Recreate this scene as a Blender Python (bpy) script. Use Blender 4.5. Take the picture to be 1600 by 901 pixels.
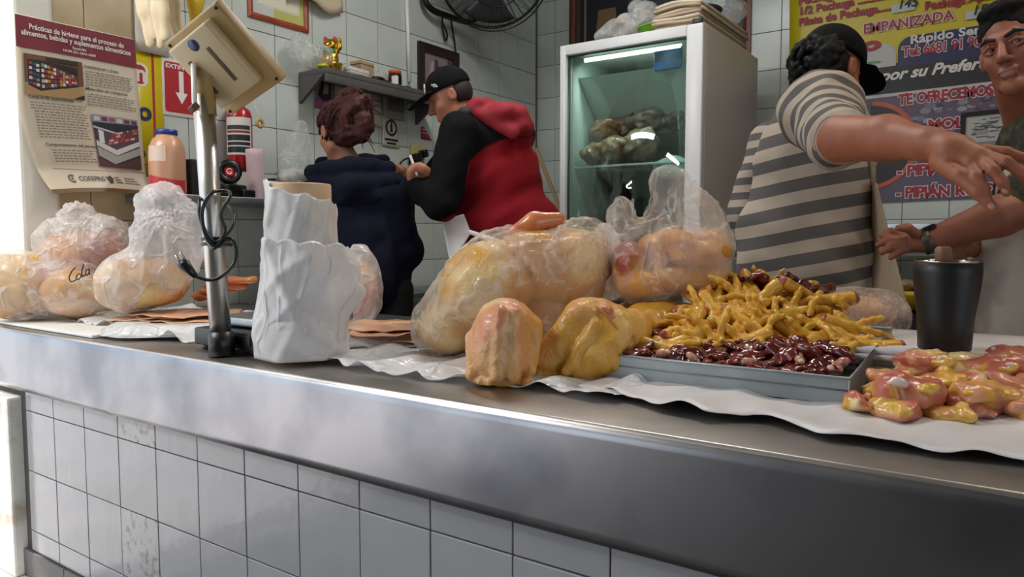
import bpy, bmesh, math, random
import numpy as np
from mathutils import Matrix, Vector
for _o in list(bpy.data.objects): bpy.data.objects.remove(_o)
SC = bpy.context.scene
COL = SC.collection
random.seed(7)
# ---------------------------------------------------------------- camera
FOC = 1155.0; CX, CY = 800.0, 450.5
CAM = np.array([0.0, 0.0, 1.20]); YAW = math.radians(34.7); PIT = math.radians(4.04)
FW = np.array([-math.sin(YAW)*math.cos(PIT), math.cos(YAW)*math.cos(PIT), -math.sin(PIT)])
RT = np.array([math.cos(YAW), math.sin(YAW), 0.0]); UP = np.cross(RT, FW)
cd = bpy.data.cameras.new('camera'); cd.sensor_width = 36.0; cd.lens = 36.0*FOC/1600.0
cd.clip_start = 0.02; cd.clip_end = 200
cam = bpy.data.objects.new('camera', cd); COL.objects.link(cam)
mm = Matrix.Identity(4)
for i in range(3):
    mm[i][0] = RT[i]; mm[i][1] = UP[i]; mm[i][2] = -FW[i]; mm[i][3] = CAM[i]
cam.matrix_world = mm
SC.camera = cam
# ---------------------------------------------------------------- world, light, exposure
SC.view_settings.view_transform = 'Standard'; SC.view_settings.look = 'None'
SC.view_settings.gamma = 1.0; SC.view_settings.exposure = -0.12
SC.view_settings.use_curve_mapping = False
wd = bpy.data.worlds.new('daylight'); SC.world = wd; wd.use_nodes = True
bg = wd.node_tree.nodes['Background']; bg.inputs[0].default_value = (0.80, 0.90, 1.0, 1); bg.inputs[1].default_value = 2.0
sl = bpy.data.lights.new('sun', 'SUN'); sl.energy = 8.5; sl.angle = 0.02; sl.color = (1.0, 0.95, 0.88)
so = bpy.data.objects.new('sun', sl); COL.objects.link(so)
so.rotation_euler = Vector((0.45, 0.16, -0.88)).to_track_quat('-Z', 'Y').to_euler()
SC.cycles.transparent_max_bounces = 20
SC.cycles.max_bounces = 8
SC.cycles.sample_clamp_indirect = 4.0
def area_light(name, loc, sx, sy, power, color, rot=(0, 0, 0)):
    l = bpy.data.lights.new(name, 'AREA'); l.shape = 'RECTANGLE'; l.size = sx; l.size_y = sy
    l.energy = power; l.color = color
    o = bpy.data.objects.new(name, l); COL.objects.link(o); o.location = loc; o.rotation_euler = rot
    return o
def W(px, py, D):
    return CAM + (FW + RT*(px-CX)/FOC - UP*(py-CY)/FOC)*D
def at(px, py, X=None, Y=None, Z=None):
    d = FW + RT*(px-CX)/FOC - UP*(py-CY)/FOC
    t = (X-CAM[0])/d[0] if X is not None else (Y-CAM[1])/d[1] if Y is not None else (Z-CAM[2])/d[2]
    return CAM + d*t
CT = 0.878      # counter top
XL = -3.15      # left wall plane
YB = 4.90       # back wall plane
PF = 0.22       # raised floor inside the stall
# ---------------------------------------------------------------- colour and materials
def lin(h):
    if not isinstance(h, str): return tuple(h)
    h = h.lstrip('#'); o = []
    for i in (0, 2, 4):
        c = int(h[i:i+2], 16)/255.0
        o.append(c/12.92 if c <= 0.04045 else ((c+0.055)/1.055)**2.4)
    return tuple(o)
MATS = {}
def mat(name, col, rough=0.5, metal=0.0, var=None, bump=None, attr=False, sss=0.0, coat=0.0, emit=0.0, stretch=None, spec=None, trans=0.0, aniso=0.0, stripe=None):
    if name in MATS: return MATS[name]
    m = bpy.data.materials.new(name); m.use_nodes = True
    nt = m.node_tree; N = nt.nodes; L = nt.links
    p = N['Principled BSDF']; c = (*lin(col), 1)
    p.inputs['Base Color'].default_value = c
    p.inputs['Roughness'].default_value = rough; p.inputs['Metallic'].default_value = metal
    if coat: p.inputs['Coat Weight'].default_value = coat; p.inputs['Coat Roughness'].default_value = 0.08
    if spec is not None: p.inputs['Specular IOR Level'].default_value = spec
    if trans: p.inputs['Transmission Weight'].default_value = trans
    if aniso: p.inputs['Anisotropic'].default_value = aniso
    if sss:
        p.inputs['Subsurface Weight'].default_value = sss; p.inputs['Subsurface Radius'].default_value = (0.012, 0.005, 0.003)
        p.inputs['Subsurface Scale'].default_value = 1.0
    if emit: p.inputs['Emission Color'].default_value = c; p.inputs['Emission Strength'].default_value = emit
    tc = N.new('ShaderNodeTexCoord'); src = tc.outputs['Object']
    if stretch:
        mp = N.new('ShaderNodeMapping'); mp.inputs['Scale'].default_value = stretch; L.new(src, mp.inputs[0]); src = mp.outputs[0]
    colout = None
    if attr:
        a = N.new('ShaderNodeAttribute'); a.attribute_name = 'Col'; colout = a.outputs['Color']
    if stripe:
        a = N.new('ShaderNodeAttribute'); a.attribute_name = 'stripe'
        fr = N.new('ShaderNodeMath'); fr.operation = 'FRACT'; L.new(a.outputs['Fac'], fr.inputs[0])
        gt = N.new('ShaderNodeMath'); gt.operation = 'GREATER_THAN'; gt.inputs[1].default_value = 0.5; L.new(fr.outputs[0], gt.inputs[0])
        mx = N.new('ShaderNodeMix'); mx.data_type = 'RGBA'; mx.inputs[6].default_value = c; mx.inputs[7].default_value = (*lin(stripe), 1)
        L.new(gt.outputs[0], mx.inputs[0]); colout = mx.outputs[2]
    if var:
        nz = N.new('ShaderNodeTexNoise'); nz.inputs['Scale'].default_value = var[0]; nz.inputs['Detail'].default_value = 6
        L.new(src, nz.inputs['Vector'])
        rp = N.new('ShaderNodeMapRange'); lo, hi = (var[2] if len(var) > 2 else (0.35, 0.65))
        rp.inputs[1].default_value = lo; rp.inputs[2].default_value = hi; L.new(nz.outputs[0], rp.inputs[0])
        mx = N.new('ShaderNodeMix'); mx.data_type = 'RGBA'; mx.inputs[6].default_value = c; mx.inputs[7].default_value = (*lin(var[1]), 1)
        if colout is not None: L.new(colout, mx.inputs[6])
        if len(var) > 3:
            ml = N.new('ShaderNodeMath'); ml.operation = 'MULTIPLY'; ml.inputs[1].default_value = var[3]; L.new(rp.outputs[0], ml.inputs[0]); L.new(ml.outputs[0], mx.inputs[0])
        else: L.new(rp.outputs[0], mx.inputs[0])
        colout = mx.outputs[2]
    if colout is not None: L.new(colout, p.inputs['Base Color'])
    if bump:
        nz = N.new('ShaderNodeTexNoise'); nz.inputs['Scale'].default_value = bump[0]; nz.inputs['Detail'].default_value = 4
        L.new(src, nz.inputs['Vector'])
        b = N.new('ShaderNodeBump'); b.inputs['Strength'].default_value = bump[1]; b.inputs['Distance'].default_value = bump[2] if len(bump) > 2 else 0.004
        L.new(nz.outputs[0], b.inputs['Height']); L.new(b.outputs[0], p.inputs['Normal'])
    MATS[name] = m
    return m
def film(name, col, lo, hi, scale=14, rough=0.22, stretch=(1, 1, 1), bump=0.6, tl=0.35, crease=0.3):
    """thin plastic film: lets part of the light through, milky where it creases"""
    if name in MATS: return MATS[name]
    m = bpy.data.materials.new(name); m.use_nodes = True
    nt = m.node_tree; N = nt.nodes; L = nt.links; N.clear()
    out = N.new('ShaderNodeOutputMaterial')
    tc = N.new('ShaderNodeTexCoord'); mp = N.new('ShaderNodeMapping'); mp.inputs['Scale'].default_value = stretch
    L.new(tc.outputs['Object'], mp.inputs[0])
    nz = N.new('ShaderNodeTexNoise'); nz.inputs['Scale'].default_value = scale; nz.inputs['Detail'].default_value = 5; nz.inputs['Distortion'].default_value = 0.8
    L.new(mp.outputs[0], nz.inputs['Vector'])
    mr = N.new('ShaderNodeMapRange'); mr.inputs[1].default_value = 0.35; mr.inputs[2].default_value = 0.68; mr.inputs[3].default_value = lo; mr.inputs[4].default_value = hi
    L.new(nz.outputs[0], mr.inputs[0])
    n2 = N.new('ShaderNodeTexNoise'); n2.inputs['Scale'].default_value = scale*1.1; n2.inputs['Detail'].default_value = 2.5; n2.inputs['Distortion'].default_value = 0.5; L.new(mp.outputs[0], n2.inputs['Vector'])
    sb = N.new('ShaderNodeMath'); sb.operation = 'SUBTRACT'; sb.inputs[1].default_value = 0.5; L.new(n2.outputs[0], sb.inputs[0])
    ab = N.new('ShaderNodeMath'); ab.operation = 'ABSOLUTE'; L.new(sb.outputs[0], ab.inputs[0])
    cl = N.new('ShaderNodeMapRange'); cl.inputs[1].default_value = 0.0; cl.inputs[2].default_value = 0.05; cl.inputs[3].default_value = 1.0; cl.inputs[4].default_value = 0.0; L.new(ab.outputs[0], cl.inputs[0])
    ad = N.new('ShaderNodeMath'); ad.operation = 'MULTIPLY_ADD'; ad.inputs[1].default_value = crease; L.new(cl.outputs[0], ad.inputs[0]); L.new(mr.outputs[0], ad.inputs[2]); ad.use_clamp = True
    mr = ad
    hs = N.new('ShaderNodeMath'); hs.operation = 'MULTIPLY_ADD'; hs.inputs[1].default_value = 0.8; L.new(cl.outputs[0], hs.inputs[0]); L.new(nz.outputs[0], hs.inputs[2])
    bp = N.new('ShaderNodeBump'); bp.inputs['Strength'].default_value = bump; bp.inputs['Distance'].default_value = 0.006
    L.new(hs.outputs[0], bp.inputs['Height'])
    p = N.new('ShaderNodeBsdfPrincipled'); p.inputs['Base Color'].default_value = (*lin(col), 1); p.inputs['Roughness'].default_value = rough
    L.new(bp.outputs[0], p.inputs['Normal'])
    t = N.new('ShaderNodeBsdfTranslucent'); t.inputs[0].default_value = (*lin(col), 1); L.new(bp.outputs[0], t.inputs['Normal'])
    m1 = N.new('ShaderNodeMixShader'); m1.inputs[0].default_value = tl; L.new(p.outputs[0], m1.inputs[1]); L.new(t.outputs[0], m1.inputs[2])
    tr = N.new('ShaderNodeBsdfTransparent'); tr.inputs[0].default_value = (1, 1, 1, 1)
    m2 = N.new('ShaderNodeMixShader'); L.new(mr.outputs[0], m2.inputs[0]); L.new(tr.outputs[0], m2.inputs[1]); L.new(m1.outputs[0], m2.inputs[2])
    L.new(m2.outputs[0], out.inputs[0])
    MATS[name] = m
    return m
# ---------------------------------------------------------------- objects
BASE = {}
def base(o):
    while o is not None and o.name not in BASE: o = o.parent
    return BASE[o.name] if o is not None else np.zeros(3)
def thing(name, label, cat, loc=(0, 0, 0), rot=(0, 0, 0), group=None, local=False):
    o = bpy.data.objects.new(name, None); COL.objects.link(o); o.empty_display_size = 0.05
    o.location = [float(x) for x in loc]; o.rotation_euler = rot
    BASE[o.name] = np.zeros(3) if local else np.array(loc, float)
    return tag(o, label, cat, group)
def tag(o, label=None, cat=None, group=None, kind=None):
    if label: o['label'] = label
    if cat: o['category'] = cat
    if group: o['group'] = group
    if kind: o['kind'] = kind
    return o
def mesh(name, V, F, smooth=True, col=None, attrs=None):
    V = np.asarray(V, np.float32); me = bpy.data.meshes.new(name)
    if isinstance(F, np.ndarray):
        n = len(F); k = F.shape[1]
        me.vertices.add(len(V)); me.vertices.foreach_set('co', V.ravel())
        me.loops.add(n*k); me.loops.foreach_set('vertex_index', F.astype(np.int32).ravel())
        me.polygons.add(n); me.polygons.foreach_set('loop_start', np.arange(0, n*k, k, dtype=np.int32))
        me.update(calc_edges=True)
    else:
        me.from_pydata([tuple(map(float, v)) for v in V], [], F); me.update()
    me.polygons.foreach_set('use_smooth', np.full(len(me.polygons), smooth, dtype=bool))
    if col is not None:
        a = me.color_attributes.new('Col', 'FLOAT_COLOR', 'POINT')
        c = np.ones((len(V), 4), np.float32); c[:, :3] = col; a.data.foreach_set('color', c.ravel())
    for k, v in (attrs or {}).items():
        a = me.attributes.new(k, 'FLOAT', 'POINT'); a.data.foreach_set('value', np.asarray(v, np.float32))
    return me
def link(name, me, m, parent=None):
    o = bpy.data.objects.new(name, me); COL.objects.link(o)
    if m is not None: me.materials.clear(); me.materials.append(m)
    if parent is not None: o.parent = parent
    return o
def part(name, V, F, m, parent, smooth=True, col=None, attrs=None, label=None):
    """mesh given in world coordinates, stored relative to its thing"""
    V = np.asarray(V, float) - base(parent)
    o = link(name, mesh(name, V, F, smooth, col, attrs), m, parent)
    if label: o['label'] = label
    return o
def solo(name, V, F, m, label, cat, group=None, smooth=True, col=None, loc=None, attrs=None):
    """a thing that is one mesh, world coordinates in; its origin sits at its base"""
    V = np.asarray(V, float)
    if loc is None: loc = np.array([(V[:, 0].min()+V[:, 0].max())/2, (V[:, 1].min()+V[:, 1].max())/2, V[:, 2].min()])
    o = link(name, mesh(name, V-loc, F, smooth, col, attrs), m); o.location = [float(x) for x in loc]
    BASE[o.name] = np.array(loc, float)
    return tag(o, label, cat, group)
def struct(name, V, F, m, smooth=False, label=None):
    o = link(name, mesh(name, V, F, smooth), m); o['kind'] = 'structure'
    BASE[o.name] = np.zeros(3)
    if label: o['label'] = label
    return o
# ---------------------------------------------------------------- shape kit (all return V, F)
def join(*vf):
    Vs, Fs, n = [], [], 0
    for V, F in vf:
        V = np.asarray(V, float); Vs.append(V); Fs += [tuple(int(i)+n for i in f) for f in F]; n += len(V)
    return np.concatenate(Vs), Fs
def frame(d, upv=(0, 0, 1)):
    d = np.array(d, float); d /= np.linalg.norm(d); u = np.array(upv, float)
    if abs(d@u/np.linalg.norm(u)) > 0.98: u = np.array((1.0, 0, 0))
    x = np.cross(u, d); x /= np.linalg.norm(x); y = np.cross(d, x)
    return np.stack([x, y, d], 1)          # columns: side, up, along
def boxv(c, s, R=None, bev=0.0):
    """box centred c, full size s; bevelled edges when bev > 0"""
    bm = bmesh.new(); bmesh.ops.create_cube(bm, size=1.0)
    for v in bm.verts: v.co = Vector((v.co.x*s[0], v.co.y*s[1], v.co.z*s[2]))
    if bev > 0: bmesh.ops.bevel(bm, geom=bm.edges[:], offset=min(bev, min(s)*0.45), segments=2, affect='EDGES', profile=0.6)
    V = np.array([v.co[:] for v in bm.verts]); bm.verts.index_update(); F = [tuple(v.index for v in f.verts) for f in bm.faces]; bm.free()
    if R is not None: V = V@np.asarray(R).T
    return V+np.array(c), F
def box2(lo, hi, bev=0.0):
    lo = np.array(lo, float); hi = np.array(hi, float)
    return boxv((lo+hi)/2, hi-lo, None, bev)
def lathe(prof, n=24, c=(0, 0, 0), R=None, wob=None):
    """profile [(r, z)...] turned about z"""
    V = []; F = []
    for r, z in prof:
        for k in range(n):
            a = 2*math.pi*k/n; rr = r*(1+(wob(a, z) if wob else 0)); V.append((rr*math.cos(a), rr*math.sin(a), z))
    m = len(prof)
    for i in range(m-1):
        for k in range(n):
            F.append((i*n+k, i*n+(k+1) % n, (i+1)*n+(k+1) % n, (i+1)*n+k))
    F.append(tuple(range(n-1, -1, -1))); F.append(tuple((m-1)*n+k for k in range(n)))
    V = np.array(V, float)
    if R is not None: V = V@np.asarray(R).T
    return V+np.array(c), F
def tube(pts, r, n=8, cap=True):
    P = np.array(pts, float); m = len(P); rs = np.full(m, r) if np.isscalar(r) else np.array(r)
    V = []; F = []; prev = None
    for i in range(m):
        t = P[min(i+1, m-1)]-P[max(i-1, 0)]; t /= np.linalg.norm(t)+1e-12
        if prev is None: Rm = frame(t); x = Rm[:, 0]
        else: x = prev-t*(prev@t); x /= np.linalg.norm(x)
        y = np.cross(t, x); prev = x
        for k in range(n):
            a = 2*math.pi*k/n; V.append(P[i]+rs[i]*(x*math.cos(a)+y*math.sin(a)))
    for i in range(m-1):
        for k in range(n): F.append((i*n+k, i*n+(k+1) % n, (i+1)*n+(k+1) % n, (i+1)*n+k))
    if cap: F.append(tuple(range(n-1, -1, -1))); F.append(tuple((m-1)*n+k for k in range(n)))
    return np.array(V), F
def spline(pts, n=8):
    P = [np.array(p, float) for p in pts]; P = [2*P[0]-P[1]]+P+[2*P[-1]-P[-2]]; o = []
    for i in range(1, len(P)-2):
        a, b, c, d = P[i-1:i+3]
        for k in range(n):
            t = k/n; o.append(0.5*((2*b)+(c-a)*t+(2*a-5*b+4*c-d)*t*t+(3*b-3*c+d-a)*t**3))
    o.append(P[-2]); return np.array(o)
def grid(fn, nu, nv):
    """surface sheet fn(u, v) over the unit square"""
    V = [fn(i/nu, j/nv) for j in range(nv+1) for i in range(nu+1)]
    F = np.array([(j*(nu+1)+i, j*(nu+1)+i+1, (j+1)*(nu+1)+i+1, (j+1)*(nu+1)+i) for j in range(nv) for i in range(nu)])
    return np.array(V, float), F
def thick(V, F, t):
    """give a sheet a real thickness t"""
    V = np.asarray(V, float); F = [tuple(map(int, f)) for f in F]; n = len(V)
    nr = np.zeros_like(V)
    for f in F:
        q = np.cross(V[f[1]]-V[f[0]], V[f[2]]-V[f[0]])
        for i in f: nr[i] += q
    nr /= np.linalg.norm(nr, axis=1)[:, None]+1e-12
    E = {}
    for f in F:
        for a, b in zip(f, f[1:]+f[:1]): E[(a, b)] = 1
    G = list(F)+[tuple(i+n for i in f[::-1]) for f in F]
    for a, b in E:
        if (b, a) not in E: G.append((b, a, a+n, b+n))
    return np.concatenate([V, V-nr*t]), G
# ---------------------------------------------------------------- soft solid kit: distance fields and a surface-net mesher
class Sd:
    def __init__(s, f, lo, hi): s.f = f; s.lo = np.array(lo, float); s.hi = np.array(hi, float)
def cap(a, b, ra, rb=None):
    a = np.array(a, float); b = np.array(b, float); rb = ra if rb is None else rb; d = b-a; dd = float(d@d)+1e-12; r = max(ra, rb)
    def f(P):
        q = P-a.astype(np.float32); h = np.clip(q@d.astype(np.float32)/dd, 0, 1)
        return np.linalg.norm(q-h[:, None]*d.astype(np.float32), axis=1)-(ra+(rb-ra)*h)
    return Sd(f, np.minimum(a, b)-r, np.maximum(a, b)+r)
def ell(c, r, R=None):
    c = np.array(c, float); r = np.array(r if np.ndim(r) else (r, r, r), float); m = r.max() if R is not None else r
    def f(P):
        q = P-c.astype(np.float32)
        if R is not None: q = q@np.asarray(R, np.float32)
        a = np.linalg.norm(q/r.astype(np.float32), axis=1); b = np.linalg.norm(q/(r*r).astype(np.float32), axis=1)
        return a*(a-1)/np.maximum(b, 1e-6)
    return Sd(f, c-m, c+m)
def rbox(c, h, rad, R=None):
    c = np.array(c, float); h = np.array(h, float); m = np.linalg.norm(h)+rad if R is not None else h+rad
    def f(P):
        q = P-c.astype(np.float32)
        if R is not None: q = q@np.asarray(R, np.float32)
        q = np.abs(q)-h.astype(np.float32)
        return np.linalg.norm(np.maximum(q, 0), axis=1)+np.minimum(q.max(1), 0)-rad
    return Sd(f, c-m, c+m)
def flat(s):
    o = []
    for y in s: o += flat(y) if isinstance(y, (list, tuple)) else [y]
    return o
def U(k, *s):
    s = flat(s)
    def f(P):
        v = s[0].f(P)
        for x in s[1:]:
            w = x.f(P)
            if k > 0:
                h = np.clip(0.5+0.5*(w-v)/k, 0, 1); v = w+(v-w)*h-k*h*(1-h)
            else: v = np.minimum(v, w)
        return v
    return Sd(f, np.min([x.lo for x in s], 0)-k*0.3, np.max([x.hi for x in s], 0)+k*0.3)
def cut(k, a, *bs):
    def f(P):
        v = a.f(P)
        for b in bs:
            w = -b.f(P)
            if k > 0: h = np.clip(0.5-0.5*(w-v)/k, 0, 1); v = w+(v-w)*h+k*h*(1-h)
            else: v = np.maximum(v, w)
        return v
    return Sd(f, a.lo, a.hi)
def clipz(a, z):
    return Sd(lambda P: np.maximum(a.f(P), z-P[:, 2]), np.array([a.lo[0], a.lo[1], max(a.lo[2], z-0.01)]), a.hi)
def clip(a, p, n):
    p = np.array(p, np.float32); n = np.array(n, np.float32)
    return Sd(lambda P: np.maximum(a.f(P), (P-p)@n), a.lo, a.hi)
def grow(a, d): return Sd(lambda P: a.f(P)-d, a.lo-d, a.hi+d)
def wave(a, amp, freq, seed=0, stretch=(1, 1, 1), n=5):
    rg = np.random.RandomState(seed); ds = rg.normal(size=(n, 3)); ds /= np.linalg.norm(ds, axis=1)[:, None]; ds = ds*np.array(stretch)
    fr = freq*rg.uniform(0.6, 1.6, n); ph = rg.uniform(0, 6.28, n)
    def f(P):
        v = a.f(P); w = np.zeros(len(P), np.float32)
        for d, q, h in zip(ds, fr, ph): w += np.sin(P@(d*q).astype(np.float32)+h+1.3*np.sin(P@np.roll(d, 1).astype(np.float32)*q*0.7))
        return v+amp*w/n**0.5
    return Sd(f, a.lo-amp*2, a.hi+amp*2)
def vnoise(P, freq, seed=0, n=6):
    rg = np.random.RandomState(seed); ds = rg.normal(size=(n, 3)); ds /= np.linalg.norm(ds, axis=1)[:, None]; fr = freq*rg.uniform(0.5, 1.7, n); ph = rg.uniform(0, 6.28, n)
    w = np.zeros(len(P))
    for d, q, h in zip(ds, fr, ph): w += np.sin(P@(d*q)+h+1.5*np.sin(P@np.roll(d, 1)*q*0.8+h))
    return np.clip(0.5+0.5*w/n**0.5, 0, 1)
def net(sd, h):
    lo = sd.lo-2.5*h; n = np.ceil((sd.hi+2.5*h-lo)/h).astype(int)+1
    ax = [(lo[i]+h*np.arange(n[i])).astype(np.float32) for i in range(3)]
    B = 6; nb = -(-n//B); v = np.empty(n, np.float32); half = 0.5*(B-1)*h*1.7321
    cen = [lo[i]+h*(np.minimum(np.arange(nb[i])*B+(B-1)/2, n[i]-1)) for i in range(3)]
    cp = np.stack(np.meshgrid(*cen, indexing='ij'), -1).reshape(-1, 3).astype(np.float32); cvv = sd.f(cp).reshape(nb)
    near = np.abs(cvv) < half*2.2+0.02
    big = np.repeat(np.repeat(np.repeat(cvv, B, 0), B, 1), B, 2)[:n[0], :n[1], :n[2]]; nm = np.repeat(np.repeat(np.repeat(near, B, 0), B, 1), B, 2)[:n[0], :n[1], :n[2]]
    v = big.astype(np.float32).copy(); ii = np.argwhere(nm)
    for q in range(0, len(ii), 400000):
        j = ii[q:q+400000]; v[j[:, 0], j[:, 1], j[:, 2]] = sd.f((lo+h*j).astype(np.float32))
    v = np.where(np.abs(v) < 1e-7, 1e-7, v); s = v < 0
    c = n-1; offs = [(i, j, k) for i in (0, 1) for j in (0, 1) for k in (0, 1)]
    cs = np.stack([s[o[0]:o[0]+c[0], o[1]:o[1]+c[1], o[2]:o[2]+c[2]] for o in offs])
    cnt = cs.sum(0); act = (cnt > 0) & (cnt < 8); idx = np.argwhere(act)
    vid = -np.ones(c, int); vid[act] = np.arange(len(idx))
    cv = np.stack([v[idx[:, 0]+o[0], idx[:, 1]+o[1], idx[:, 2]+o[2]] for o in offs])
    acc = np.zeros((len(idx), 3)); ct = np.zeros(len(idx))
    for a in range(8):
        for b in range(a+1, 8):
            if sum(x != y for x, y in zip(offs[a], offs[b])) != 1: continue
            cr = (cv[a] < 0) != (cv[b] < 0); t = np.where(cr, cv[a]/np.where(cr, cv[a]-cv[b], 1), 0)
            acc += cr[:, None]*(np.array(offs[a])+t[:, None]*(np.array(offs[b])-np.array(offs[a]))); ct += cr
    V = lo+h*(idx+acc/np.maximum(ct, 1)[:, None])
    Fs = []
    for axx in range(3):
        b, d = (axx+1) % 3, (axx+2) % 3
        sl0 = [slice(None)]*3; sl1 = [slice(None)]*3; sl0[axx] = slice(0, -1); sl1[axx] = slice(1, None)
        s0 = s[tuple(sl0)]; s1 = s[tuple(sl1)]; e = np.argwhere(s0 != s1)
        e = e[(e[:, b] > 0) & (e[:, d] > 0) & (e[:, b] < c[b]) & (e[:, d] < c[d])]
        if not len(e): continue
        fl = s0[e[:, 0], e[:, 1], e[:, 2]]
        q = []
        for ob, od in ((-1, -1), (0, -1), (0, 0), (-1, 0)):
            g = e.copy(); g[:, b] += ob; g[:, d] += od; q.append(vid[g[:, 0], g[:, 1], g[:, 2]])
        q = np.stack(q, 1); q[~fl] = q[~fl][:, ::-1]; Fs.append(q)
    F = np.concatenate(Fs); F = F[(F >= 0).all(1)]
    return V, F
def rotm(rx=0, ry=0, rz=0):
    return np.array(Matrix.Rotation(rz, 3, 'Z')@Matrix.Rotation(ry, 3, 'Y')@Matrix.Rotation(rx, 3, 'X'))
CR = np.stack([RT, FW, UP], 1)     # picture-aligned frame: right, into the scene, up
def pe(px, py, D, rx, ry, rz, R=None):   # ellipsoid; radii rx, rz in picture pixels at depth D, ry in metres
    return ell(W(px, py, D), (rx*D/FOC, ry, rz*D/FOC), CR if R is None else R)
def pc(a, b, ra, rb=None):               # capsule between (px, py, D) points; radii in pixels
    rb = ra if rb is None else rb
    return cap(W(*a), W(*b), ra*a[2]/FOC, rb*b[2]/FOC)
def chain(pts, rs):
    return [pc(pts[i], pts[i+1], rs[i], rs[i+1]) for i in range(len(pts)-1)]
# ---------------------------------------------------------------- flat print and lettering laid on a surface
def text_vf(body, size, bold=0.0, shear=0.0, align='LEFT', sx=1.0):
    c = bpy.data.curves.new('lettering', 'FONT'); c.body = body; c.size = size; c.offset = bold; c.shear = shear; c.align_x = align; c.resolution_u = 3
    o = bpy.data.objects.new('lettering', c); me = bpy.data.meshes.new_from_object(o)
    V = np.array([v.co[:] for v in me.vertices]) if len(me.vertices) else np.zeros((0, 3)); F = [tuple(p.vertices) for p in me.polygons]
    bpy.data.objects.remove(o); bpy.data.curves.remove(c); bpy.data.meshes.remove(me)
    if len(V): V[:, 0] *= sx
    return V, F
def flatmap(o, ux, uy, n):
    """map (u, v, lift) in metres to the plane at o"""
    o, ux, uy, n = [np.array(x, float) for x in (o, ux, uy, n)]
    return lambda P: o+P[:, :1]*ux+P[:, 1:2]*uy+P[:, 2:3]*n
def lettering(mp, body, u, v, size, m, parent, lift=0.0012, bold=0.0, shear=0.0, align='LEFT', sx=1.0, rot=0.0, name='lettering', width=None):
    V, F = text_vf(body, size, bold, shear, align, sx)
    if not len(V): return None
    if width:
        V[:, 0] *= width/(V[:, 0].max()-V[:, 0].min())
    c, s = math.cos(rot), math.sin(rot)
    P = np.stack([u+V[:, 0]*c-V[:, 1]*s, v+V[:, 0]*s+V[:, 1]*c, np.full(len(V), lift)], 1)
    return part(name, mp(P), F, m, parent, smooth=False)
def prints(mp, polys, parent, name='printed_picture', lift=0.0008, m=None, step=0.00003):
    """polys: list of (colour, [(u, v)...]); later ones lie on top"""
    V, F, C = [], [], []
    for i, (c, q) in enumerate(polys):
        n = len(V); V += [(a, b, lift+step*i) for a, b in q]; F.append(tuple(range(n, n+len(q)))); C += [lin(c)]*len(q)
    return part(name, mp(np.array(V, float)), F, m or mat('print_ink', '#ffffff', 0.45, attr=True), parent, smooth=False, col=np.array(C))
def rect(u0, v0, u1, v1): return [(u0, v0), (u1, v0), (u1, v1), (u0, v1)]
def rrect(u0, v0, u1, v1, r, corners='abcd'):
    o = []
    for key, cx, cy, a0 in (('a', u0+r, v0+r, 180), ('b', u1-r, v0+r, 270), ('c', u1-r, v1-r, 0), ('d', u0+r, v1-r, 90)):
        if key in corners: o += [(cx+r*math.cos(math.radians(a0+t)), cy+r*math.sin(math.radians(a0+t))) for t in range(0, 91, 15)]
        else: o.append({'a': (u0, v0), 'b': (u1, v0), 'c': (u1, v1), 'd': (u0, v1)}[key])
    return o
def copy_tree(o, parent=None):
    c = o.copy(); COL.objects.link(c); c.parent = parent
    for ch in o.children: copy_tree(ch, c)
    return c
# ================================================================ THE SETTING
LW = flatmap((XL, 0, 0), (0, 1, 0), (0, 0, 1), (1, 0, 0))       # left wall: u = y, v = z
BW = flatmap((0, YB, 0), (1, 0, 0), (0, 0, 1), (0, -1, 0))      # back wall: u = x, v = z
M_grout = mat('grout', '#6d6c68', 0.9)
M_tile = mat('white_wall_tile', '#cdd3cd', 0.22, var=(2.0, '#bfc6bf'), bump=(6, 0.08, 0.003))
M_tile_cream = mat('cream_wall_tile', '#cdb997', 0.3, var=(5.0, '#b9a482'), bump=(9, 0.1, 0.003))
M_tile_front = mat('counter_tile', '#a6a5a9', 0.10, var=(1.6, '#9a999b'), bump=(16, 0.45, 0.004))
M_tile_worn = mat('worn_counter_tile', '#a6a5a6', 0.2, var=(38.0, '#6b685f', (0.52, 0.66), 0.75), bump=(14, 0.5, 0.004))
M_dark_tile = mat('dark_base_tile', '#4b4b4d', 0.5, var=(6, '#5d5b58'))
M_white_paint = mat('white_paint', '#efece4', 0.6, var=(3, '#e2ddd0'))
M_dirty_paint = mat('dirty_paint', '#efece4', 0.7, var=(7.0, '#b9a98f', (0.55, 0.75)))
M_ceiling = mat('ceiling_paint', '#9d9a92', 0.8)
M_conc = mat('concrete', '#77736c', 0.7, var=(4, '#5d5a55'), bump=(20, 0.2))
M_steel = mat('brushed_steel', '#a4a4a9', 0.30, 1.0, var=(2.6, '#7d8088', (0.42, 0.62)), bump=(4, 0.35, 0.004))  # darker blotches in the colour stand in for uneven reflections on the apron
M_steel_top = mat('worn_steel_top', '#bdb8b3', 0.36, 1.0, var=(3.2, '#928e89'), bump=(7, 0.12, 0.003))
M_steel_dull = mat('dull_sheet_steel', '#a6abad', 0.42, 1.0, var=(6, '#83898c'), bump=(12, 0.12, 0.002))
M_black = mat('black_plastic', '#0c0c0d', 0.35)
M_white_pl = mat('white_plastic', '#e8e6e0', 0.4)

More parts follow.
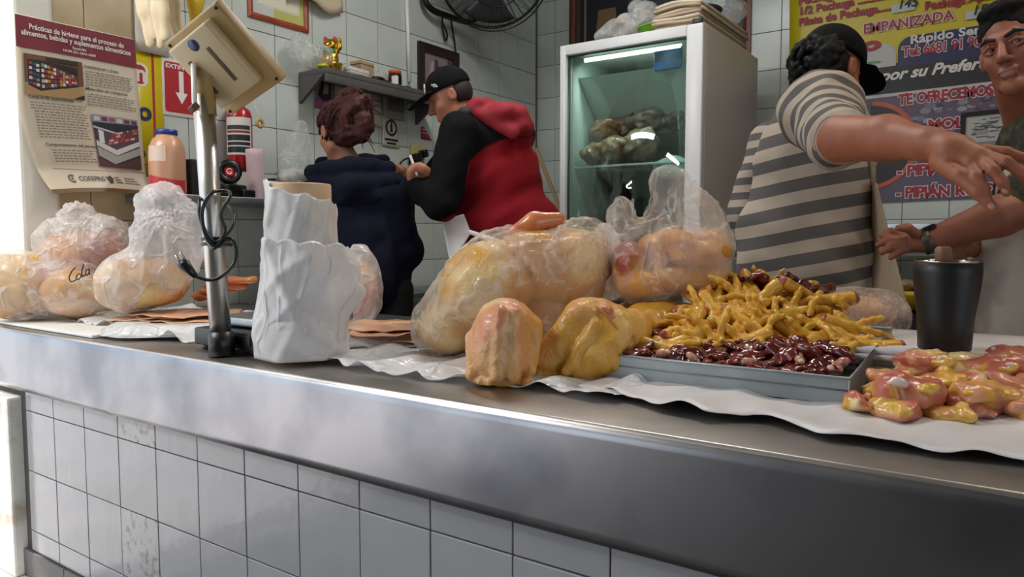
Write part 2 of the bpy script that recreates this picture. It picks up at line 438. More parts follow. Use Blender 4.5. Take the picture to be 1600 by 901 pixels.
struct('floor', *box2((-2.45, -9, -0.3), (6, 1.14, 0.0)), mat('darkened_aisle_floor', '#4d4844', 0.6, var=(3, '#5a544f')))  # coloured darker here to cut bounce light and dim the apron's right side
struct('floor_street', *box2((-14, -9, -0.3), (-2.45, 1.14, 0.0)), mat('brightened_pavement', '#b3afb0', 0.7, var=(3, '#9f9b9a'), bump=(20, 0.2)))  # coloured pale from the sunlit edge on, so the apron mirrors a bright floor
struct('floor_stall', *box2((-9, 1.14, -0.3), (6, 5.2, PF)), M_conc)
struct('ceiling', *box2((-4.4, -2.9, 3.35), (4.2, 5.2, 3.5)), M_ceiling)
struct('wall_right', *box2((2.6, 1.14, 0), (2.8, 5.2, 3.4)), M_tile_cream)
struct('wall_opposite', *box2((-2.2, -2.9, 0), (4.2, -2.7, 3.4)), mat('opposite_stall', '#3a3633', 0.7, var=(1.5, '#57504a')))
wl = struct('wall_left', *box2((XL-0.15, 1.27, 0), (XL, 5.2, 3.4)), M_grout)
wb = struct('wall_back', *box2((XL-0.15, YB, 0), (2.8, YB+0.15, 3.4)), M_grout)
struct('wall_pillar', *box2((XL-1.2, 1.262, 0), (XL+0.012, 1.40, 3.4), 0.012), M_white_paint, label='bright white painted pillar at the end of the stall')
struct('wall_pillar_base', *box2((-4.2, 1.08, 0), (-2.875, 1.139, 0.64), 0.008), M_dirty_paint)
# wall tiles, each its own piece
def tile_mesh(name, w, h, t=0.008):
    V, F = boxv((0, 0, 0), (w-0.0035, h-0.0035, t), None, 0.0018); return mesh(name, V, F, False)
def lay(parent, me, m, mp_o, ux, uy, n):
    o = bpy.data.objects.new('tile', me); COL.objects.link(o); o.parent = parent
    if not me.materials: me.materials.append(m)
    mx = Matrix.Identity(4)
    for i in range(3):
        mx[i][0] = ux[i]; mx[i][1] = uy[i]; mx[i][2] = n[i]; mx[i][3] = mp_o[i]
    o.matrix_local = mx
    return o
TW, TH = 0.2415, 0.2310
tm1 = tile_mesh('tile', TW, TH); tm1.materials.append(M_tile)
tm1c = tile_mesh('tile', 0.243, 0.243); tm1c.materials.append(M_tile_cream)
y0, z0 = 2.443, 1.744
for r in range(-5, 7):
    for c in range(-3, 11):
        y = y0+TW*(c+0.5); z = z0+TH*(r+0.5)
        if y > YB-0.09: continue
        jx = random.uniform(0, 0.0012)
        lay(wl, tm1, None, (XL+0.002+jx, y, z), (0, 1, 0), (0, 0, 1), (1, 0, 0))
for r in range(-3, 5):
    for c in range(0, 2):
        y = 1.2765+0.243*(c+0.5); z = 1.267+0.243*(r+0.5)
        lay(wl, tm1c, None, (XL+0.002, y, z), (0, 1, 0), (0, 0, 1), (1, 0, 0))
tb = tile_mesh('tile', 0.239, 0.240); tb.materials.append(M_tile)
for r in range(-6, 7):
    for c in range(0, 20):
        x = -2.991+0.239*(c-0.5)+0.0; z = 1.778+0.240*(r+0.5)
        if x > 1.6: continue
        lay(wb, tb, None, (x, YB-0.002-random.uniform(0, 0.0012), z), (1, 0, 0), (0, 0, 1), (0, -1, 0))
# counter front: tiled plinth
cw = struct('wall_counter', *box2((-2.875, 1.125, 0), (2.0, 1.30, 0.80)), mat('dark_grout', '#4a4844', 0.9))
tf = tile_mesh('tile', 0.2055, 0.2125); tf.materials.append(M_tile_front)
tw_ = tile_mesh('tile', 0.2055, 0.2125); tw_.materials.append(M_tile_worn)
xj = -0.774
for r in range(-2, 2):
    for c in range(-10, 10):
        x = xj+0.2055*(c+0.5); z = 0.598+0.2125*(r-0.5)
        if x-0.1 < -2.88: x = None
        if x is None or z < 0.1: continue
        worn = (c, r) in ((-7, 1), (-7, -1), (-7, -2), (-8, -2))
        lay(cw, tw_ if worn else tf, None, (x, 1.124-random.uniform(0, 0.0012), z), (1, 0, 0), (0, 0, 1), (0, -1, 0))
tc_ = tile_mesh('tile', 0.2055, 0.0735); tc_.materials.append(M_tile_front)
for c in range(-10, 10):
    x = xj+0.2055*(c+0.5)
    if x-0.1 > -2.88: lay(cw, tc_, None, (x, 1.124-random.uniform(0, 0.0012), 0.136), (1, 0, 0), (0, 0, 1), (0, -1, 0))
bt = tile_mesh('tile', 0.30, 0.10); bt.materials.append(M_dark_tile)
bb = struct('baseboard_counter', *box2((-2.875, 1.118, 0), (2.0, 1.124, 0.098)), mat('dark_grout', '#4a4844', 0.9))
for c in range(16):
    lay(bb, bt, None, (-2.725+0.30*c, 1.113, 0.05), (1, 0, 0), (0, 0, 1), (0, -1, 0))
# ---------------------------------------------------------------- steel worktop
wt = thing('steel_worktop', 'long brushed steel worktop with deep front apron over the tiled counter', 'worktop', (-0.5, 1.65, CT))
def top_fn():
    xs = np.linspace(-3.13, 2.0, 103)
    prof = [(2.20, CT-0.03), (2.20, CT)] + [(y, CT) for y in np.linspace(2.19, 1.118, 8)] + [(1.1135, CT-0.0015), (1.1105, CT-0.006)]
    V = [(x, y, z) for x in xs for y, z in prof]; n = len(prof)
    F = [(i*n+j, i*n+j+1, (i+1)*n+j+1, (i+1)*n+j) for i in range(len(xs)-1) for j in range(n-1)]
    return V, F
part('top', *top_fn(), M_steel_top, wt)
part('front_strip', *box2((-4.1, 1.1125, CT-0.012), (-3.131, 1.256, CT), 0.002), M_steel_top, wt)
def apron_fn(u, v):
    x = -4.1+6.1*u; z = CT-0.006-(CT-0.006-0.668)*v
    y = 1.1105-0.0035*math.sin(math.pi*v)*(0.6+0.4*math.sin(x*2.1))
    y += 0.004*math.exp(-((x+2.30)/0.05)**2)*math.sin(math.pi*min(1, v*1.3))-0.005*math.exp(-((x+2.22)/0.03)**2)*v
    y += 0.0015*math.sin(3.3*x+1)*v+0.0008*math.sin(9*x)*math.sin(3*v)
    return (x, y, z)
part('apron', *thick(*grid(apron_fn, 240, 10), 0.0015), M_steel, wt, label='deep steel apron with a dent near its left end')
part('bottom_flange', *box2((-4.1, 1.112, 0.668), (2.0, 1.135, 0.6695)), M_steel, wt)
# ---------------------------------------------------------------- ceiling lamps (fluorescent tubes)
M_tube = mat('lit_tube', '#eef6ff', 0.4, emit=14.0)
def tube_lamp(loc, rotz, label, power=38, tint=(1.0, 0.97, 0.92)):
    t = thing('tube_lamp', label, 'ceiling lamp', loc, (0, 0, rotz), 'ceiling tube lamps', local=True)
    o = part('housing', *boxv((0, 0, 0.05), (1.26, 0.16, 0.06), None, 0.008), M_white_pl, t)
    for s in (-1, 1):
        V, F = lathe([(0.014, -0.6), (0.014, 0.6)], 10, (0, 0.045*s, 0.0), rotm(0, math.pi/2, 0)); part('tube', V, F, M_tube, t)
        for e in (-1, 1): part('tube_holder', *boxv((0.612*e, 0.045*s, 0.005), (0.022, 0.03, 0.05), None, 0.003), M_white_pl, t)
    l = area_light('tube_light', loc, 1.15, 0.12, power, tint); l.location = (loc[0], loc[1], loc[2]-0.02); l.rotation_euler = (0, 0, rotz)
tube_lamp((-3.1, -0.35, 3.24), 0.0, 'white twin tube lamp under the awning by the street')
tube_lamp((-2.9, 0.1, 3.24), 0.5, 'white twin tube lamp nearest the stall pillar', 30)
tube_lamp((-1.6, 2.6, 3.24), 0.0, 'white twin tube lamp above the two writing people', 25)
tube_lamp((0.6, 2.3, 3.24), 0.0, 'white twin tube lamp above the striped shirt', 17, (1.0, 0.80, 0.60))

# ================================================================ LEFT WALL THINGS
# hygiene poster, its lower edge lifted off the wall
pt = thing('hygiene_poster', 'cream hygiene poster with dark red heading and two photographs, bottom edge curling up', 'poster', (XL+0.015, 1.5, 1.37))
PW, PH = 0.455, 0.655
def poster_map(P):
    u, v, l = P[:, 0]/PW, P[:, 1]/PH, P[:, 2]       # v 0 bottom .. 1 top
    yl = 1.262+0.10*np.clip(0.55-v, 0, 1)**1.6*2.2; yr = 1.712+0.035*(1-v)
    y = yl+(yr-yl)*u; z = 2.03-PH*(1-v)+0.012*np.sin(3*u)*(1-v)-0.012*(1-v)*(1-u)
    b = np.clip(0.15-v, 0, 1)/0.15
    x = XL+0.022+0.045*b**1.5*(1-0.3*u)+0.03*np.clip(0.15-v, 0, 1)*np.clip(0.3-u, 0, 1)*8
    return np.stack([x+l*1.0, y, z], 1)
pv, pf = grid(lambda u, v: (u*PW, v*PH, 0), 24, 40)
part('sheet', *thick(poster_map(pv), pf, 0.0012), mat('poster_paper', '#d9cdb8', 0.55, var=(3, '#cfc1a8')), pt)
def pgrid(c, u0, v0, u1, v1, n=8, corner=False):   # strip cut up so that it follows the bend
    o = []
    for i in range(n):
        for j in range(n):
            a, b = u0+(u1-u0)*i/n, u0+(u1-u0)*(i+1)/n; cc, d = v0+(v1-v0)*j/n, v0+(v1-v0)*(j+1)/n
            o.append((c, rect(a, cc, b, d)))
    return o
pol = pgrid('#7c1f31', 0, 0.535, PW, PH-0.004, 10)
prints(poster_map, pol, pt, 'heading_band', 0.0022)
MW = mat('ink_white', '#efe9e2', 0.5); MD = mat('ink_dark', '#3a3431', 0.5); MR = mat('ink_red', '#a01c35', 0.5)
lettering(poster_map, 'Prácticas de higiene para el proceso de', 0.225, 0.607, 0.028, MW, pt, 0.006, 0.0006, 0, 'CENTER', width=0.36)
lettering(poster_map, 'alimentos, bebidas y suplementos alimenticios', 0.225, 0.582, 0.028, MW, pt, 0.006, 0.0006, 0, 'CENTER', width=0.415)
lettering(poster_map, 'Expendio', 0.225, 0.562, 0.014, MW, pt, 0.006, 0.0002, 0, 'CENTER')
lettering(poster_map, 'NOM-251-SSA1-2009', 0.225, 0.546, 0.014, MW, pt, 0.006, 0.0002, 0, 'CENTER')
rg = random.Random(3)
# first photograph: a shop shelf full of packets on a tan floor
A = [('#6e4a32', rect(0.022, 0.365, 0.232, 0.515)), ('#b08d62', [(0.022, 0.365), (0.232, 0.365), (0.232, 0.42), (0.16, 0.40), (0.022, 0.41)]),
     ('#241d1f', [(0.034, 0.40), (0.075, 0.382), (0.212, 0.415), (0.212, 0.487), (0.075, 0.497), (0.034, 0.495)])]
for k in range(5):
    for j in range(12):
        x = 0.080+0.0107*j; b = 0.394+0.0198*k+j*(0.0023-0.0012*k)
        A.append((rg.choice(['#a8432f', '#c9b7a8', '#7f8ea0', '#c2873a', '#5d3a48', '#e0d6cc', '#9b2f35']), rect(x, b, x+0.0095, b+0.0125-0.0002*j)))
    for j in range(3):
        x = 0.037+0.0125*j; b = 0.404+0.018*k-j*0.003
        A.append((rg.choice(['#6f86a6', '#d4cdc6', '#a8432f', '#3c4d70']), rect(x, b, x+0.011, b+0.011)))
A += [('#2a1f1d', [(0.19, 0.365), (0.232, 0.365), (0.232, 0.385)]), ('#3a2422', rect(0.10, 0.497, 0.215, 0.513))]
prints(poster_map, A, pt, 'shelf_photograph', 0.006)
# second photograph: chest freezer of packed meat
A = [('#3c3440', rect(0.252, 0.105, 0.436, 0.315)), ('#8a8f9c', [(0.252, 0.285), (0.436, 0.292), (0.436, 0.315), (0.252, 0.315)])]
for j in range(6): A.append((rg.choice(['#a2454b', '#c8c3c4', '#6e2f3d']), rect(0.26+0.03*j, 0.292, 0.282+0.03*j, 0.308)))
A += [('#232a36', [(0.252, 0.262), (0.345, 0.243), (0.436, 0.272), (0.436, 0.29), (0.252, 0.283)]), ('#b9bcc0', [(0.252, 0.262), (0.345, 0.243), (0.436, 0.272), (0.436, 0.278), (0.345, 0.250), (0.252, 0.270)]),
      ('#55404a', [(0.262, 0.20), (0.33, 0.175), (0.436, 0.225), (0.436, 0.268), (0.345, 0.240), (0.262, 0.255)])]
for k in range(4):
    for j in range(5):
        x = 0.305+0.024*j+0.006*k; b = 0.195+0.013*k+0.0075*j
        A.append((rg.choice(['#a63a3a', '#c46a55', '#d3a6a0', '#7d2c33']), [(x, b), (x+0.018, b+0.006), (x+0.016, b+0.014), (x-0.003, b+0.008)]))
A += [('#cfcdca', [(0.256, 0.19), (0.335, 0.155), (0.436, 0.205), (0.436, 0.225), (0.335, 0.178), (0.256, 0.212)]), ('#a7a49f', [(0.256, 0.15), (0.32, 0.118), (0.436, 0.168), (0.436, 0.198), (0.335, 0.152), (0.256, 0.186)]),
      ('#5a3b3c', [(0.252, 0.105), (0.436, 0.105), (0.436, 0.158), (0.32, 0.113), (0.252, 0.142)]), ('#d9d9d6', [(0.27, 0.205), (0.29, 0.20), (0.29, 0.25), (0.27, 0.256)])]
prints(poster_map, A, pt, 'freezer_photograph', 0.006)
for body, u, v in (('Instalaciones y áreas', 0.24, 0.498), ('Materiales de transporte', 0.24, 0.410), ('Control de operaciones', 0.03, 0.352), ('Comportamiento del personal', 0.06, 0.178)):
    lettering(poster_map, body, u, v, 0.0165, MD, pt, 0.005, 0.0003)
A = []
for u0, u1, v0, n in ((0.245, 0.43, 0.482, 6), (0.245, 0.435, 0.392, 5), (0.035, 0.235, 0.335, 3), (0.045, 0.235, 0.303, 10), (0.075, 0.24, 0.160, 5)):
    for k in range(n):
        u = u0
        while u < u1-0.01*(k % 3):
            w = rg.uniform(0.006, 0.02); A.append(('#867b6f', rect(u, v0-0.0105*k, min(u+w, u1), v0-0.0105*k+0.0042))); u += w+0.004
tag(prints(poster_map, A, pt, 'small_print', 0.003), kind='stuff')
prints(poster_map, [('#8d857b', rect(0.06, 0.093, 0.45, 0.0955))]+pgrid('#6b4c2c', 0.0, 0.0, PW, 0.016, 8), pt, 'bottom_rule', 0.0014)
lettering(poster_map, 'COFEPRIS', 0.145, 0.045, 0.026, MD, pt, 0.004, 0.0004)
A = [('#3a3431', [(0.118+r*math.cos(a), 0.054+r*math.sin(a)) for r, a in [(0.016, math.radians(t)) for t in range(40, 321, 20)]+[(0.010, math.radians(t)) for t in range(320, 39, -20)]]), ('#3a3431', [(0.119+0.005*math.cos(t), 0.054+0.005*math.sin(t)) for t in np.linspace(0, 6.28, 10)])]
A += [('#3a3431', [(0.275, 0.035), (0.290, 0.038), (0.296, 0.058), (0.285, 0.070), (0.272, 0.062), (0.262, 0.066)])]
for k in range(3): A.append(('#5b534b', rect(0.302, 0.040+0.010*k, 0.335-0.006*k, 0.044+0.010*k))); A.append(('#5b534b', rect(0.345, 0.040+0.010*k, 0.415-0.01*k, 0.043+0.010*k)))
prints(poster_map, A, pt, 'agency_emblem', 0.002)
# yellow shop sign half hidden behind the poster
ys = thing('yellow_sign', 'yellow plastic sign with red stripe showing from behind the hygiene poster', 'sign', (XL+0.01, 1.6, 1.45))
ym = flatmap((XL+0.010, 1.30, 1.47), (0, 1, 0), (0, 0, 1), (1, 0, 0))
part('board', *box2((XL+0.005, 1.62, 1.46), (XL+0.010, 1.842, 2.0)), mat('sign_yellow', '#d9c41c', 0.4), ys)
prints(ym, [('#b3252a', rect(0.492, 0.0, 0.503, 0.52)), ('#b3252a', rect(0.40, 0.035, 0.542, 0.043)), ('#f0ece0', rrect(0.40, 0.37, 0.475, 0.47, 0.03, 'bcd')), ('#b3252a', rrect(0.40, 0.38, 0.465, 0.46, 0.025, 'bcd'))], ys, 'sign_print')
lettering(ym, 'n', 0.418, 0.392, 0.10, MW, ys, 0.002, 0.003)
lettering(ym, 'o', 0.425, 0.23, 0.11, mat('ink_navy', '#26265c', 0.5), ys, 0.002, 0.004)
lettering(ym, 'a', 0.430, 0.075, 0.05, mat('ink_navy', '#26265c', 0.5), ys, 0.002, 0.002)
# paper sheet behind the gloves
solo('paper_notice', *thick(*grid(lambda u, v: (XL+0.02+0.006*math.sin(4*u), 1.72+0.15*u, 1.985+0.32*v), 6, 6), 0.001), mat('notice_paper', '#cfcabb', 0.6), 'plain pale paper sheet on the wall behind the hanging gloves', 'paper')
# extinguisher sign
es = thing('extinguisher_sign', 'red and white sign with a white arrow pointing down to the extinguisher', 'sign', (XL+0.01, 1.9, 1.73))
part('board', *box2((XL+0.005, 1.838, 1.735), (XL+0.012, 2.02, 1.985), 0.002), mat('sign_white', '#dad6cc', 0.4), es)
em = flatmap((XL+0.012, 1.838, 1.735), (0, 1, 0), (0, 0, 1), (1, 0, 0))
prints(em, [('#b21f2b', rrect(0.010, 0.015, 0.172, 0.235, 0.012)), ('#ece8e2', rect(0.078, 0.10, 0.100, 0.20)), ('#ece8e2', [(0.060, 0.105), (0.089, 0.055), (0.118, 0.105)])], es, 'sign_print')
lettering(em, 'EXTINTOR', 0.016, 0.208, 0.026, MW, es, 0.002, 0.0008, width=0.15)
# wall fire extinguisher
D0 = 2.93
fe = thing('fire_extinguisher', 'red fire extinguisher with black and white label hanging on the wall', 'fire extinguisher', at(376, 268, X=XL+0.10))
c0 = at(376, 268, X=XL+0.09); H = at(376, 165, X=XL+0.09)[2]-c0[2]
part('cylinder', *lathe([(0.0, 0), (0.05, 0), (0.058, 0.012), (0.058, H*0.82), (0.050, H*0.92), (0.022, H*0.99), (0.02, H*1.02)], 24, c0), mat('extinguisher_red', '#a3121f', 0.3, coat=0.4), fe)
V, F = grid(lambda u, v: c0+np.array([0.0592*math.cos(-1.9+2.3*u), 0.0592*math.sin(-1.9+2.3*u), H*(0.24+0.56*v)]), 16, 2); part('label_sheet', V, F, mat('label_white', '#cfcac2', 0.5), fe)
for v0, v1, cc in ((0.27, 0.36, '#16161a'), (0.38, 0.43, '#16161a'), (0.45, 0.54, '#16161a'), (0.565, 0.60, '#8b1a24'), (0.615, 0.68, '#2a2a2e')):
    V, F = grid(lambda u, v: c0+np.array([0.0596*math.cos(-1.75+2.0*u), 0.0596*math.sin(-1.75+2.0*u), H*(v0+(v1-v0)*v)]), 14, 1); part('label_panel', V, F, mat('label_'+cc[1:], cc, 0.5), fe)
part('valve', *boxv(c0+np.array([0, 0, H*1.05]), (0.035, 0.035, 0.03), None, 0.006), mat('valve_blue', '#1d2352', 0.4), fe)
part('lever', *boxv(c0+np.array([0.02, 0.01, H*1.12]), (0.10, 0.018, 0.012), None, 0.003), M_black, fe)
tg = [c0+np.array([0.05, 0.045, H*1.02]), c0+np.array([0.058, 0.06, H*0.92]), c0+np.array([0.062, 0.062, H*0.80])]
part('tag_string', *tube(tg, 0.0012, 5), M_white_pl, fe)
part('seal_ring', *tube([c0+np.array([0.064, 0.066+0.017*math.cos(a), H*0.74+0.017*math.sin(a)]) for a in np.linspace(0, 6.28, 17)], 0.008, 6), mat('wood_ring', '#b48f55', 0.5), fe)
# rubber gloves hanging from a line above the frame
M_glove = mat('cream_rubber', '#dcc9a6', 0.5, var=(8, '#cdb78f'), sss=0.1)
def glove(name, label, top, tip, wpx, D, mm_, seed, group=None):
    (x0, y0_), (x1, y1_) = top, tip; pts = []
    sd = U(0.012, chain([(x0, y0_, D), ((x0+x1)/2, (y0_+y1_)/2, D), (x1, y1_, D)], [wpx*0.9, wpx*0.8, wpx*0.45]), chain([(x0+wpx*0.4, y0_, D-0.02), (x1+wpx*0.3, y1_-14, D-0.02)], [wpx*0.7, wpx*0.4]))
    # flatten towards the wall
    V, F = net(wave(sd, 0.0025, 55, seed), 0.005)
    c = V.mean(0); V = c+(V-c)@(np.eye(3)-0.55*np.outer(FW, FW)).T
    solo(name, V, F, mm_, label, 'glove', group)
glove('rubber_glove', 'cream rubber glove hanging closest to the hygiene poster', (222, -30), (236, 66), 17, 2.75, M_glove, 1, 'hanging gloves')
glove('rubber_glove', 'cream rubber glove hanging in the middle with pointed tip', (246, -30), (252, 70), 15, 2.70, M_glove, 2, 'hanging gloves')
glove('rubber_glove', 'cream rubber glove hanging nearest the scale head', (262, -30), (276, 56), 13, 2.74, M_glove, 3, 'hanging gloves')
glove('rubber_glove', 'yellow rubber glove hanging behind the scale head', (306, -30), (304, 36), 14, 2.80, mat('yellow_rubber', '#c9a516', 0.45), 4, 'hanging gloves')
solo('hanging_line', *tube([at(150, -60, X=XL+0.2), at(260, -34, X=XL+0.32), at(330, -34, X=XL+0.2), at(480, -50, X=XL+0.05)], 0.003, 6), M_white_pl, 'thin white line the gloves hang from', 'line')
# picture frame with green mat
def framed(name, label, y0, y1, z0, z1, fm, fw, inner, dep=0.02, plane='L', cat='picture', tilt=0.0):
    """picture with four mitred frame bars; u along the wall"""
    mp = LW if plane == 'L' else BW
    t = thing(name, label, cat, (mp(np.array([[(y0+y1)/2, z0, 0.0]])))[0])
    q = [(y0, z0), (y1, z0), (y1, z1), (y0, z1)]; i = [(y0+fw, z0+fw), (y1-fw, z0+fw), (y1-fw, z1-fw), (y0+fw, z1-fw)]
    for k in range(4):
        a, b = q[k], q[(k+1) % 4]; c, d = i[(k+1) % 4], i[k]
        P = [(*a, 0.004), (*b, 0.004), (*c, 0.004), (*d, 0.004), (*a, dep*0.8), (*b, dep*0.8), (*c, dep*0.7), (*d, dep*0.7)]
        mid = [((a[0]*0.5+d[0]*0.5), (a[1]*0.5+d[1]*0.5), dep), ((b[0]*0.5+c[0]*0.5), (b[1]*0.5+c[1]*0.5), dep)]
        P += mid
        F = [(0, 1, 5, 4), (2, 3, 7, 6), (4, 5, 9, 8), (8, 9, 6, 7), (0, 4, 8, 7, 3), (1, 2, 6, 9, 5), (0, 3, 2, 1)]
        part('frame_bar', mp(np.array(P, float)), F, fm, t, False)
    prints(mp, [(c, [(y0+fw+(y1-y0-2*fw)*a, z0+fw+(z1-z0-2*fw)*b) for a, b in pp]) for c, pp in inner], t, 'picture_sheet', dep*0.35)
    return t
framed('framed_certificate', 'picture in orange wooden frame with pale green border', 2.285, 2.655, 2.262, 2.66, mat('orange_wood', '#a3482a', 0.4, var=(9, '#8c3b22')), 0.028,
       [('#b9b96a', rect(0, 0, 1, 1)), ('#cfc7a8', rect(0.07, 0.13, 0.93, 1)), ('#ded7c4', rect(0.10, 0.16, 0.90, 1))])
solo('loose_paper', *thick(*grid(lambda u, v: (XL+0.05+0.02*math.sin(5*u)+0.03*v, 2.52+0.36*u-0.03*v, 2.405+0.25*v+0.02*math.sin(7*u)), 10, 6), 0.001), mat('pale_paper', '#d8c3a6', 0.7), 'pale crumpled sheet hanging over the orange picture frame', 'paper')
# white conduit
solo('cable_conduit', *tube([at(634, -40, X=XL+0.02), at(640, 128, X=XL+0.02)], 0.012, 10), M_white_pl, 'thin white vertical conduit running down to the wall shelf', 'pipe')
# dark framed photograph
framed('framed_photograph', 'photograph with pink and grey figures in a dark brown frame above the black cap', 3.506, 3.90, 2.03, 2.405, mat('dark_brown_wood', '#2b1a1a', 0.35), 0.055,
       [('#8e7f80', rect(0, 0, 1, 1)), ('#b99aa2', [(0.05, 0), (0.25, 0.8), (0.35, 0.85), (0.30, 0)]), ('#4d3d44', [(0.30, 0), (0.38, 0.9), (0.48, 0.9), (0.6, 0)]), ('#c7b3b6', [(0.55, 0), (0.6, 0.75), (0.75, 0.7), (0.8, 0)]), ('#5e4b4e', rect(0.82, 0, 1, 1))], 0.035)
# wall fan
fn = thing('wall_fan', 'black wall mounted fan with round wire guard near the corner', 'fan', at(740, 30, X=XL+0.02))
bk = [at(662, -30, X=XL+0.05), at(664, 0, X=XL+0.06), at(674, 14, X=XL+0.07), at(690, 22, X=XL+0.08), at(728, 34, X=XL+0.10), at(738, 32, X=XL+0.14), at(745, 24, X=XL+0.17), at(746, 5, X=XL+0.19), at(744, -25, X=XL+0.2)]
part('bracket', *tube(spline(bk, 5), 0.020, 8), M_black, fn)
fc = at(772, -42, X=XL+0.42); fnrm = np.array([0.62, -0.52, -0.58]); fnrm /= np.linalg.norm(fnrm); FR = frame(fnrm)
def fring(r, off, th, n=36): return tube([fc+FR[:, 0]*r*math.cos(a)+FR[:, 1]*r*math.sin(a)+fnrm*off for a in np.linspace(0, 2*math.pi, n+1)], th, 6, False)
part('guard_ring', *fring(0.335, 0.0, 0.009), M_black, fn); part('guard_ring', *fring(0.33, 0.075, 0.005), M_black, fn); part('guard_ring', *fring(0.17, 0.10, 0.004), M_black, fn)
wires = [tube([fc+(FR[:, 0]*math.cos(a)+FR[:, 1]*math.sin(a))*r+fnrm*o for r, o in ((0.06, 0.105), (0.2, 0.10), (0.3, 0.085), (0.335, 0.03), (0.335, -0.02), (0.28, -0.06), (0.1, -0.07))], 0.0018, 4) for a in np.linspace(0, 6.283, 40)[:-1]]
part('guard_wires', *join(*wires), M_black, fn)
part('hub', *lathe([(0.0, -0.08), (0.075, -0.08), (0.085, -0.02), (0.06, 0.04), (0.0, 0.05)], 18, fc, FR), M_black, fn)
part('motor', *lathe([(0.0, -0.20), (0.07, -0.19), (0.085, -0.12), (0.08, -0.07), (0.0, -0.06)], 18, fc, FR), M_black, fn)
for k in range(3):
    def bl(u, v, k=k):
        a = 2.1*k+0.5+(v-0.5)*1.2*(0.6+0.4*u); r = 0.07+0.23*u; return fc+(FR[:, 0]*math.cos(a)+FR[:, 1]*math.sin(a))*r+fnrm*(0.02+0.05*(v-0.5))
    part('blade', *thick(*grid(bl, 6, 6), 0.003), mat('fan_blade', '#3a3a3c', 0.35), fn)
solo('fan_cord', *tube(spline([at(703, 22, X=XL+0.05), at(707, 45, X=XL+0.02), at(712, 80, X=XL+0.02), at(714, 100, X=XL+0.025), at(716, 150, X=XL+0.02)], 6), 0.006, 6), M_black, 'black fan cord hanging down behind the dark frame', 'cord')
solo('cord_loop', *tube(spline([at(691, 25, X=XL+0.05), at(692, 45, X=XL+0.03), at(696, 63, X=XL+0.03), at(699, 55, X=XL+0.03), at(694, 40, X=XL+0.035)], 6), 0.006, 6), M_black, 'short black cord loop hanging under the fan bracket', 'cord')
# ---------------------------------------------------------------- small wall shelf and what stands on it
ws = thing('wall_shelf', 'dark grey wall shelf carrying the golden cat figure', 'shelf', (XL, 3.05, 2.0))
SZ = 2.050; SX0, SX1 = XL+0.01, XL+0.225; SY0, SY1 = 2.585, 3.50
M_shelf = mat('dark_grey_laminate', '#4d4a48', 0.45, var=(4, '#5b5754'))
part('board', *box2((SX0, SY0, SZ-0.028), (SX1, SY1, SZ), 0.004), M_shelf, ws)
part('front_lip', *box2((SX1-0.02, SY0, SZ-0.07), (SX1, SY1, SZ-0.028), 0.003), M_shelf, ws)
for y in (SY0, SY1-0.02):
    V = [(SX0, y, SZ-0.028), (SX1-0.02, y, SZ-0.028), (SX0, y, SZ-0.16), (SX0, y+0.02, SZ-0.028), (SX1-0.02, y+0.02, SZ-0.028), (SX0, y+0.02, SZ-0.16)]
    part('bracket', V, [(0, 1, 2), (5, 4, 3), (0, 3, 4, 1), (1, 4, 5, 2), (2, 5, 3, 0)], M_shelf, ws, False)
def onshelf(px, X): # y on the shelf under this picture column
    p = at(px, 120, X=X); return p[1]
M_gold = mat('shiny_gold', '#c79a35', 0.25, 0.9, bump=(40, 0.15))
cx_ = XL+0.115; cy_ = onshelf(517, cx_); cz = SZ+0.001
ck = thing('lucky_cat', 'golden beckoning cat figurine with red ears in a gold bowl', 'figurine', (cx_, cy_, cz))
K = 0.88
def cat(p): return np.array([cx_, cy_, cz])+np.array([p[1]*-0.0, 0, 0])+K*(RT*p[0]-FW*p[1]*np.array([1, 1, 0])/math.cos(PIT)+np.array([0, 0, p[2]]))
def cs(c, r): return ell(cat(c), tuple(K*x for x in (r if np.ndim(r) else (r, r, r))), CR)
part('bowl', *lathe([(0.0, 0), (0.05*K, 0), (0.062*K, 0.012), (0.07*K, 0.05*K), (0.072*K, 0.058*K), (0.060*K, 0.060*K), (0.055*K, 0.03*K), (0, 0.03*K)], 24, (cx_, cy_, cz), wob=lambda a, z: 0.02*math.sin(12*a)), M_gold, ck)
body = U(0.012, cs((0, 0, 0.085), (0.048, 0.042, 0.055)), cs((0, 0.004, 0.165), (0.042, 0.037, 0.038)), cap(cat((-0.03, 0.02, 0.11)), cat((-0.02, 0.045, 0.075)), 0.014*K), cap(cat((0.034, 0.01, 0.115)), cat((0.058, 0.015, 0.15)), 0.013*K), cap(cat((0.058, 0.015, 0.15)), cat((0.058, 0.018, 0.195)), 0.012*K), cs((-0.025, 0.035, 0.055), (0.022, 0.022, 0.014)), cs((0.025, 0.035, 0.055), (0.022, 0.022, 0.014)), cs((-0.028, 0, 0.2), (0.013, 0.008, 0.018)), cs((0.028, 0, 0.2), (0.013, 0.008, 0.018)))
part('body', *net(body, 0.0028), M_gold, ck)
M_catred = mat('cat_red', '#b3162c', 0.4)
for s in (-1, 1):
    part('ear', *net(cs((0.028*s, 0.006, 0.203), (0.011, 0.007, 0.015)), 0.002), M_catred, ck)
    part('eye', *net(cs((0.016*s, 0.038, 0.172), (0.007, 0.004, 0.003)), 0.0012), M_black, ck)
part('collar', *net(U(0.006, *[cs((0.034*math.sin(a), 0.034*math.cos(a)+0.003, 0.128), (0.010, 0.010, 0.008)) for a in np.linspace(-1.4, 1.4, 9)], cs((0, 0.040, 0.118), (0.014, 0.008, 0.014))), 0.002), mat('cat_green', '#1f8a5a', 0.35), ck)
part('nose', *net(cs((0, 0.042, 0.160), (0.004, 0.003, 0.003)), 0.001), M_catred, ck)
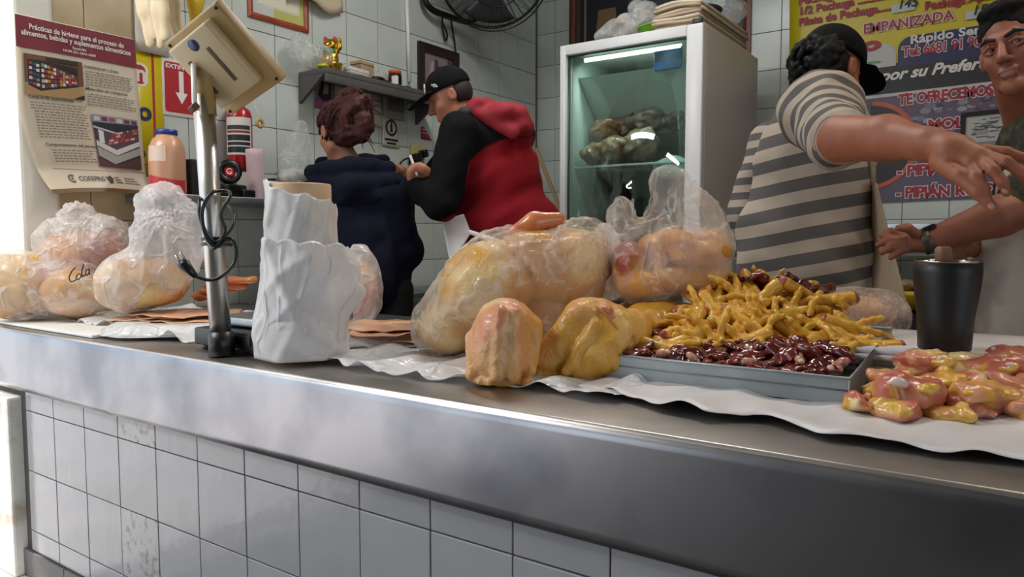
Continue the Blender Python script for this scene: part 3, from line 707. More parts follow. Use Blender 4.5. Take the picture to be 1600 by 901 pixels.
part('coin', *net(cs((0.0, 0.047, 0.082), (0.015, 0.005, 0.02)), 0.002), mat('pale_gold', '#dcb95c', 0.3, 0.8), ck)
part('mouth_muzzle', *net(U(0.004, cs((-0.008, 0.036, 0.152), 0.010), cs((0.008, 0.036, 0.152), 0.010)), 0.0016), M_gold, ck)
def shelf_box(name, label, px, X, s, m, cat_, z=SZ, rz=0.1, bands=()):
    y = onshelf(px, X); t = thing(name, label, cat_, (X, y, z+0.0005))
    part('box', *boxv((X, y, z+s[2]/2+0.0005), s, rotm(0, 0, rz), 0.002), m, t)
    for v0, v1, mm_ in bands: part('printed_band', *boxv((X, y, z+s[2]*(v0+v1)/2), (s[0]+0.001, s[1]+0.001, s[2]*(v1-v0)), rotm(0, 0, rz)), mm_, t)
    return t
shelf_box('medicine_box', 'flat white printed carton on the wall shelf beside the cat', 557, XL+0.16, (0.05, 0.15, 0.045), mat('carton_white', '#cdc8c0', 0.6), 'box', bands=((0.25, 0.33, mat('ink_grey', '#6b6863', 0.5)), (0.55, 0.6, mat('ink_grey', '#6b6863', 0.5))))
shelf_box('kraft_box', 'small brown cardboard box standing behind the white carton', 566, XL+0.07, (0.08, 0.11, 0.115), mat('kraft_card', '#a98e6e', 0.7), 'box', bands=((0.82, 0.86, mat('ink_brown', '#4a3226', 0.5)),))
jx_ = XL+0.15; jy = onshelf(617, jx_)
jr = thing('vitamin_jar', 'black jar with orange lid and white label on the wall shelf', 'jar', (jx_, jy, SZ+0.0005))
part('jar_body', *lathe([(0, 0), (0.036, 0), (0.039, 0.005), (0.039, 0.062), (0.034, 0.07), (0, 0.07)], 20, (jx_, jy, SZ+0.0005)), M_black, jr)
part('lid', *lathe([(0, 0.07), (0.037, 0.07), (0.037, 0.09), (0.033, 0.093), (0, 0.093)], 20, (jx_, jy, SZ+0.0005)), mat('orange_lid', '#b4541d', 0.4), jr)
V, F = grid(lambda u, v: np.array([jx_+0.0396*math.cos(-1.3+1.0*u), jy+0.0396*math.sin(-1.3+1.0*u), SZ+0.012+0.045*v]), 8, 1); part('label_sheet', V, F, mat('label_white', '#cfcac2', 0.5), jr)
yb = onshelf(597, XL+0.16)
solo('sunglasses_case', *net(U(0.01, ell((XL+0.16, yb-0.03, SZ+0.018), (0.03, 0.05, 0.017)), ell((XL+0.15, yb+0.03, SZ+0.014), (0.03, 0.045, 0.013))), 0.004), M_black, 'low black pouch lying left of the black jar', 'pouch')
yb = onshelf(640, XL+0.15)
solo('small_plug', *net(U(0.004, ell((XL+0.15, yb-0.02, SZ+0.013), (0.02, 0.035, 0.012)), ell((XL+0.14, yb+0.04, SZ+0.010), (0.012, 0.02, 0.009))), 0.003), M_black, 'small black plug lying at the far end of the wall shelf', 'plug')
F_clear = film('clear_bag_film', '#e9ece8', 0.18, 0.5, 16)
F_white = film('white_bag_film', '#f2f0ee', 0.55, 0.9, 12)
def crumple(name, label, parts_, m, h=0.006, amp=0.006, seed=1, fr=60, group=None, cat_='bag'):
    V, F = net(wave(U(0.02, *parts_), amp, fr, seed), h); return solo(name, V, F, m, label, cat_, group)
crumple('clear_bag', 'crumpled clear plastic bag at the near end of the wall shelf', [ell((XL+0.11, SY0+0.05, SZ+0.075), (0.07, 0.10, 0.06)), ell((XL+0.08, SY0-0.04, SZ+0.10), (0.05, 0.08, 0.08))], F_clear, seed=5)
crumple('clear_bag', 'crumpled clear plastic bag behind the black pouch on the shelf', [ell((XL+0.06, onshelf(590, XL+0.06), SZ+0.05), (0.04, 0.09, 0.042))], F_clear, seed=6)
crumple('clear_bag', 'small clear plastic bag between the cat and the kraft box', [ell((XL+0.06, onshelf(540, XL+0.06), SZ+0.05), (0.04, 0.05, 0.045))], F_clear, seed=8)
solo('lime_wrapper', *net(wave(ell((XL+0.17, SY0+0.025, SZ+0.016), (0.03, 0.035, 0.011)), 0.002, 120, 3), 0.003), mat('lime_plastic', '#b5b832', 0.4), 'small lime green wrapper on the near corner of the wall shelf', 'wrapper')
# papers pinned below the shelf
def leaf(name, label, px0, py0, px1, py1, m, cat_='paper', polys=None, off=0.012, text=None):
    a = at(px0, py1, X=XL+off); b = at(px1, py0, X=XL+off); t = thing(name, label, cat_, (XL+off, (a[1]+b[1])/2, a[2]))
    w, h = b[1]-a[1], b[2]-a[2]
    part('sheet', *thick(*grid(lambda u, v: (XL+off+0.006*math.sin(3*u+2*v), a[1]+w*u, a[2]+h*v), 8, 8), 0.001), m, t)
    mp = flatmap((XL+off+0.007, a[1], a[2]), (0, w, 0), (0, 0, h), (1, 0, 0))
    if polys: prints(mp, polys, t, 'printed_picture')
    return t, mp
leaf('pin_up_picture', 'pink and dark printed picture pinned under the near end of the shelf', 492, 125, 524, 168, mat('paper_mauve', '#8c6e85', 0.6), 'picture', [('#2b2028', [(0.1, 0.4), (0.3, 0.85), (0.7, 0.9), (0.75, 0.35), (0.4, 0.2)]), ('#a0507e', rect(0.0, 0.0, 0.6, 0.25)), ('#b08f8a', [(0.35, 0.45), (0.6, 0.5), (0.62, 0.8), (0.4, 0.8)])])
leaf('receipt', 'white receipt sheet pinned beneath the shelf behind the red hair', 572, 138, 602, 195, mat('notice_paper', '#cfcabb', 0.6), 'paper', [('#3d3d3c', rect(0.1, 0.62, 0.9, 0.64)), ('#77746f', rect(0.1, 0.3, 0.7, 0.32)), ('#77746f', rect(0.1, 0.5, 0.8, 0.52))])
leaf('receipt', 'grey printed sheet pinned next to the receipt under the shelf', 598, 143, 632, 183, mat('paper_grey', '#9a9890', 0.6), 'paper', [('#6f6d68', rect(0.2, 0.25, 0.95, 0.9))], 0.018)
t_, mp_ = leaf('no_smoking_notice', 'small white notice with a round black symbol and lettering', 597, 184, 623, 228, mat('notice_paper', '#cfcabb', 0.6), 'notice', [('#232323', [(0.5+0.34*math.cos(a), 0.62+0.27*math.sin(a)) for a in np.linspace(0, 6.1, 24)]), ('#cfcabb', [(0.5+0.24*math.cos(a), 0.62+0.19*math.sin(a)) for a in np.linspace(0, 6.1, 24)]), ('#232323', [(0.42, 0.48), (0.58, 0.48), (0.56, 0.7), (0.5, 0.98), (0.44, 0.7)]), ('#232323', rect(0.12, 0.20, 0.88, 0.27)), ('#232323', rect(0.22, 0.09, 0.78, 0.15))], 0.012)
leaf('red_sticker', 'small red sticker on the wall left of the black sleeve', 657, 201, 675, 217, mat('sticker_red', '#9c2734', 0.4), 'sticker', [('#c98d8f', rect(0.1, 0.45, 0.55, 0.6)), ('#d8b5b3', rect(0.1, 0.75, 0.35, 0.85))], 0.006)
# outlet, adapter and cord
ol = thing('wall_outlet', 'cream wall outlet with black adapters plugged in', 'outlet', at(655, 262, X=XL+0.02))
a = at(641, 262, X=XL+0.01); b = at(661, 228, X=XL+0.01)
part('plate', *box2((XL+0.008, a[1], a[2]), (XL+0.022, b[1], b[2]), 0.003), mat('outlet_cream', '#c3b27e', 0.5), ol)
for q, s in (((652, 246), 0.03), ((662, 240), 0.026), ((646, 250), 0.022)):
    part('adapter', *boxv(at(*q, X=XL+0.045), (0.05, s*1.6, s*1.8), rotm(0.3), 0.008), M_black, ol)
solo('adapter_cord', *tube(spline([at(656, 250, X=XL+0.06), at(640, 247, X=XL+0.08), at(628, 252, X=XL+0.07), at(621, 266, X=XL+0.05), at(621, 290, X=XL+0.04)], 6), 0.006, 6), M_black, 'black cord drooping from the outlet adapters', 'cord')
solo('wall_knob', *lathe([(0, 0), (0.03, 0), (0.034, 0.02), (0.025, 0.045), (0, 0.05)], 16, at(641, 151, X=XL+0.01), frame((1, 0, 0))), M_black, 'round black buzzer on the wall below the shelf end', 'knob')  # modelled as a plain round wall knob
crumple('hanging_clear_bag', 'big clear plastic bag hanging on the tiles left of the red haired woman', [pe(462, 262, 3.50, 26, 0.05, 50), pe(470, 225, 3.52, 16, 0.04, 36), pe(448, 290, 3.48, 16, 0.05, 22)], film('clear_bag_film_thin', '#dfe4e0', 0.08, 0.30, 16), 0.008, 0.007, 9, 40)
# ---------------------------------------------------------------- steel ledge along the left wall
LZ = at(430, 311, X=XL+0.30)[2]
lg = thing('steel_ledge', 'narrow steel ledge along the left wall behind the scale', 'ledge', (XL, 2.3, LZ-0.4))
part('top', *box2((XL+0.006, 1.66, LZ-0.03), (XL+0.34, 2.75, LZ), 0.003), M_steel_dull, lg)
for y in (1.8, 2.6):
    part('bracket', *box2((XL+0.008, y, LZ-0.10), (XL+0.03, y+0.02, LZ-0.03)), M_steel_dull, lg)
lx = XL+0.22
def onledge(px, X=None): return at(px, 300, X=X or lx)[1]
# jug of dressing
q = at(263, 305, X=lx); jy = q[1]; k = 1.0
jg = thing('dressing_jug', 'big orange dressing jug with blue lid and red label', 'jug', (lx, jy, LZ+0.0005))
Hj = at(263, 203, X=lx)[2]-LZ; rj = 29*2.84/FOC
part('bottle', *lathe([(0, 0), (rj*0.94, 0), (rj, 0.012), (rj, Hj*0.62), (rj*0.96, Hj*0.72), (rj*0.78, Hj*0.84), (rj*0.58, Hj*0.89), (rj*0.55, Hj*0.93), (0, Hj*0.93)], 28, (lx, jy, LZ)), mat('dressing_orange', '#cd9c7e', 0.3, sss=0.15), jg)
part('lid', *lathe([(0, Hj*0.92), (rj*0.6, Hj*0.92), (rj*0.6, Hj*0.99), (rj*0.5, Hj), (0, Hj)], 28, (lx, jy, LZ), wob=lambda a, z: 0.012*math.sin(30*a)), mat('lid_blue', '#27409a', 0.35), jg)
V, F = grid(lambda u, v: np.array([lx+rj*1.006*math.cos(-2.3+2.9*u), jy+rj*1.006*math.sin(-2.3+2.9*u), LZ+Hj*(0.01+(0.27+0.06*math.sin(2.2+3*u))*v)]), 20, 3); part('red_label', V, F, mat('label_red', '#c2343a', 0.4), jg)
V, F = grid(lambda u, v: np.array([lx+rj*1.004*math.cos(-1.75+1.15*u), jy+rj*1.004*math.sin(-1.75+1.15*u), LZ+Hj*(0.50+0.23*v)]), 12, 3); part('upper_label', V, F, mat('label_pink', '#e3c9b8', 0.4), jg)
A = []
jm = lambda P: np.stack([lx+(rj*1.008+P[:, 2])*np.cos(-1.75+P[:, 0]), jy+(rj*1.008+P[:, 2])*np.sin(-1.75+P[:, 0]), LZ+Hj*P[:, 1]], 1)
for kx in range(9): A.append(('#b5683a', rect(0.05, 0.325+0.018*kx, 0.85+0.1*(kx % 2), 0.333+0.018*kx)))
for kx in range(5): A.append(('#b09a90', rect(0.1, 0.53+0.035*kx, 1.0, 0.54+0.035*kx)))
A += [('#f1e4de', rect(0.98, 0.04, 1.14, 0.14)), ('#e5a5a0', rect(0.3, 0.10, 0.7, 0.112)), ('#e5a5a0', rect(0.3, 0.14, 0.7, 0.15))]+[('#2b2020', rect(0.99+0.02*i, 0.05, 1.0+0.02*i, 0.13)) for i in range(7)]
prints(jm, A, jg, 'label_print', 0.0005)
# tall pink foam cup
q = onledge(400); rc = 16.5*3.0/FOC; Hc = at(400, 234, X=lx)[2]-LZ
solo('foam_cup', *lathe([(0, 0), (rc*0.82, 0), (rc*0.84, 0.004), (rc*0.97, Hc*0.85), (rc, Hc*0.87), (rc*1.0, Hc*0.985), (rc*0.95, Hc), (rc*0.88, Hc*0.98), (rc*0.84, Hc*0.7), (0, Hc*0.7)], 24, (lx, q, LZ+0.0005)), mat('foam_pink', '#c9a3ab', 0.6, var=(5, '#d6c6c6')), 'tall pinkish white foam cup on the ledge right of the scale pole', 'cup')
# tape dispenser roll and black boxes on the ledge
q = at(347, 268, X=lx-0.02)
tr = thing('tape_roll', 'black tape roll with a red label standing on the ledge behind the scale pole', 'tape', (lx, q[1], LZ+0.0005))
rr = 0.052; cc = np.array([lx+0.03, q[1], LZ+rr+0.06]); RR = frame((0.9, -0.42, 0.1))
part('roll', *lathe([(0.026, -0.022), (rr, -0.022), (rr+0.002, 0), (rr, 0.022), (0.026, 0.022), (0.026, -0.022)], 28, cc, RR), M_black, tr)
part('core_label', *lathe([(0, -0.003), (0.0255, -0.003), (0.0255, 0.003), (0, 0.003)], 20, cc+RR[:, 2]*0.012, RR), mat('label_red', '#c2343a', 0.4), tr)
part('core_mark', *tube([cc+RR[:, 2]*0.016+RR[:, 0]*0.012*math.cos(a)+RR[:, 1]*0.012*math.sin(a) for a in np.linspace(0.6, 5.6, 12)], 0.0025, 5), M_white_pl, tr)
part('stand', *boxv(cc-np.array([0, 0, rr+0.028]), (0.09, 0.13, 0.05), rotm(0, 0, 0.3), 0.008), M_black, tr)
solo('black_radio', *boxv((lx-0.05, onledge(308, lx-0.05), LZ+0.08), (0.09, 0.12, 0.158), rotm(0, 0, 0.05), 0.012), mat('black_fabric', '#151517', 0.7), 'boxy black speaker on the ledge between jug and scale pole', 'speaker')
solo('black_case', *boxv((lx+0.02, onledge(377, lx+0.02), LZ+0.0185), (0.11, 0.07, 0.036), rotm(0, 0, 0.1), 0.008), M_black, 'flat black case lying on the ledge by the foam cup', 'case')
solo('dark_crate', *boxv((lx-0.05, onledge(452, lx-0.05), LZ+0.051), (0.16, 0.30, 0.10), None, 0.008), mat('dark_brown_box', '#2a2422', 0.6), 'low dark brown box on the ledge behind the bag roll', 'box')
crumple('white_pouch', 'white plastic pouch draped over the dark box on the ledge', [ell((lx+0.0, onledge(470, lx), LZ+0.125), (0.07, 0.14, 0.03)), ell((lx+0.04, onledge(455, lx), LZ+0.11), (0.05, 0.09, 0.035))], mat('white_pouch', '#cdc9be', 0.5), seed=12)
# low bench behind the writing people
bn = thing('low_bench', 'dark steel bench in the shade behind the counter', 'bench', (-2.9, 3.6, PF))
part('bench_top', *box2((-3.1, 2.9, 0.86), (-2.72, 4.5, 0.89), 0.004), M_steel_dull, bn); part('shelf_board', *box2((-3.08, 2.92, 0.5), (-2.74, 4.48, 0.52)), M_steel_dull, bn)
for x, y in ((-3.05, 2.95), (-2.76, 2.95), (-3.05, 4.45), (-2.76, 4.45)): part('leg', *box2((x-0.02, y-0.02, PF), (x+0.02, y+0.02, 0.86)), M_steel_dull, bn)
# wooden stick leaning in the corner
solo('broom_handle', *tube([at(838, 232, Y=4.3), at(882, 345, Y=4.3), at(960, 560, Y=4.3)], 0.014, 10), mat('pale_wood', '#a08662', 0.6), 'pale wooden stick leaning beside the fridge', 'stick')
# ================================================================ FRIDGE
fx0, fx1, fy0, fy1, fz = -2.150, -1.336, 3.57, 4.48, 2.245
fg = thing('display_fridge', 'tall grey white display fridge with a glass door', 'fridge', ((fx0+fx1)/2, (fy0+fy1)/2, PF))
M_enamel = mat('fridge_enamel', '#b4b0aa', 0.35, var=(2, '#a8a49e')); M_enamel_w = mat('fridge_white', '#d2d3d4', 0.3)
M_inner = mat('fridge_inner', '#8f9a94', 0.4)
w = 0.045
part('side_panel', *box2((fx0, fy0+0.05, PF+0.05), (fx0+w, fy1, fz), 0.006), M_enamel, fg); part('side_panel', *box2((fx1-w, fy0+0.05, PF+0.05), (fx1, fy1, fz), 0.006), M_enamel, fg)
part('top_panel', *box2((fx0+w, fy0+0.05, fz-w), (fx1-w, fy1, fz), 0.004), M_enamel, fg); part('floor_panel', *box2((fx0+w, fy0+0.05, PF+0.05), (fx1-w, fy1, PF+0.35)), M_enamel, fg)
part('back_panel', *box2((fx0+w, fy1-w, PF+0.35), (fx1-w, fy1, fz-w)), M_inner, fg)
for a, b in (((fx0+w, fy0+0.06, PF+0.35), (fx0+w+0.004, fy1-w, fz-w)), ((fx1-w-0.004, fy0+0.06, PF+0.35), (fx1-w, fy1-w, fz-w))): part('liner', *box2(a, b), M_inner, fg)
V = [(fx0+w+.005, fy0+0.12, fz-0.16), (fx1-w-.005, fy0+0.12, fz-0.16), (fx1-w-.005, fy0+0.42, fz-0.46), (fx0+w+.005, fy0+0.42, fz-0.46), (fx0+w+.005, fy1-w, fz-0.20), (fx1-w-.005, fy1-w, fz-0.20), (fx1-w-.005, fy1-w, fz-0.48), (fx0+w+.005, fy1-w, fz-0.48)]
ev = part('evaporator_cover', V, [(0, 1, 2, 3), (3, 2, 6, 7), (0, 4, 5, 1), (0, 3, 7, 4), (1, 5, 6, 2)], mat('evaporator_white', '#ccd5cf', 0.4), fg, False)
for x in (fx0+0.30, fx1-0.17): part('fan_knob', *lathe([(0, 0), (0.016, 0), (0.014, 0.02), (0, 0.022)], 12, (x, fy0+0.31, fz-0.36), frame((0, -0.7, -0.7))), M_black, ev)
dr = part('door_bar', *box2((fx0, fy0, PF+0.06), (fx0+0.035, fy0+0.045, fz), 0.004), M_enamel_w, fg); part('door_bar', *box2((fx1-0.085, fy0, PF+0.06), (fx1, fy0+0.045, fz), 0.008), M_enamel_w, fg)
part('door_bar', *box2((fx0+0.035, fy0, fz-0.055), (fx1-0.085, fy0+0.045, fz), 0.004), M_enamel_w, fg); part('door_bar', *box2((fx0+0.035, fy0, PF+0.06), (fx1-0.085, fy0+0.045, PF+0.16), 0.004), M_enamel_w, fg)
def glass_mat():
    m = bpy.data.materials.new('door_glass'); m.use_nodes = True; nt = m.node_tree; N = nt.nodes; L = nt.links; N.clear()
    out = N.new('ShaderNodeOutputMaterial'); tr = N.new('ShaderNodeBsdfTransparent'); tr.inputs[0].default_value = (0.84, 0.92, 0.89, 1)
    gl = N.new('ShaderNodeBsdfGlossy'); gl.inputs[0].default_value = (0.8, 1.0, 0.95, 1); gl.inputs['Roughness'].default_value = 0.03
    mx = N.new('ShaderNodeMixShader'); mx.inputs[0].default_value = 0.10; L.new(tr.outputs[0], mx.inputs[1]); L.new(gl.outputs[0], mx.inputs[2]); L.new(mx.outputs[0], out.inputs[0]); return m
part('glass_pane', *box2((fx0+0.03, fy0+0.020, PF+0.15), (fx1-0.08, fy0+0.026, fz-0.05)), glass_mat(), fg)
part('gasket', *box2((fx0+0.032, fy0+0.028, PF+0.15), (fx0+0.040, fy0+0.045, fz-0.05)), M_black, fg); part('gasket', *box2((fx0+0.04, fy0+0.028, fz-0.062), (fx1-0.085, fy0+0.045, fz-0.055)), M_black, fg)
sz = at(990, 256, Y=fy0+0.12)[2]
sh = part('wire_shelf', *box2((fx0+w+.005, fy0+0.08, sz-0.012), (fx1-w-.005, fy0+0.095, sz), 0.002), mat('shelf_white', '#c9d2cf', 0.35), fg)
for k in range(14):
    x = fx0+w+0.03+k*(fx1-fx0-2*w-0.06)/13; part('shelf_wire', *tube([(x, fy0+0.09, sz-0.006), (x, fy1-w, sz-0.006)], 0.003, 5), mat('shelf_white', '#c9d2cf', 0.35), sh)
part('added_tube', *lathe([(0.012, -0.28), (0.012, 0.28)], 10, ((fx0+fx1)/2-0.02, fy0+0.09, fz-0.075), rotm(0, math.pi/2, 0)), mat('added_tube_glow', '#e8fff6', 0.4, emit=3.0), fg)  # glowing tube added to brighten the dark cabinet inside
area_light('fridge_fill', ((fx0+fx1)/2-0.02, fy0+0.10, fz-0.09), 0.56, 0.02, 2.2, (0.86, 1.0, 0.94), (0.5, 0, 0))  # added fill light for the fridge interior
part('plinth', *box2((fx0+0.03, fy0+0.08, PF), (fx1-0.03, fy1-0.05, PF+0.05)), M_black, fg)
# bagged chicken pieces on the fridge shelf
M_inbag = mat('bagged_meat', '#a5864f', 0.35, var=(22, '#8b5a48'), coat=0.4)
for i, (px, py, dy, rx, rz, cc) in enumerate(((930, 240, 0.12, 0.06, 0.05, '#a5864f'), (962, 232, 0.14, 0.075, 0.055, '#b09465'), (945, 205, 0.26, 0.07, 0.06, '#a9743f'), (1000, 226, 0.16, 0.085, 0.07, '#a6907a'), (1010, 190, 0.34, 0.09, 0.06, '#94867a'), (1055, 180, 0.40, 0.09, 0.075, '#8f8379'), (975, 200, 0.38, 0.08, 0.07, '#9a6a5a'))):
    p = at(px, py, Y=fy0+dy); p[2] = max(p[2], sz+rz*0.8)
    rx, rz = rx*1.25, rz*1.2; p[2] = max(p[2], sz+rz*0.85)
    V, F = net(wave(wave(U(0.015, ell(p, (rx, 0.08, rz)), ell(p+np.array([rx*0.5, -0.03, rz*0.4]), (rx*0.5, 0.05, rz*0.5)), ell(p+np.array([-rx*0.45, -0.03, -rz*0.2]), (rx*0.45, 0.05, rz*0.5))), 0.007, 60, i), 0.003, 150, i), 0.007)
    solo('chilled_bag', V, F, mat('chilled_%d' % i, cc, 0.3, var=(25, '#7d5548'), coat=0.5), ('small bag of yellow chicken parts at the near left of the fridge shelf', 'bag of chicken pieces low on the fridge shelf beside the yellow parts', 'orange bag of chicken upper left on the fridge pile', 'pale bag of chicken in the middle of the fridge shelf', 'greyish bag of meat high in the middle of the fridge pile', 'greyish bag of meat at the far right of the fridge pile', 'pinkish bag of meat at the back of the fridge pile')[i], 'bag', 'bags in the fridge')
solo('blue_reflection', *boxv(at(1044, 92, Y=fy0+0.095), (0.15, 0.02, 0.11), None, 0.004), mat('reflection_blue', '#2f6fb8', 0.3, var=(18, '#0f2f6e')), 'blue box standing in for a reflection in the glass at the top of the fridge', 'packet')  # solid box put in for a blue reflection in the door glass
solo('pale_packet', *net(wave(ell(at(1050, 262, Y=fy0+0.12)+np.array([0, 0, 0.0]), (0.10, 0.03, 0.06)), 0.004, 50, 3), 0.006), mat('pale_green_film', '#b9d6cf', 0.2, coat=0.5), 'pale green plastic packet hanging at the right end of the fridge shelf', 'packet')
# things on top of the fridge
fzt = fz+0.001
def ontop(px, py): return at(px, py, Z=fzt)
p = ontop(965, 62)
crumple('white_bag', 'white plastic bag slumped on the left of the fridge top', [ell((fx0+0.30, fy0+0.22, fzt+0.085), (0.13, 0.12, 0.08)), ell((fx0+0.22, fy0+0.20, fzt+0.05), (0.10, 0.11, 0.045)), ell((fx0+0.40, fy0+0.26, fzt+0.13), (0.09, 0.09, 0.11)), ell((fx0+0.33, fy0+0.28, fzt+0.19), (0.05, 0.06, 0.07))], film('fridge_top_bag', '#dcdad6', 0.45, 0.8, 10), 0.009, 0.012, 21, 40)
q = (fx0+0.50, fy0+0.20)
bw = thing('green_bowl', 'lime green plastic bowl on top of the fridge', 'bowl', (*q, fzt))
part('bowl_body', *lathe([(0, 0), (0.06, 0), (0.065, 0.004), (0.115, 0.062), (0.118, 0.062), (0.112, 0.058), (0.06, 0.01), (0, 0.01)], 28, (*q, fzt)), mat('lime_green', '#6fb21e', 0.35), bw)
part('rim', *tube([(q[0]+0.117*math.cos(a), q[1]+0.117*math.sin(a), fzt+0.062) for a in np.linspace(0, 6.283, 29)], 0.004, 6, False), mat('lime_green', '#6fb21e', 0.35), bw)
solo('red_cloth', *net(wave(ell((q[0]+0.04, q[1]+0.22, fzt+0.05), (0.09, 0.08, 0.05)), 0.006, 40, 2), 0.008), mat('red_plastic', '#a82a22', 0.5), 'small red bundle behind the green bowl', 'bundle')
M_pap = [mat('paper_%d' % i, c, 0.7) for i, c in enumerate(('#b9a88f', '#ad9a80', '#c4b59d', '#a4927c'))]
for i in range(7):
    dx = random.uniform(-0.012, 0.012)
    hh = 0.016
    def pf_(u, v, i=i, dx=dx): return (fx1-0.27+0.25*u+dx, fy0+0.03+0.74*v+dx, fzt+0.0175*(i+1)+0.004*math.sin(5*u+i)+0.012*i/7*math.sin(math.pi*u))
    solo('newspaper', *thick(*grid(pf_, 8, 8), 0.0150), M_pap[i % 4], 'folded newspaper, %s in the stack on the fridge' % ('bottom one', 'second from the bottom', 'third from the bottom', 'fourth from the bottom', 'fifth from the bottom', 'sixth from the bottom', 'topmost')[i], 'newspaper', 'newspapers on the fridge')
solo('black_clip', *boxv((fx1-0.035, fy0+0.022, fzt+0.014), (0.05, 0.02, 0.026), None, 0.004), M_black, 'small black clip on the front corner of the fridge top', 'clip')
solo('dark_cap', *net(U(0.02, ell((fx1-0.12, fy0+0.35, fzt+0.158), (0.09, 0.10, 0.025))), 0.008), mat('dark_cloth', '#2a2829', 0.7), 'dark flat cap lying on the newspapers', 'bundle')  # a dark cap laid flat on the papers
crumple('clear_bag', 'puffed clear bag behind the newspapers on the fridge', [ell((fx1-0.10, fy0+0.60, fzt+0.21), (0.12, 0.12, 0.075))], F_clear, 0.008, 0.006, 31)
# big dark picture in a brown frame behind the fridge
a = at(892, 30, Y=YB)[0]; b = at(1175, 30, Y=YB)[0]
bp_ = framed('framed_painting', 'large dark painting in a reddish brown frame above the fridge', a, b, 2.30, 3.1, mat('red_brown_wood', '#6b2f1d', 0.35), 0.05,
       [('#20242b', rect(0, 0, 1, 1)), ('#4d4236', rect(0.0, 0, 0.03, 1)), ('#8d7a68', rect(0.055, 0, 0.07, 1)), ('#8a6e4a', [(0.13, 0.42), (0.2, 0.38), (0.27, 0.5), (0.26, 0.7), (0.15, 0.7)]), ('#39424c', [(0.3, 0.2), (0.7, 0.2), (0.65, 0.9), (0.35, 0.9)]), ('#b9c0c6', [(0.10, 0.10), (0.16, 0.12), (0.17, 0.22), (0.12, 0.26)]), ('#8fa3b5', [(0.76, 0.2), (0.89, 0.15), (0.9, 1), (0.78, 1)]), ('#e6edf2', [(0.78, 0.4), (0.86, 0.35), (0.87, 1), (0.8, 1)]), ('#5f7487', rect(0.90, 0.05, 0.93, 1)), ('#7d6350', rect(0.93, 0, 0.95, 1))], 0.03, 'B')
# ================================================================ PRICE BANNER
bo = at(1232, 322, Y=YB-0.02); rz_ = math.radians(1.2)
ux = np.array([math.cos(rz_), 0, math.sin(rz_)]); uy = np.array([-math.sin(rz_), 0, math.cos(rz_)])
bn_ = thing('price_banner', 'printed price banner, yellow above and purple grey below, on the back wall', 'banner', bo)
bm_ = flatmap(bo, ux, uy, (0, -1, 0))
def buv(px, py):
    p = at(px, py, Y=YB-0.02)-bo; return float(p@ux), float(p@uy)
BWd, BH = 1.75, 1.50
V, F = grid(lambda u, v: bm_(np.array([[u*BWd, v*BH, -0.004+0.003*math.sin(9*u)]]))[0], 20, 10)
part('sheet', *thick(V, F, 0.002), mat('banner_vinyl', '#c9b51b', 0.4), bn_)
_, v_pur = buv(1500, 137); _, v_blk = buv(1450, 108); _, v_y = buv(1440, 62)
u_navy = buv(1403, 80)[0]; u_end = buv(1569, 150)[0]
P_ = [('#5c5163', rect(0, 0, BWd-0.005, v_pur)), ('#17181f', rect(0, v_pur+0.012, BWd-0.005, v_blk+0.06)), ('#b9b4b0', rect(0, v_pur-0.004, BWd-0.005, v_pur+0.014)),
      ('#b7b5b2', rrect(-0.0, v_blk+0.045, u_navy-0.01, v_y+0.01, 0.07, 'c')), ('#20204f', rrect(u_navy, v_blk+0.035, BWd-0.005, v_y+0.03, 0.07, 'd'))]
prints(bm_, P_, bn_, 'colour_fields', 0.001)
# speckle of the printed photograph behind the lower lettering
A = []
rb = random.Random(5)
for k in range(420):
    u = rb.uniform(0.30, u_end+0.4); v = rb.uniform(v_pur*0.35, v_pur-0.03); s = rb.uniform(0.006, 0.02)*(0.6+v)
    A.append((rb.choice(['#8a7f90', '#77707f', '#9a93a0', '#463d4e', '#54495a', '#6a4d5a']), [(u+s*math.cos(t)*1.4, v+s*math.sin(t)*0.8) for t in np.linspace(0, 5.6, 7)]))
tag(prints(bm_, A, bn_, 'food_photograph', 0.0018, step=0.000006), kind='stuff')
cu, cv_ = buv(1358, 228)
ring = [(cu+rr_*math.cos(t), cv_+rr_*math.sin(t)) for rr_, t in [(0.26, t) for t in np.linspace(-1.5, 1.5, 20)]+[(0.235, t) for t in np.linspace(1.5, -1.5, 20)]]
prints(bm_, [('#2f2930', [(cu+0.235*math.cos(t), cv_+0.235*math.sin(t)) for t in np.linspace(-1.55, 1.55, 20)]), ('#b5563f', ring)], bn_, 'orange_ring', 0.0048)
ink = {'red': mat('banner_red', '#9a1f33', 0.5), 'wht': mat('banner_white', '#d8d2cf', 0.5), 'blk': mat('banner_black', '#1a1a1c', 0.5)}
def btext(body, p0, p1, size, c, outline=None, bold=0.001, shear=0.0, lift=0.0055):
    u0, v0 = buv(*p0); u1, _ = buv(*p1); rot = 0
    V0, _ = text_vf(body, size, bold, shear); k_ = (u1-u0)/(V0[:, 0].max()-V0[:, 0].min())
    if outline: lettering(bm_, body, u0, v0, size, ink[outline], bn_, lift, bold+0.0042, shear, sx=k_)
    lettering(bm_, body, u0, v0, size, ink[c], bn_, lift+0.0015, bold, shear, sx=k_)
btext('Pechuga entera .......', (1248, 8), (1400, -12), 0.066, 'red', bold=0.003)
btext('1/2 Pechuga .............', (1248, 24), (1392, 2), 0.063, 'red', bold=0.003)
btext('Filete de Pechuga.....', (1248, 41), (1392, 17), 0.063, 'red', bold=0.003)
btext('Pechuga Apanada', (1445, 16), (1585, 0), 0.063, 'red', bold=0.003)
btext('EMPANIZADA', (1349, 53), (1490, 35), 0.076, 'red', 'wht', bold=0.002)
btext('Pollo', (1270, 92), (1376, 84), 0.106, 'red', bold=0.005)
prints(bm_, [('#4d8a3a', [buv(1320, 100), buv(1376, 95), buv(1376, 98), buv(1320, 104)])], bn_, 'green_underline', 0.004)
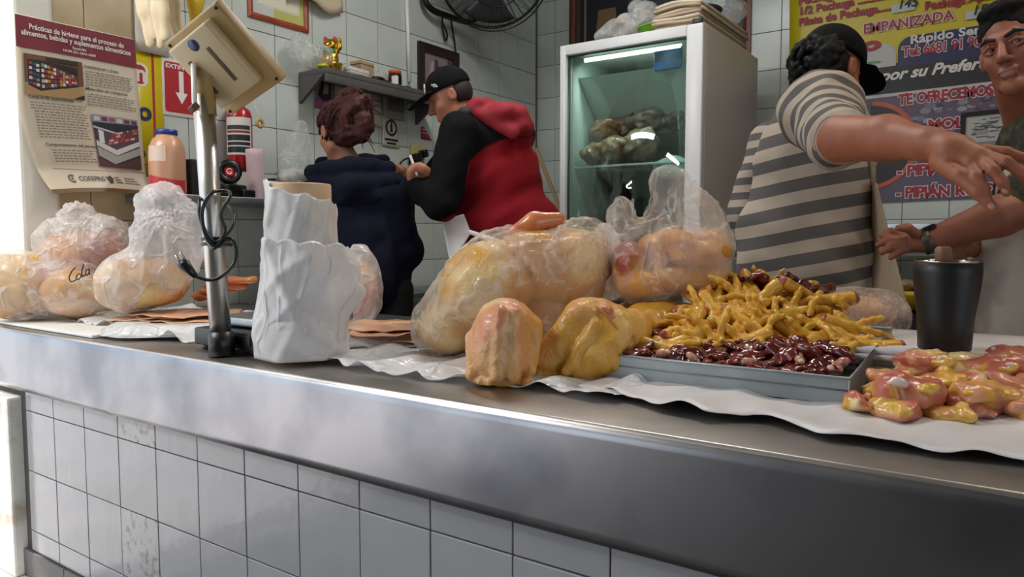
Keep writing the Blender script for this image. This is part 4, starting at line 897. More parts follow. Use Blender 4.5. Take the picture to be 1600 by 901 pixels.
btext('Rápido Servicio', (1422, 69), (1580, 48), 0.066, 'wht', bold=0.002)
btext('Tel: 6681 91 90 17', (1410, 89), (1560, 70), 0.076, 'red', 'wht', bold=0.0025)
btext('por su Preferencia', (1376, 127), (1596, 103), 0.086, 'wht', bold=0.003, shear=0.35)
btext('TE OFRECEMOS:', (1404, 164), (1558, 146), 0.083, 'red', 'wht', bold=0.0035)
btext('- MOLE', (1434, 205), (1520, 196), 0.083, 'red', 'wht', bold=0.0035)
btext('- ADOBO', (1416, 240), (1520, 232), 0.083, 'red', 'wht', bold=0.0035)
btext('- PIPIÁN', (1402, 275), (1492, 268), 0.083, 'red', 'wht', bold=0.0035)
btext('- PIPIÁN ROJO', (1400, 309), (1556, 302), 0.083, 'red', 'wht', bold=0.0035)
for body, c0_, c1_ in (('145', (1393, 22), (1430, 2)), ('15', (1508, 32), (1550, 12))):
    u0, v0 = buv(*c0_); u1, v1 = buv(*c1_)
    prints(bm_, [('#b9bcb6', rect(u0, v0, u1, v1))], bn_, 'price_slip', 0.0075)
    lettering(bm_, body, u0+0.03, v0+0.02, 0.07, ink['blk'], bn_, 0.0095, 0.002, 0.2)
# small framed sketch in front of the banner's corner
a = at(1499, 250, Y=YB-0.05); b = at(1590, 170, Y=YB-0.05)
sk = thing('framed_sketch', 'black framed sketch of a street hung over the banner', 'picture', (a[0], YB-0.05, a[2]))
mp = flatmap((a[0], YB-0.045, a[2]), (1, 0, 0.03), (0, 0, 1), (0, -1, 0)); w_, h_ = b[0]-a[0], b[2]-a[2]
for r_ in ((0, 0, w_, 0.022), (0, h_-0.022, w_, h_), (0, 0.022, 0.022, h_-0.022), (w_-0.022, 0.022, w_, h_-0.022)):
    q = [(r_[0], r_[1]), (r_[2], r_[1]), (r_[2], r_[3]), (r_[0], r_[3])]; P = np.array([(*x, 0.0) for x in q]+[(*x, 0.022) for x in q])
    part('frame_bar', mp(P), [(4, 5, 6, 7), (0, 1, 5, 4), (1, 2, 6, 5), (2, 3, 7, 6), (3, 0, 4, 7), (3, 2, 1, 0)], M_black, sk, False)
A = [('#a9a8a4', rect(0.02, 0.02, w_-0.02, h_-0.02)), ('#7d7c7a', rect(0.02, 0.02, w_-0.02, h_*0.35)), ('#8b8a86', rect(0.06, h_*0.5, w_*0.5, h_*0.62))]
for k in range(26):
    u = 0.05+rb.random()*(w_-0.13); v = h_*0.4+rb.random()*h_*0.45; A.append(('#4a4a4a', rect(u, v, u+rb.uniform(0.01, 0.06), v+0.006)))
prints(mp, A, sk, 'picture_sheet', 0.010)
# ================================================================ GOODS ON THE COUNTER
def mixc(a, b, t):
    a = np.array(lin(a)); b = np.array(lin(b)); t = np.clip(t, 0, 1)[:, None]; return a*(1-t)+b*t
def mix3(c, b, t):
    t = np.clip(t, 0, 1)[:, None]; return c*(1-t)+np.array(lin(b))*t
M_skin_ch = mat('chicken_skin', '#d9a35e', 0.38, attr=True, sss=0.12, bump=(110, 1.0, 0.003), coat=0.15, var=(60, '#c9913f', (0.45, 0.75), 0.4))
M_meat = mat('raw_meat', '#c98a78', 0.34, attr=True, sss=0.12, bump=(60, 0.8, 0.004), coat=0.3, var=(45, '#b5705a', (0.45, 0.75), 0.5))
def fleshcol(V, a, b, c, f1=14, f2=30, seed=1, w=1.0):
    n1 = vnoise(V, f1, seed); n2 = vnoise(V, f2, seed+5)
    return mix3(mixc(a, b, (n1-0.35)*2.2), c, np.clip((n2-0.6)*2.5, 0, 1)*w)
# ---------------------------------------------------------------- sheets under the goods
def sheet(name, label, front, yback, m, amp=0.004, nu=70, nv=14, seed=0, z0=0.0015, cat_='sheet', lift=None, th=0.0008):
    fp = [at(px, py, Z=CT) for px, py in front]; rg_ = np.random.RandomState(seed); ph = rg_.uniform(0, 6, 8)
    seg = np.linspace(0, 1, len(fp)); xs = np.array([p[0] for p in fp]); yy = np.array([p[1] for p in fp])
    def fn(u, v):
        x = float(np.interp(u, seg, xs)); yf = float(np.interp(u, seg, yy))+0.006*math.sin(31*u+ph[0])+0.004*math.sin(67*u+ph[1])
        yb_ = yback(x) if callable(yback) else yback
        y = yf+(yb_-yf)*v
        w1 = abs(math.sin(21*x+ph[2]+3*y+1.2*math.sin(6*y+ph[3])))**3+0.7*abs(math.sin(34*x-11*y+ph[4]))**4+0.6*abs(math.sin(17*y+9*x+ph[5]))**4
        return (x, y, CT+z0+amp*w1*(1.0 if v < 0.9 else 0.4)+(lift(u, v) if lift else 0))
    V, F = thick(*grid(fn, nu, nv), -th); F = [f[::-1] for f in F]
    return solo(name, V, F, m, label, cat_)
F_sheet = film('sheet_film', '#f6f6f8', 0.85, 1.0, 8, 0.2, (1, 1, 1), 0.7, 0.25)
F_sheet2 = film('sheet_film_left', '#f6f5f4', 0.80, 1.0, 10, 0.2, (1, 1, 1), 0.7, 0.25)
sheet('plastic_sheet', 'white plastic sheet spread under the whole chickens in the middle', [(448, 556), (500, 568), (600, 588), (700, 598), (800, 606), (900, 622), (960, 632)], 1.75, F_sheet, 0.012, 120, 22, 2)
sheet('paper_sheet', 'white paper sheet spread under the steel tray and chicken thighs', [(905, 612), (960, 622), (1030, 642), (1100, 660), (1180, 658), (1230, 672), (1300, 690), (1400, 706), (1500, 718), (1640, 735), (1750, 745)], 2.12, mat('butcher_paper', '#d9d6d6', 0.45, var=(6, '#c9c6c8'), bump=(9, 0.4, 0.006)), 0.0045, 150, 26, 4, 0.009, lift=lambda u, v: 0.012*math.exp(-((u-0.27)/0.06)**2)*(1-v)**2)
sheet('plastic_sheet', 'crumpled white plastic sheet under the left stack of fillets', [(95, 505), (140, 512), (190, 520), (250, 534), (300, 536), (335, 530), (400, 520), (455, 512)], lambda x: 1.85, F_sheet2, 0.018, 110, 26, 7)
# white cutting board under the bag on the far left
bd0 = at(50, 497, Z=CT+0.018)
part_ = thing('cutting_board', 'white plastic cutting board under the bags at the pillar end', 'cutting board', (-2.85, 1.33, CT+0.001))
part('board', *box2((-3.11, 1.145, CT+0.0018), (-2.40, 1.62, CT+0.0125), 0.003), M_white_pl, part_)
part('handle_loop', *tube([(-2.40+0.05*math.sin(a), 1.38+0.06*math.cos(a), CT+0.0075) for a in np.linspace(0, 3.1416, 11)], 0.005, 6), M_white_pl, part_)
def normals(V, F):
    q = np.cross(V[F[:, 2]]-V[F[:, 0]], V[F[:, 3]]-V[F[:, 1]]); n = np.zeros_like(V)
    for i in range(4): np.add.at(n, F[:, i], q)
    return n/(np.linalg.norm(n, axis=1)[:, None]+1e-12)
def ridge(V, F, seed, amp, knot=None):
    """sharp gathered creases, fanning out from the knot when one is given"""
    rg_ = np.random.RandomState(seed+77); w = np.zeros(len(V)); nr = normals(V, F)
    if knot is not None:
        d = V-np.array(knot); ang = np.arctan2(d@RT, -(d@UP))+0.25*vnoise(V, 25, seed); r = np.linalg.norm(d, axis=1)
        for f in (9, 17, 29): w += np.abs(np.sin(f*ang+rg_.uniform(0, 6)))**4*np.exp(-r/0.22)*(9/f)**0.5
    for k in range(4):
        d = rg_.normal(size=3); d /= np.linalg.norm(d); e = rg_.normal(size=3); e -= d*(d@e); e /= np.linalg.norm(e)
        w += 0.6*np.abs(np.sin(V@d*rg_.uniform(35, 80)+1.6*np.sin(V@e*rg_.uniform(12, 25))+rg_.uniform(0, 6)))**7*np.clip(np.sin(V@e*rg_.uniform(10, 20)+rg_.uniform(0, 6))+0.4, 0, 1)
    return V+nr*(amp*(w-0.25))[:, None]
# ---------------------------------------------------------------- bags of chicken: film outside, birds inside as things of their own
def bag(label, outer, inner, fm, seed=0, amp=0.004, fr=45, h=0.009, cols=('#dcae66', '#d79a78', '#e8cf9a'), group='plastic bags of chicken', inlabels=None, st=(1, 1, 1), stamp=None, zmin=None, rid=0.006, kn=None):
    o = wave(U(0.05, *outer), amp, fr, seed, st); o = clipz(o, zmin if zmin is not None else CT+0.003)
    V, F = net(o, h); V = ridge(V, F, seed, rid, kn)
    b = solo('plastic_bag', V, F, fm, label, 'bag', group)
    for i, ii in enumerate(inner):
        sd = clipz(wave(U(0.035, *ii) if isinstance(ii, (list, tuple)) else ii, 0.003, 60, seed+i), (zmin if zmin is not None else CT+0.003)+0.004)
        V2, F2 = net(sd, 0.009)
        solo('bagged_chicken', V2, F2, M_skin_ch, inlabels[i], 'chicken', 'chickens inside bags', col=fleshcol(V2, *cols, seed=seed+i))
    return b
F_bagL = film('bag_film_soft', '#f2eeee', 0.12, 0.50, 9, 0.2, (1, 1, 1), 0.8, 0.3)
F_bagM = film('bag_film_milky', '#f4efec', 0.22, 0.62, 10, 0.2, (1, 1, 1), 0.8, 0.3)
F_bagT = film('bag_film_tall', '#f6f2f2', 0.30, 0.66, 9, 0.2, (1, 1, 1), 0.8, 0.35)
D = 2.72
b1 = bag('clear bag of chicken with black handwriting at the pillar end of the counter', [pe(35, 445, D, 62, 0.13, 56), pe(110, 448, D, 58, 0.13, 46), pe(140, 452, D, 30, 0.10, 34)],
    [[pe(18, 448, D, 52, 0.112, 52), pe(58, 440, D, 32, 0.11, 46)], [pe(118, 454, D, 48, 0.112, 42)]], F_bagL, 3, zmin=CT+0.014, cols=('#cfa040', '#cc9350', '#e0c68e'), kn=W(150, 425, 2.6),
    inlabels=['yellow chicken inside the handwritten bag, half nearest the pillar', 'pinkish chicken inside the handwritten bag, half nearest the tall bag'])
# handwriting on the bag
hw = lambda pts, d: [W(x, y, d) for x, y in pts]
for k, pts in enumerate(([(118, 418), (112, 424), (108, 434), (112, 440), (120, 436)], [(122, 428), (119, 434), (123, 436), (127, 430), (123, 427)], [(131, 412), (128, 424), (129, 432), (133, 429)], [(138, 420), (134, 424), (135, 430), (139, 426), (139, 419), (140, 429)])):
    part('handwriting', *tube(spline(hw(pts, D-0.136+0.0007*abs(pts[0][0]-110)), 4), 0.0022, 5), M_black, b1)
D = 2.78
bag('knotted clear bag of chicken pieces resting behind the handwritten bag', [pe(128, 400, D, 62, 0.14, 62), pe(90, 375, D, 32, 0.09, 30), pe(170, 385, D, 28, 0.10, 40), pe(122, 340, D, 14, 0.04, 14), pe(112, 330, D, 5, 0.02, 5), pe(130, 331, D, 6, 0.02, 5)],
    [[pe(152, 398, D, 44, 0.115, 38), pe(110, 425, D, 50, 0.12, 50), pe(100, 385, D, 26, 0.09, 22)]], F_bagM, 11, zmin=CT+0.014, cols=('#c98a4a', '#a8564a', '#dcae66'), kn=W(122, 335, 2.7), rid=0.009, inlabels=['reddish chicken pieces inside the knotted bag'])
D = 2.55
bag('tall white plastic bag of chicken left of the scale pole', [pe(205, 440, D, 50, 0.13, 48), pe(245, 430, D, 48, 0.12, 44), pe(258, 375, D, 48, 0.10, 44), pe(248, 325, D, 36, 0.05, 32), pe(240, 308, D, 22, 0.025, 14), pe(262, 318, D, 22, 0.03, 16), pe(298, 350, D, 15, 0.03, 14), pe(288, 335, D, 18, 0.03, 14), pe(282, 400, D, 26, 0.08, 36)],
    [[pe(196, 446, D, 42, 0.115, 40), pe(238, 442, D, 52, 0.11, 38)]], F_bagT, 17, zmin=CT+0.05, cols=('#cf9f3c', '#c98f45', '#e0c68e'), kn=W(262, 330, 2.45), rid=0.009, inlabels=['yellow chicken inside the tall white bag'])
# ---------------------------------------------------------------- stacks of flattened fillets
M_fil = mat('fillet', '#d8a184', 0.3, attr=True, sss=0.15, coat=0.4, bump=(60, 0.3, 0.002))
def fillet(label, cx, cy, z, rx, ry, seed, rz=0.0, th=0.006, group=None, cols=('#dfae86', '#d59c7c', '#ecc9a6')):
    rg_ = np.random.RandomState(seed); ph = rg_.uniform(0, 6, 4)
    n = 28; rows = [0, 0.35, 0.62, 0.82, 0.94, 1.0]; V = []; F = []
    def pt_(t, s, zz):
        r = 1+0.10*math.sin(2*t+ph[0])+0.07*math.sin(3*t+ph[1])+0.05*math.sin(5*t+ph[2])
        x, y = rx*r*s*math.cos(t), ry*r*s*math.sin(t); c, s_ = math.cos(rz), math.sin(rz)
        return (cx+x*c-y*s_, cy+x*s_+y*c, z+zz+0.003*math.sin(9*x/rx*1.3+ph[3])+0.002*math.sin(4*t+ph[1]))
    prof = [(0.0, th), (0.5, th*1.1), (0.85, th*0.95), (0.97, th*0.6), (1.0, th*0.3), (0.97, 0.0), (0.5, 0.0)]
    for s, zz in prof:
        for k in range(n): V.append(pt_(2*math.pi*k/n, max(s, 0.001), zz))
    for i in range(len(prof)-1):
        for k in range(n): F.append((i*n+k, (i+1)*n+k, (i+1)*n+(k+1) % n, i*n+(k+1) % n))
    V = np.array(V)
    return solo('chicken_fillet', V, F, M_fil, label, 'fillet', group, col=fleshcol(V, *cols, 18, 40, seed))
ORD = ['lowest', 'second', 'third', 'fourth', 'fifth', 'sixth', 'seventh', 'eighth', 'ninth', 'tenth', 'eleventh', 'top']
c = at(300, 500, Z=CT+0.03)
for i in range(6):
    fillet('flat chicken fillet, %s in the left stack beside the scale' % (ORD[i] if i < 5 else 'topmost'), c[0]-0.02*math.sin(i*2), c[1]+0.02*math.cos(i*3), CT+0.014+0.0085*i, 0.25-0.012*i, 0.17-0.006*i, 40+i, 0.3, group='left stack of fillets')
c = at(268, 492, Z=CT+0.05)
for i in range(2): fillet(('flat fillet lying left under the tall white bag, lower one', 'flat fillet lying left under the tall white bag, upper one')[i], -2.53+0.04*i, 1.44, CT+0.030+0.0085*i, 0.15, 0.16, 60+i, group='left stack of fillets')
c = at(345, 462, Z=CT+0.06)
for i in range(4):
    p = W(325+14*i, 462-8*i, 2.72-0.02*i)
    V, F = net(wave(U(0.01, ell(p, (0.075, 0.05, 0.016), rotm(0, 0, 0.4*i))), 0.004, 60, i), 0.006)
    solo('chicken_strip', V, F, M_fil, 'orange chicken strip heaped behind the scale pole, %s' % ('nearest the tall bag', 'second from the tall bag', 'third from the tall bag', 'farthest from the tall bag')[i], 'chicken strip', 'heaped chicken strips', col=fleshcol(V, '#d68a55', '#c9714a', '#e0a878', 20, 40, i))
c = at(592, 512, Z=CT+0.045)
for i in range(5):
    fillet('flat chicken fillet, %s in the middle stack by the bag roll' % (ORD[i] if i < 4 else 'topmost'), c[0]+0.015*math.sin(i*2), c[1]+0.02*math.cos(i*3), CT+0.013+0.0095*i, 0.17-0.004*i, 0.155, 70+i, 0.5, group='middle stack of fillets')
def wrapsheet(name, label, cx, cy, z, rx, ry, rz, m, seed):
    rg_ = np.random.RandomState(seed); ph = rg_.uniform(0, 6, 6)
    def fn(u, v):
        a = 2*math.pi*u; r = (0.4+0.6*v)*(1+0.08*math.sin(3*a+ph[0])+0.05*math.sin(7*a+ph[1])); x = rx*r*math.cos(a); y = ry*r*math.sin(a); c_, s_ = math.cos(rz), math.sin(rz)
        return (cx+x*c_-y*s_, cy+x*s_+y*c_, max(CT+0.011, z-0.03*max(0, v-0.6)**1.2*3+0.004*math.sin(11*a+ph[2])*v+0.003*math.sin(23*a+ph[3])*v))
    V, F = thick(*grid(fn, 72, 6), -0.0008); F = [f[::-1] for f in F]
    return solo(name, V, F, m, label, 'sheet', 'film layers between fillets')
for i, z in enumerate((0.020, 0.032, 0.044)):
    c = at(575-6*i, 520, Z=CT+0.03); wrapsheet('film_layer', 'white film layer sticking out of the middle fillet stack, %s' % ('bottom layer', 'middle layer', 'upper layer')[i], c[0], c[1], CT+z, 0.21-0.01*i, 0.19, 0.5, F_sheet, 80+i)
for i, z in enumerate((0.022, 0.040)):
    c = at(285, 505, Z=CT+0.03); wrapsheet('film_layer', 'white film layer sticking out of the left fillet stack, %s' % ('lower layer', 'upper layer')[i], c[0], c[1], CT+z, 0.30-0.02*i, 0.21, 0.3, F_sheet2, 90+i)
# ---------------------------------------------------------------- bench scale with tilted head
M_beige = mat('scale_beige', '#b79a63', 0.45, var=(6, '#a58a58')); M_beige2 = mat('scale_beige_light', '#cbb892', 0.4)
sp = at(346, 548, Z=CT)
scl = thing('bench_scale', 'bench scale with steel column and tilted beige indicator head seen from below', 'scale', sp)
pb, ptop = W(346, 535, 1.99), W(317, 150, 1.99)
part('column', *tube([pb, ptop], 0.0275, 24), mat('polished_steel', '#c4c1bc', 0.34, 1.0, stretch=(1, 1, 0.05), bump=(30, 0.1, 0.001)), scl)
part('column_foot', *tube([np.array([*W(346.5, 552, 1.99)[:2], CT+0.002]), W(345.5, 518, 1.99)], 0.034, 20), M_black, scl)
bx0 = np.array([-1.955, 1.215, CT])
part('base_body', *box2((bx0[0], bx0[1]+0.0, CT+0.012), (bx0[0]+0.275, bx0[1]+0.30, CT+0.062), 0.008), mat('base_black', '#17181b', 0.4), scl)
part('platform', *box2((bx0[0]+0.01, bx0[1]+0.05, CT+0.068), (bx0[0]+0.275, bx0[1]+0.36, CT+0.092), 0.006), M_steel_dull, scl)
part('window', *box2((bx0[0]+0.17, bx0[1]-0.004, CT+0.026), (bx0[0]+0.265, bx0[1]+0.002, CT+0.054), 0.002), M_black, scl)
for dx, dy in ((0.03, 0.03), (0.25, 0.03), (0.03, 0.27), (0.25, 0.27)): part('foot', *lathe([(0, 0), (0.018, 0), (0.018, 0.014), (0, 0.014)], 12, (bx0[0]+dx, bx0[1]+dy, CT)), M_black, scl)
D = 1.97; k = D/FOC
va = (RT*106+UP*41-FW*66)*k; vb = (RT*79-UP*98+FW*66)*k; la, lb = np.linalg.norm(va), np.linalg.norm(vb); ea, eb = va/la, vb/lb
nn = np.cross(ea, eb); nn /= np.linalg.norm(nn)
if nn@FW > 0: nn = -nn                      # underside normal, towards the viewer and down
eb = np.cross(nn, ea)*np.sign(np.cross(nn, ea)@eb); HR = np.stack([ea, eb, nn], 1)
hc = W(349, 97, D)
part('display_housing', *boxv(hc-nn*0.016, (la, lb, 0.034), HR, 0.007), M_beige, scl)
part('rear_housing', *boxv(hc-ea*0.012-eb*0.006+nn*0.016, (la*0.72, lb*0.78, 0.034), HR, 0.006), M_beige2, scl)
for s in (-1, 1): part('slot', *boxv(hc-ea*(0.02-0.04*s)-eb*0.0+nn*0.0335, (0.012, lb*0.42, 0.003), HR, 0.001), mat('slot_dark', '#55492f', 0.6), scl)
part('sticker', *lathe([(0, 0), (0.016, 0), (0.016, 0.001), (0, 0.001)], 20, hc-ea*0.01-eb*0.075+nn*0.0332, HR), mat('sticker_blue', '#33406e', 0.4), scl)
for a_, b_ in ((-0.45, -0.45), (0.45, -0.45), (-0.45, 0.45), (0.45, 0.45)): part('screw', *lathe([(0, 0), (0.005, 0), (0.004, 0.003), (0, 0.003)], 8, hc+ea*la*a_+eb*lb*b_+nn*0.001, HR), M_black, scl)
part('neck_bracket', *tube([W(323, 180, 1.99), W(319, 128, 1.985), W(326, 105, 1.98)], [0.031, 0.031, 0.03], 4), M_beige, scl)
part('bracket_arm', *tube([W(302, 100, 1.95), W(304, 160, 1.95), W(308, 172, 1.95)], 0.007, 8), M_white_pl, scl)
part('bracket_screw', *boxv(W(303, 168, 1.945), (0.022, 0.018, 0.022), HR, 0.004), mat('rust', '#6a4326', 0.6), scl)
D = 1.95
cord = [(322, 305, 2.03), (312, 312, 1.96), (314, 345, 1.93), (335, 378, 1.92), (362, 355, 1.94), (364, 330, 1.99), (350, 318, 2.05), (322, 318, 2.06), (312, 330, 2.0), (330, 388, 1.93), (352, 362, 1.92), (345, 335, 1.915), (360, 305, 1.93), (352, 298, 1.97), (330, 302, 1.93), (316, 330, 1.92), (322, 370, 1.915), (340, 385, 1.92), (358, 372, 1.93), (368, 385, 1.93), (366, 410, 1.92), (345, 432, 1.90), (325, 437, 1.90), (305, 432, 1.90)]
part('power_cord', *tube(spline([W(*p) for p in cord], 6), 0.0048, 7), M_black, scl)
for y in (374, 382): part('cord_wrap', *tube([W(339, y, 1.99)+0.036*(RT*math.cos(a)+FW*math.sin(a)) for a in np.linspace(0, 6.2, 20)], 0.005, 6), M_black, scl)
pg_ = part('plug', *tube([W(306, 432, 1.90), W(298, 424, 1.90), W(288, 414, 1.90), W(283, 410, 1.90)], [0.007, 0.011, 0.016, 0.013], 10), M_black, scl)
for dx, dy in ((0, 0), (7, -5)): part('prong', *boxv(W(278+dx, 404+dy, 1.90), (0.004, 0.007, 0.022), np.stack([RT, FW, UP], 1)@rotm(0, -0.6, 0), 0), mat('prong_metal', '#c0b8a8', 0.3, 1.0), pg_)
# ---------------------------------------------------------------- standing roll of plastic bags
D = 1.945; rc_ = W(474, 560, D); rc_[2] = CT
rl = thing('bag_roll', 'standing roll of white plastic bags with loose film draped round it', 'roll', rc_)
zt = W(474, 289, D)[2]; rr = 47*D/FOC
part('roll_core', *lathe([(0, CT+0.012), (rr*0.97, CT+0.012), (rr, CT+0.02), (rr, zt-0.004), (rr*0.97, zt), (0.02, zt), (0.02, zt-0.03), (0, zt-0.03)], 40, (rc_[0], rc_[1], 0)), mat('roll_cream', '#cfb18e', 0.55, var=(20, '#c2a27e')), rl)
def drape(u, v, flap=0):
    # u: 0 left .. 1 right round the front, v: 0 bottom .. 1 top; angles measured in the picture frame
    if flap == 0:
        a = math.pi*(1.35-1.5*u); top = 1.0-0.17*max(0, u-0.38)**0.6-0.02*abs(math.sin(19*u))*(u > 0.4)
        z = CT+0.012+(zt-CT-0.002)*v*top
        bulge = 0.004+0.012*(1-v)+0.010*math.sin(5*v+3*u)*(1-v)+0.075*math.exp(-((u-0.90)/0.10)**2)*math.exp(-((v-0.42)/0.16)**2)+0.018*math.exp(-((v-0.1)/0.2)**2)
        r = rr+bulge+0.010*abs(math.sin(9*u+3*v+1.2*math.sin(5*v)))**6*(1-0.6*v)+0.006*abs(math.sin(17*u-5*v+2))**8+0.004*abs(math.sin(11*v+7*u))**6
    else:
        a = math.pi*(0.74-0.66*u); z = CT+0.028+(0.285-0.02*u)*v+0.02*u*(1-v)+0.010*abs(math.sin(13*u))*(v > 0.97)
        r = rr+0.022+0.060*u**1.5*math.exp(-((v-0.72)/0.35)**2)+0.010*v*(1-u)+0.007*abs(math.sin(8*u+4*v))**6+0.005*abs(math.sin(9*v-6*u))**6
    p = np.array([rc_[0], rc_[1], 0])+r*(RT*math.cos(a)-np.array([FW[0], FW[1], 0])*math.sin(a)); p[2] = z
    return p
F_roll = film('roll_film', '#f3f2f2', 0.80, 0.97, 7, 0.25, (1, 1, 0.5), 0.6, 0.35)
part('draped_film', *thick(*grid(lambda u, v: drape(u, v), 90, 60), 0.0006), F_roll, rl)
part('loose_flap', *thick(*grid(lambda u, v: drape(u, v, 1), 50, 40), 0.0006), F_roll, rl)
# small pinkish bag behind the roll
D = 2.55
bag('small bag of pink chicken standing behind the bag roll', [pe(568, 450, D, 30, 0.09, 55), pe(560, 400, D, 16, 0.05, 18), pe(556, 480, D, 28, 0.08, 30)], [[pe(566, 452, D, 23, 0.07, 46)]], F_bagM, 23, cols=('#d99a80', '#cf8470', '#e6bf9f'), inlabels=['pink chicken inside the small bag behind the roll'])
# ---------------------------------------------------------------- big bag of whole chickens and the tall bag beside it
D = 1.98
F_big = film('big_bag_film', '#f6efe6', 0.10, 0.46, 9, 0.14, (1, 1, 1), 0.8, 0.3, 0.30)
bag('big clear bag of whole chickens sloping down beside the fillets', [pe(700, 505, D, 50, 0.13, 52), pe(735, 470, D, 62, 0.15, 66), pe(800, 430, D+0.03, 92, 0.17, 74), pe(885, 415, D+0.05, 70, 0.16, 66), pe(860, 470, D+0.08, 90, 0.15, 70), pe(926, 362, D, 14, 0.03, 14), pe(905, 375, D, 26, 0.06, 22), pe(675, 520, D, 28, 0.08, 30)],
    [[pe(706, 505, D, 46, 0.118, 46), pe(686, 516, D, 28, 0.09, 30)], [pe(772, 436, D+0.01, 74, 0.145, 62), pe(736, 466, D, 54, 0.135, 58)], [pe(862, 418, D+0.045, 82, 0.148, 60), pe(900, 420, D+0.05, 54, 0.145, 60), pe(826, 398, D+0.02, 50, 0.12, 40)], [pe(850, 488, D+0.10, 84, 0.13, 62)]], F_big, 29, 0.004, 70, cols=('#cf9b38', '#cb924a', '#e2c588'), kn=W(925, 372, 1.9), rid=0.006, h=0.0075,
    inlabels=['pinkish chicken end at the foot of the big clear bag', 'yellow whole chicken in the middle of the big clear bag', 'yellow whole chicken in the upper right of the big clear bag', 'yellow chicken at the bottom of the big clear bag'])
V, F = net(wave(U(0.02, cap(W(800, 362, D-0.02), W(835, 346, D-0.02), 0.014, 0.026), cap(W(835, 346, D-0.02), W(872, 342, D-0.02), 0.026, 0.020)), 0.002, 60, 1), 0.004)
solo('chicken_breast', V, F, M_fil, 'smooth orange chicken breast lying on top of the big clear bag', 'chicken breast', col=fleshcol(V, '#d98a50', '#cf7a48', '#e6a878', 12, 30, 3))
D = 1.95
F_tall = film('tall_bag_film', '#f3ebe4', 0.10, 0.40, 10, 0.22, (1, 1, 0.4), 0.8, 0.3)
bag('tall knotted clear bag of yellow chicken pieces with upright handles', [pe(1045, 425, D, 88, 0.14, 44), pe(1050, 385, D, 80, 0.12, 46), pe(1075, 345, D, 56, 0.07, 50), pe(1050, 300, D, 30, 0.035, 34), pe(1040, 275, D, 14, 0.02, 14), pe(1105, 395, D, 34, 0.09, 50), pe(972, 340, D, 18, 0.035, 32), pe(985, 385, D, 34, 0.08, 36), pe(990, 455, D, 44, 0.08, 14)],
    [[pe(982, 415, D, 27, 0.10, 40), pe(1005, 442, D, 44, 0.11, 24)], [pe(1078, 400, D-0.02, 50, 0.10, 24), pe(1108, 390, D, 30, 0.09, 32)], [pe(1040, 434, D, 56, 0.115, 28), pe(1102, 436, D, 38, 0.10, 28)], [pe(1045, 385, D+0.03, 50, 0.08, 26), pe(1024, 405, D-0.04, 18, 0.06, 36)]], F_tall, 37, 0.005, 50, cols=('#d6961c', '#cf8a2a', '#8e3a34'), zmin=W(1050, 474, D)[2], kn=W(1050, 330, 1.85), rid=0.006, h=0.0075,
    inlabels=['yellow chicken piece at the left of the tall knotted bag', 'orange yellow piece at the upper right of the tall knotted bag', 'yellow pieces along the bottom of the tall knotted bag', 'pale yellow piece at the back of the tall knotted bag'])
crumple('plastic_bag', 'white printed plastic bag squeezed between the two big bags', [pe(945, 380, 2.12, 22, 0.05, 32), pe(955, 430, 2.12, 26, 0.05, 40)], F_bagM, 0.008, 0.004, 41)
# ---------------------------------------------------------------- whole chickens
def whole(label, sd, cols, seed, h=0.005, tint=None):
    V, F = net(clipz(wave(wave(sd, 0.0018, 55, seed), 0.0012, 150, seed+1, (1.4, 1.4, 0.35)), CT+0.006), h)
    c = fleshcol(V, *cols, 22, 45, seed)
    if tint: c = mix3(c, tint[0], tint[1](V))
    t = thing('whole_chicken', label, 'chicken', [V[:, 0].mean(), V[:, 1].mean(), V[:, 2].min()], group='whole chickens')
    part('skin', V, F, M_skin_ch, t, col=c)
    return t
D = 1.63
def side(px0, px1):  # 0..1 across the picture
    def f(V):
        d = V-CAM; x = CX+FOC*(d@RT)/(d@FW); return (x-px0)/(px1-px0)
    return f
A_ = U(0.008, U(0.035, pe(789, 512, D, 50, 0.085, 46), pe(784, 556, D, 55, 0.085, 44)), pc((835, 508, D-0.02), (828, 578, D-0.045), 13, 11), pc((739, 528, D-0.01), (737, 582, D-0.035), 11, 12), pc((782, 486, D-0.074), (777, 588, D-0.076), 11, 10), pc((807, 488, D-0.068), (803, 590, D-0.070), 11, 10), *[pe(752+14*i, 595+2*(i % 2), D-0.035-0.01*(i % 2), 9, 0.025, 8) for i in range(6)])
A_ = cut(0.012, A_, pc((795, 474, D-0.094), (790, 600, D-0.092), 3.4, 3.4), pc((767, 482, D-0.090), (760, 600, D-0.088), 3.0, 3.0), pc((819, 484, D-0.078), (814, 600, D-0.078), 3.0, 3.0))
wa = whole('whole yellow chicken standing on end at the front edge of the sheet', A_, ('#d8a468', '#d58f68', '#e5c08e'), 5, 0.0045, ('#d9a23c', lambda V: np.clip((side(795, 840)(V)), 0, 1)*0.7))
part('tail_flap', *net(wave(U(0.008, pe(790, 600, D-0.045, 20, 0.012, 5), pe(820, 600, D-0.03, 8, 0.01, 6)), 0.001, 150, 3), 0.003), mat('tail_skin', '#cf9c44', 0.4, coat=0.2), wa)
D = 1.68
B_ = U(0.006, U(0.032, pc((874, 560, D), (930, 510, D), 38, 44), pe(952, 522, D+0.03, 46, 0.085, 46), pe(992, 522, D+0.06, 26, 0.06, 40), pc((850, 562, D-0.035), (900, 492, D-0.035), 16, 18), pc((912, 572, D-0.05), (962, 520, D-0.045), 24, 30), pe(952, 566, D-0.01, 34, 0.06, 24), pe(912, 486, D-0.01, 24, 0.05, 15)), pc((884, 578, D-0.072), (930, 506, D-0.072), 8, 9), *[pe(840+13*i, 585+2*(i % 2), D-0.03, 9, 0.025, 7) for i in range(5)])
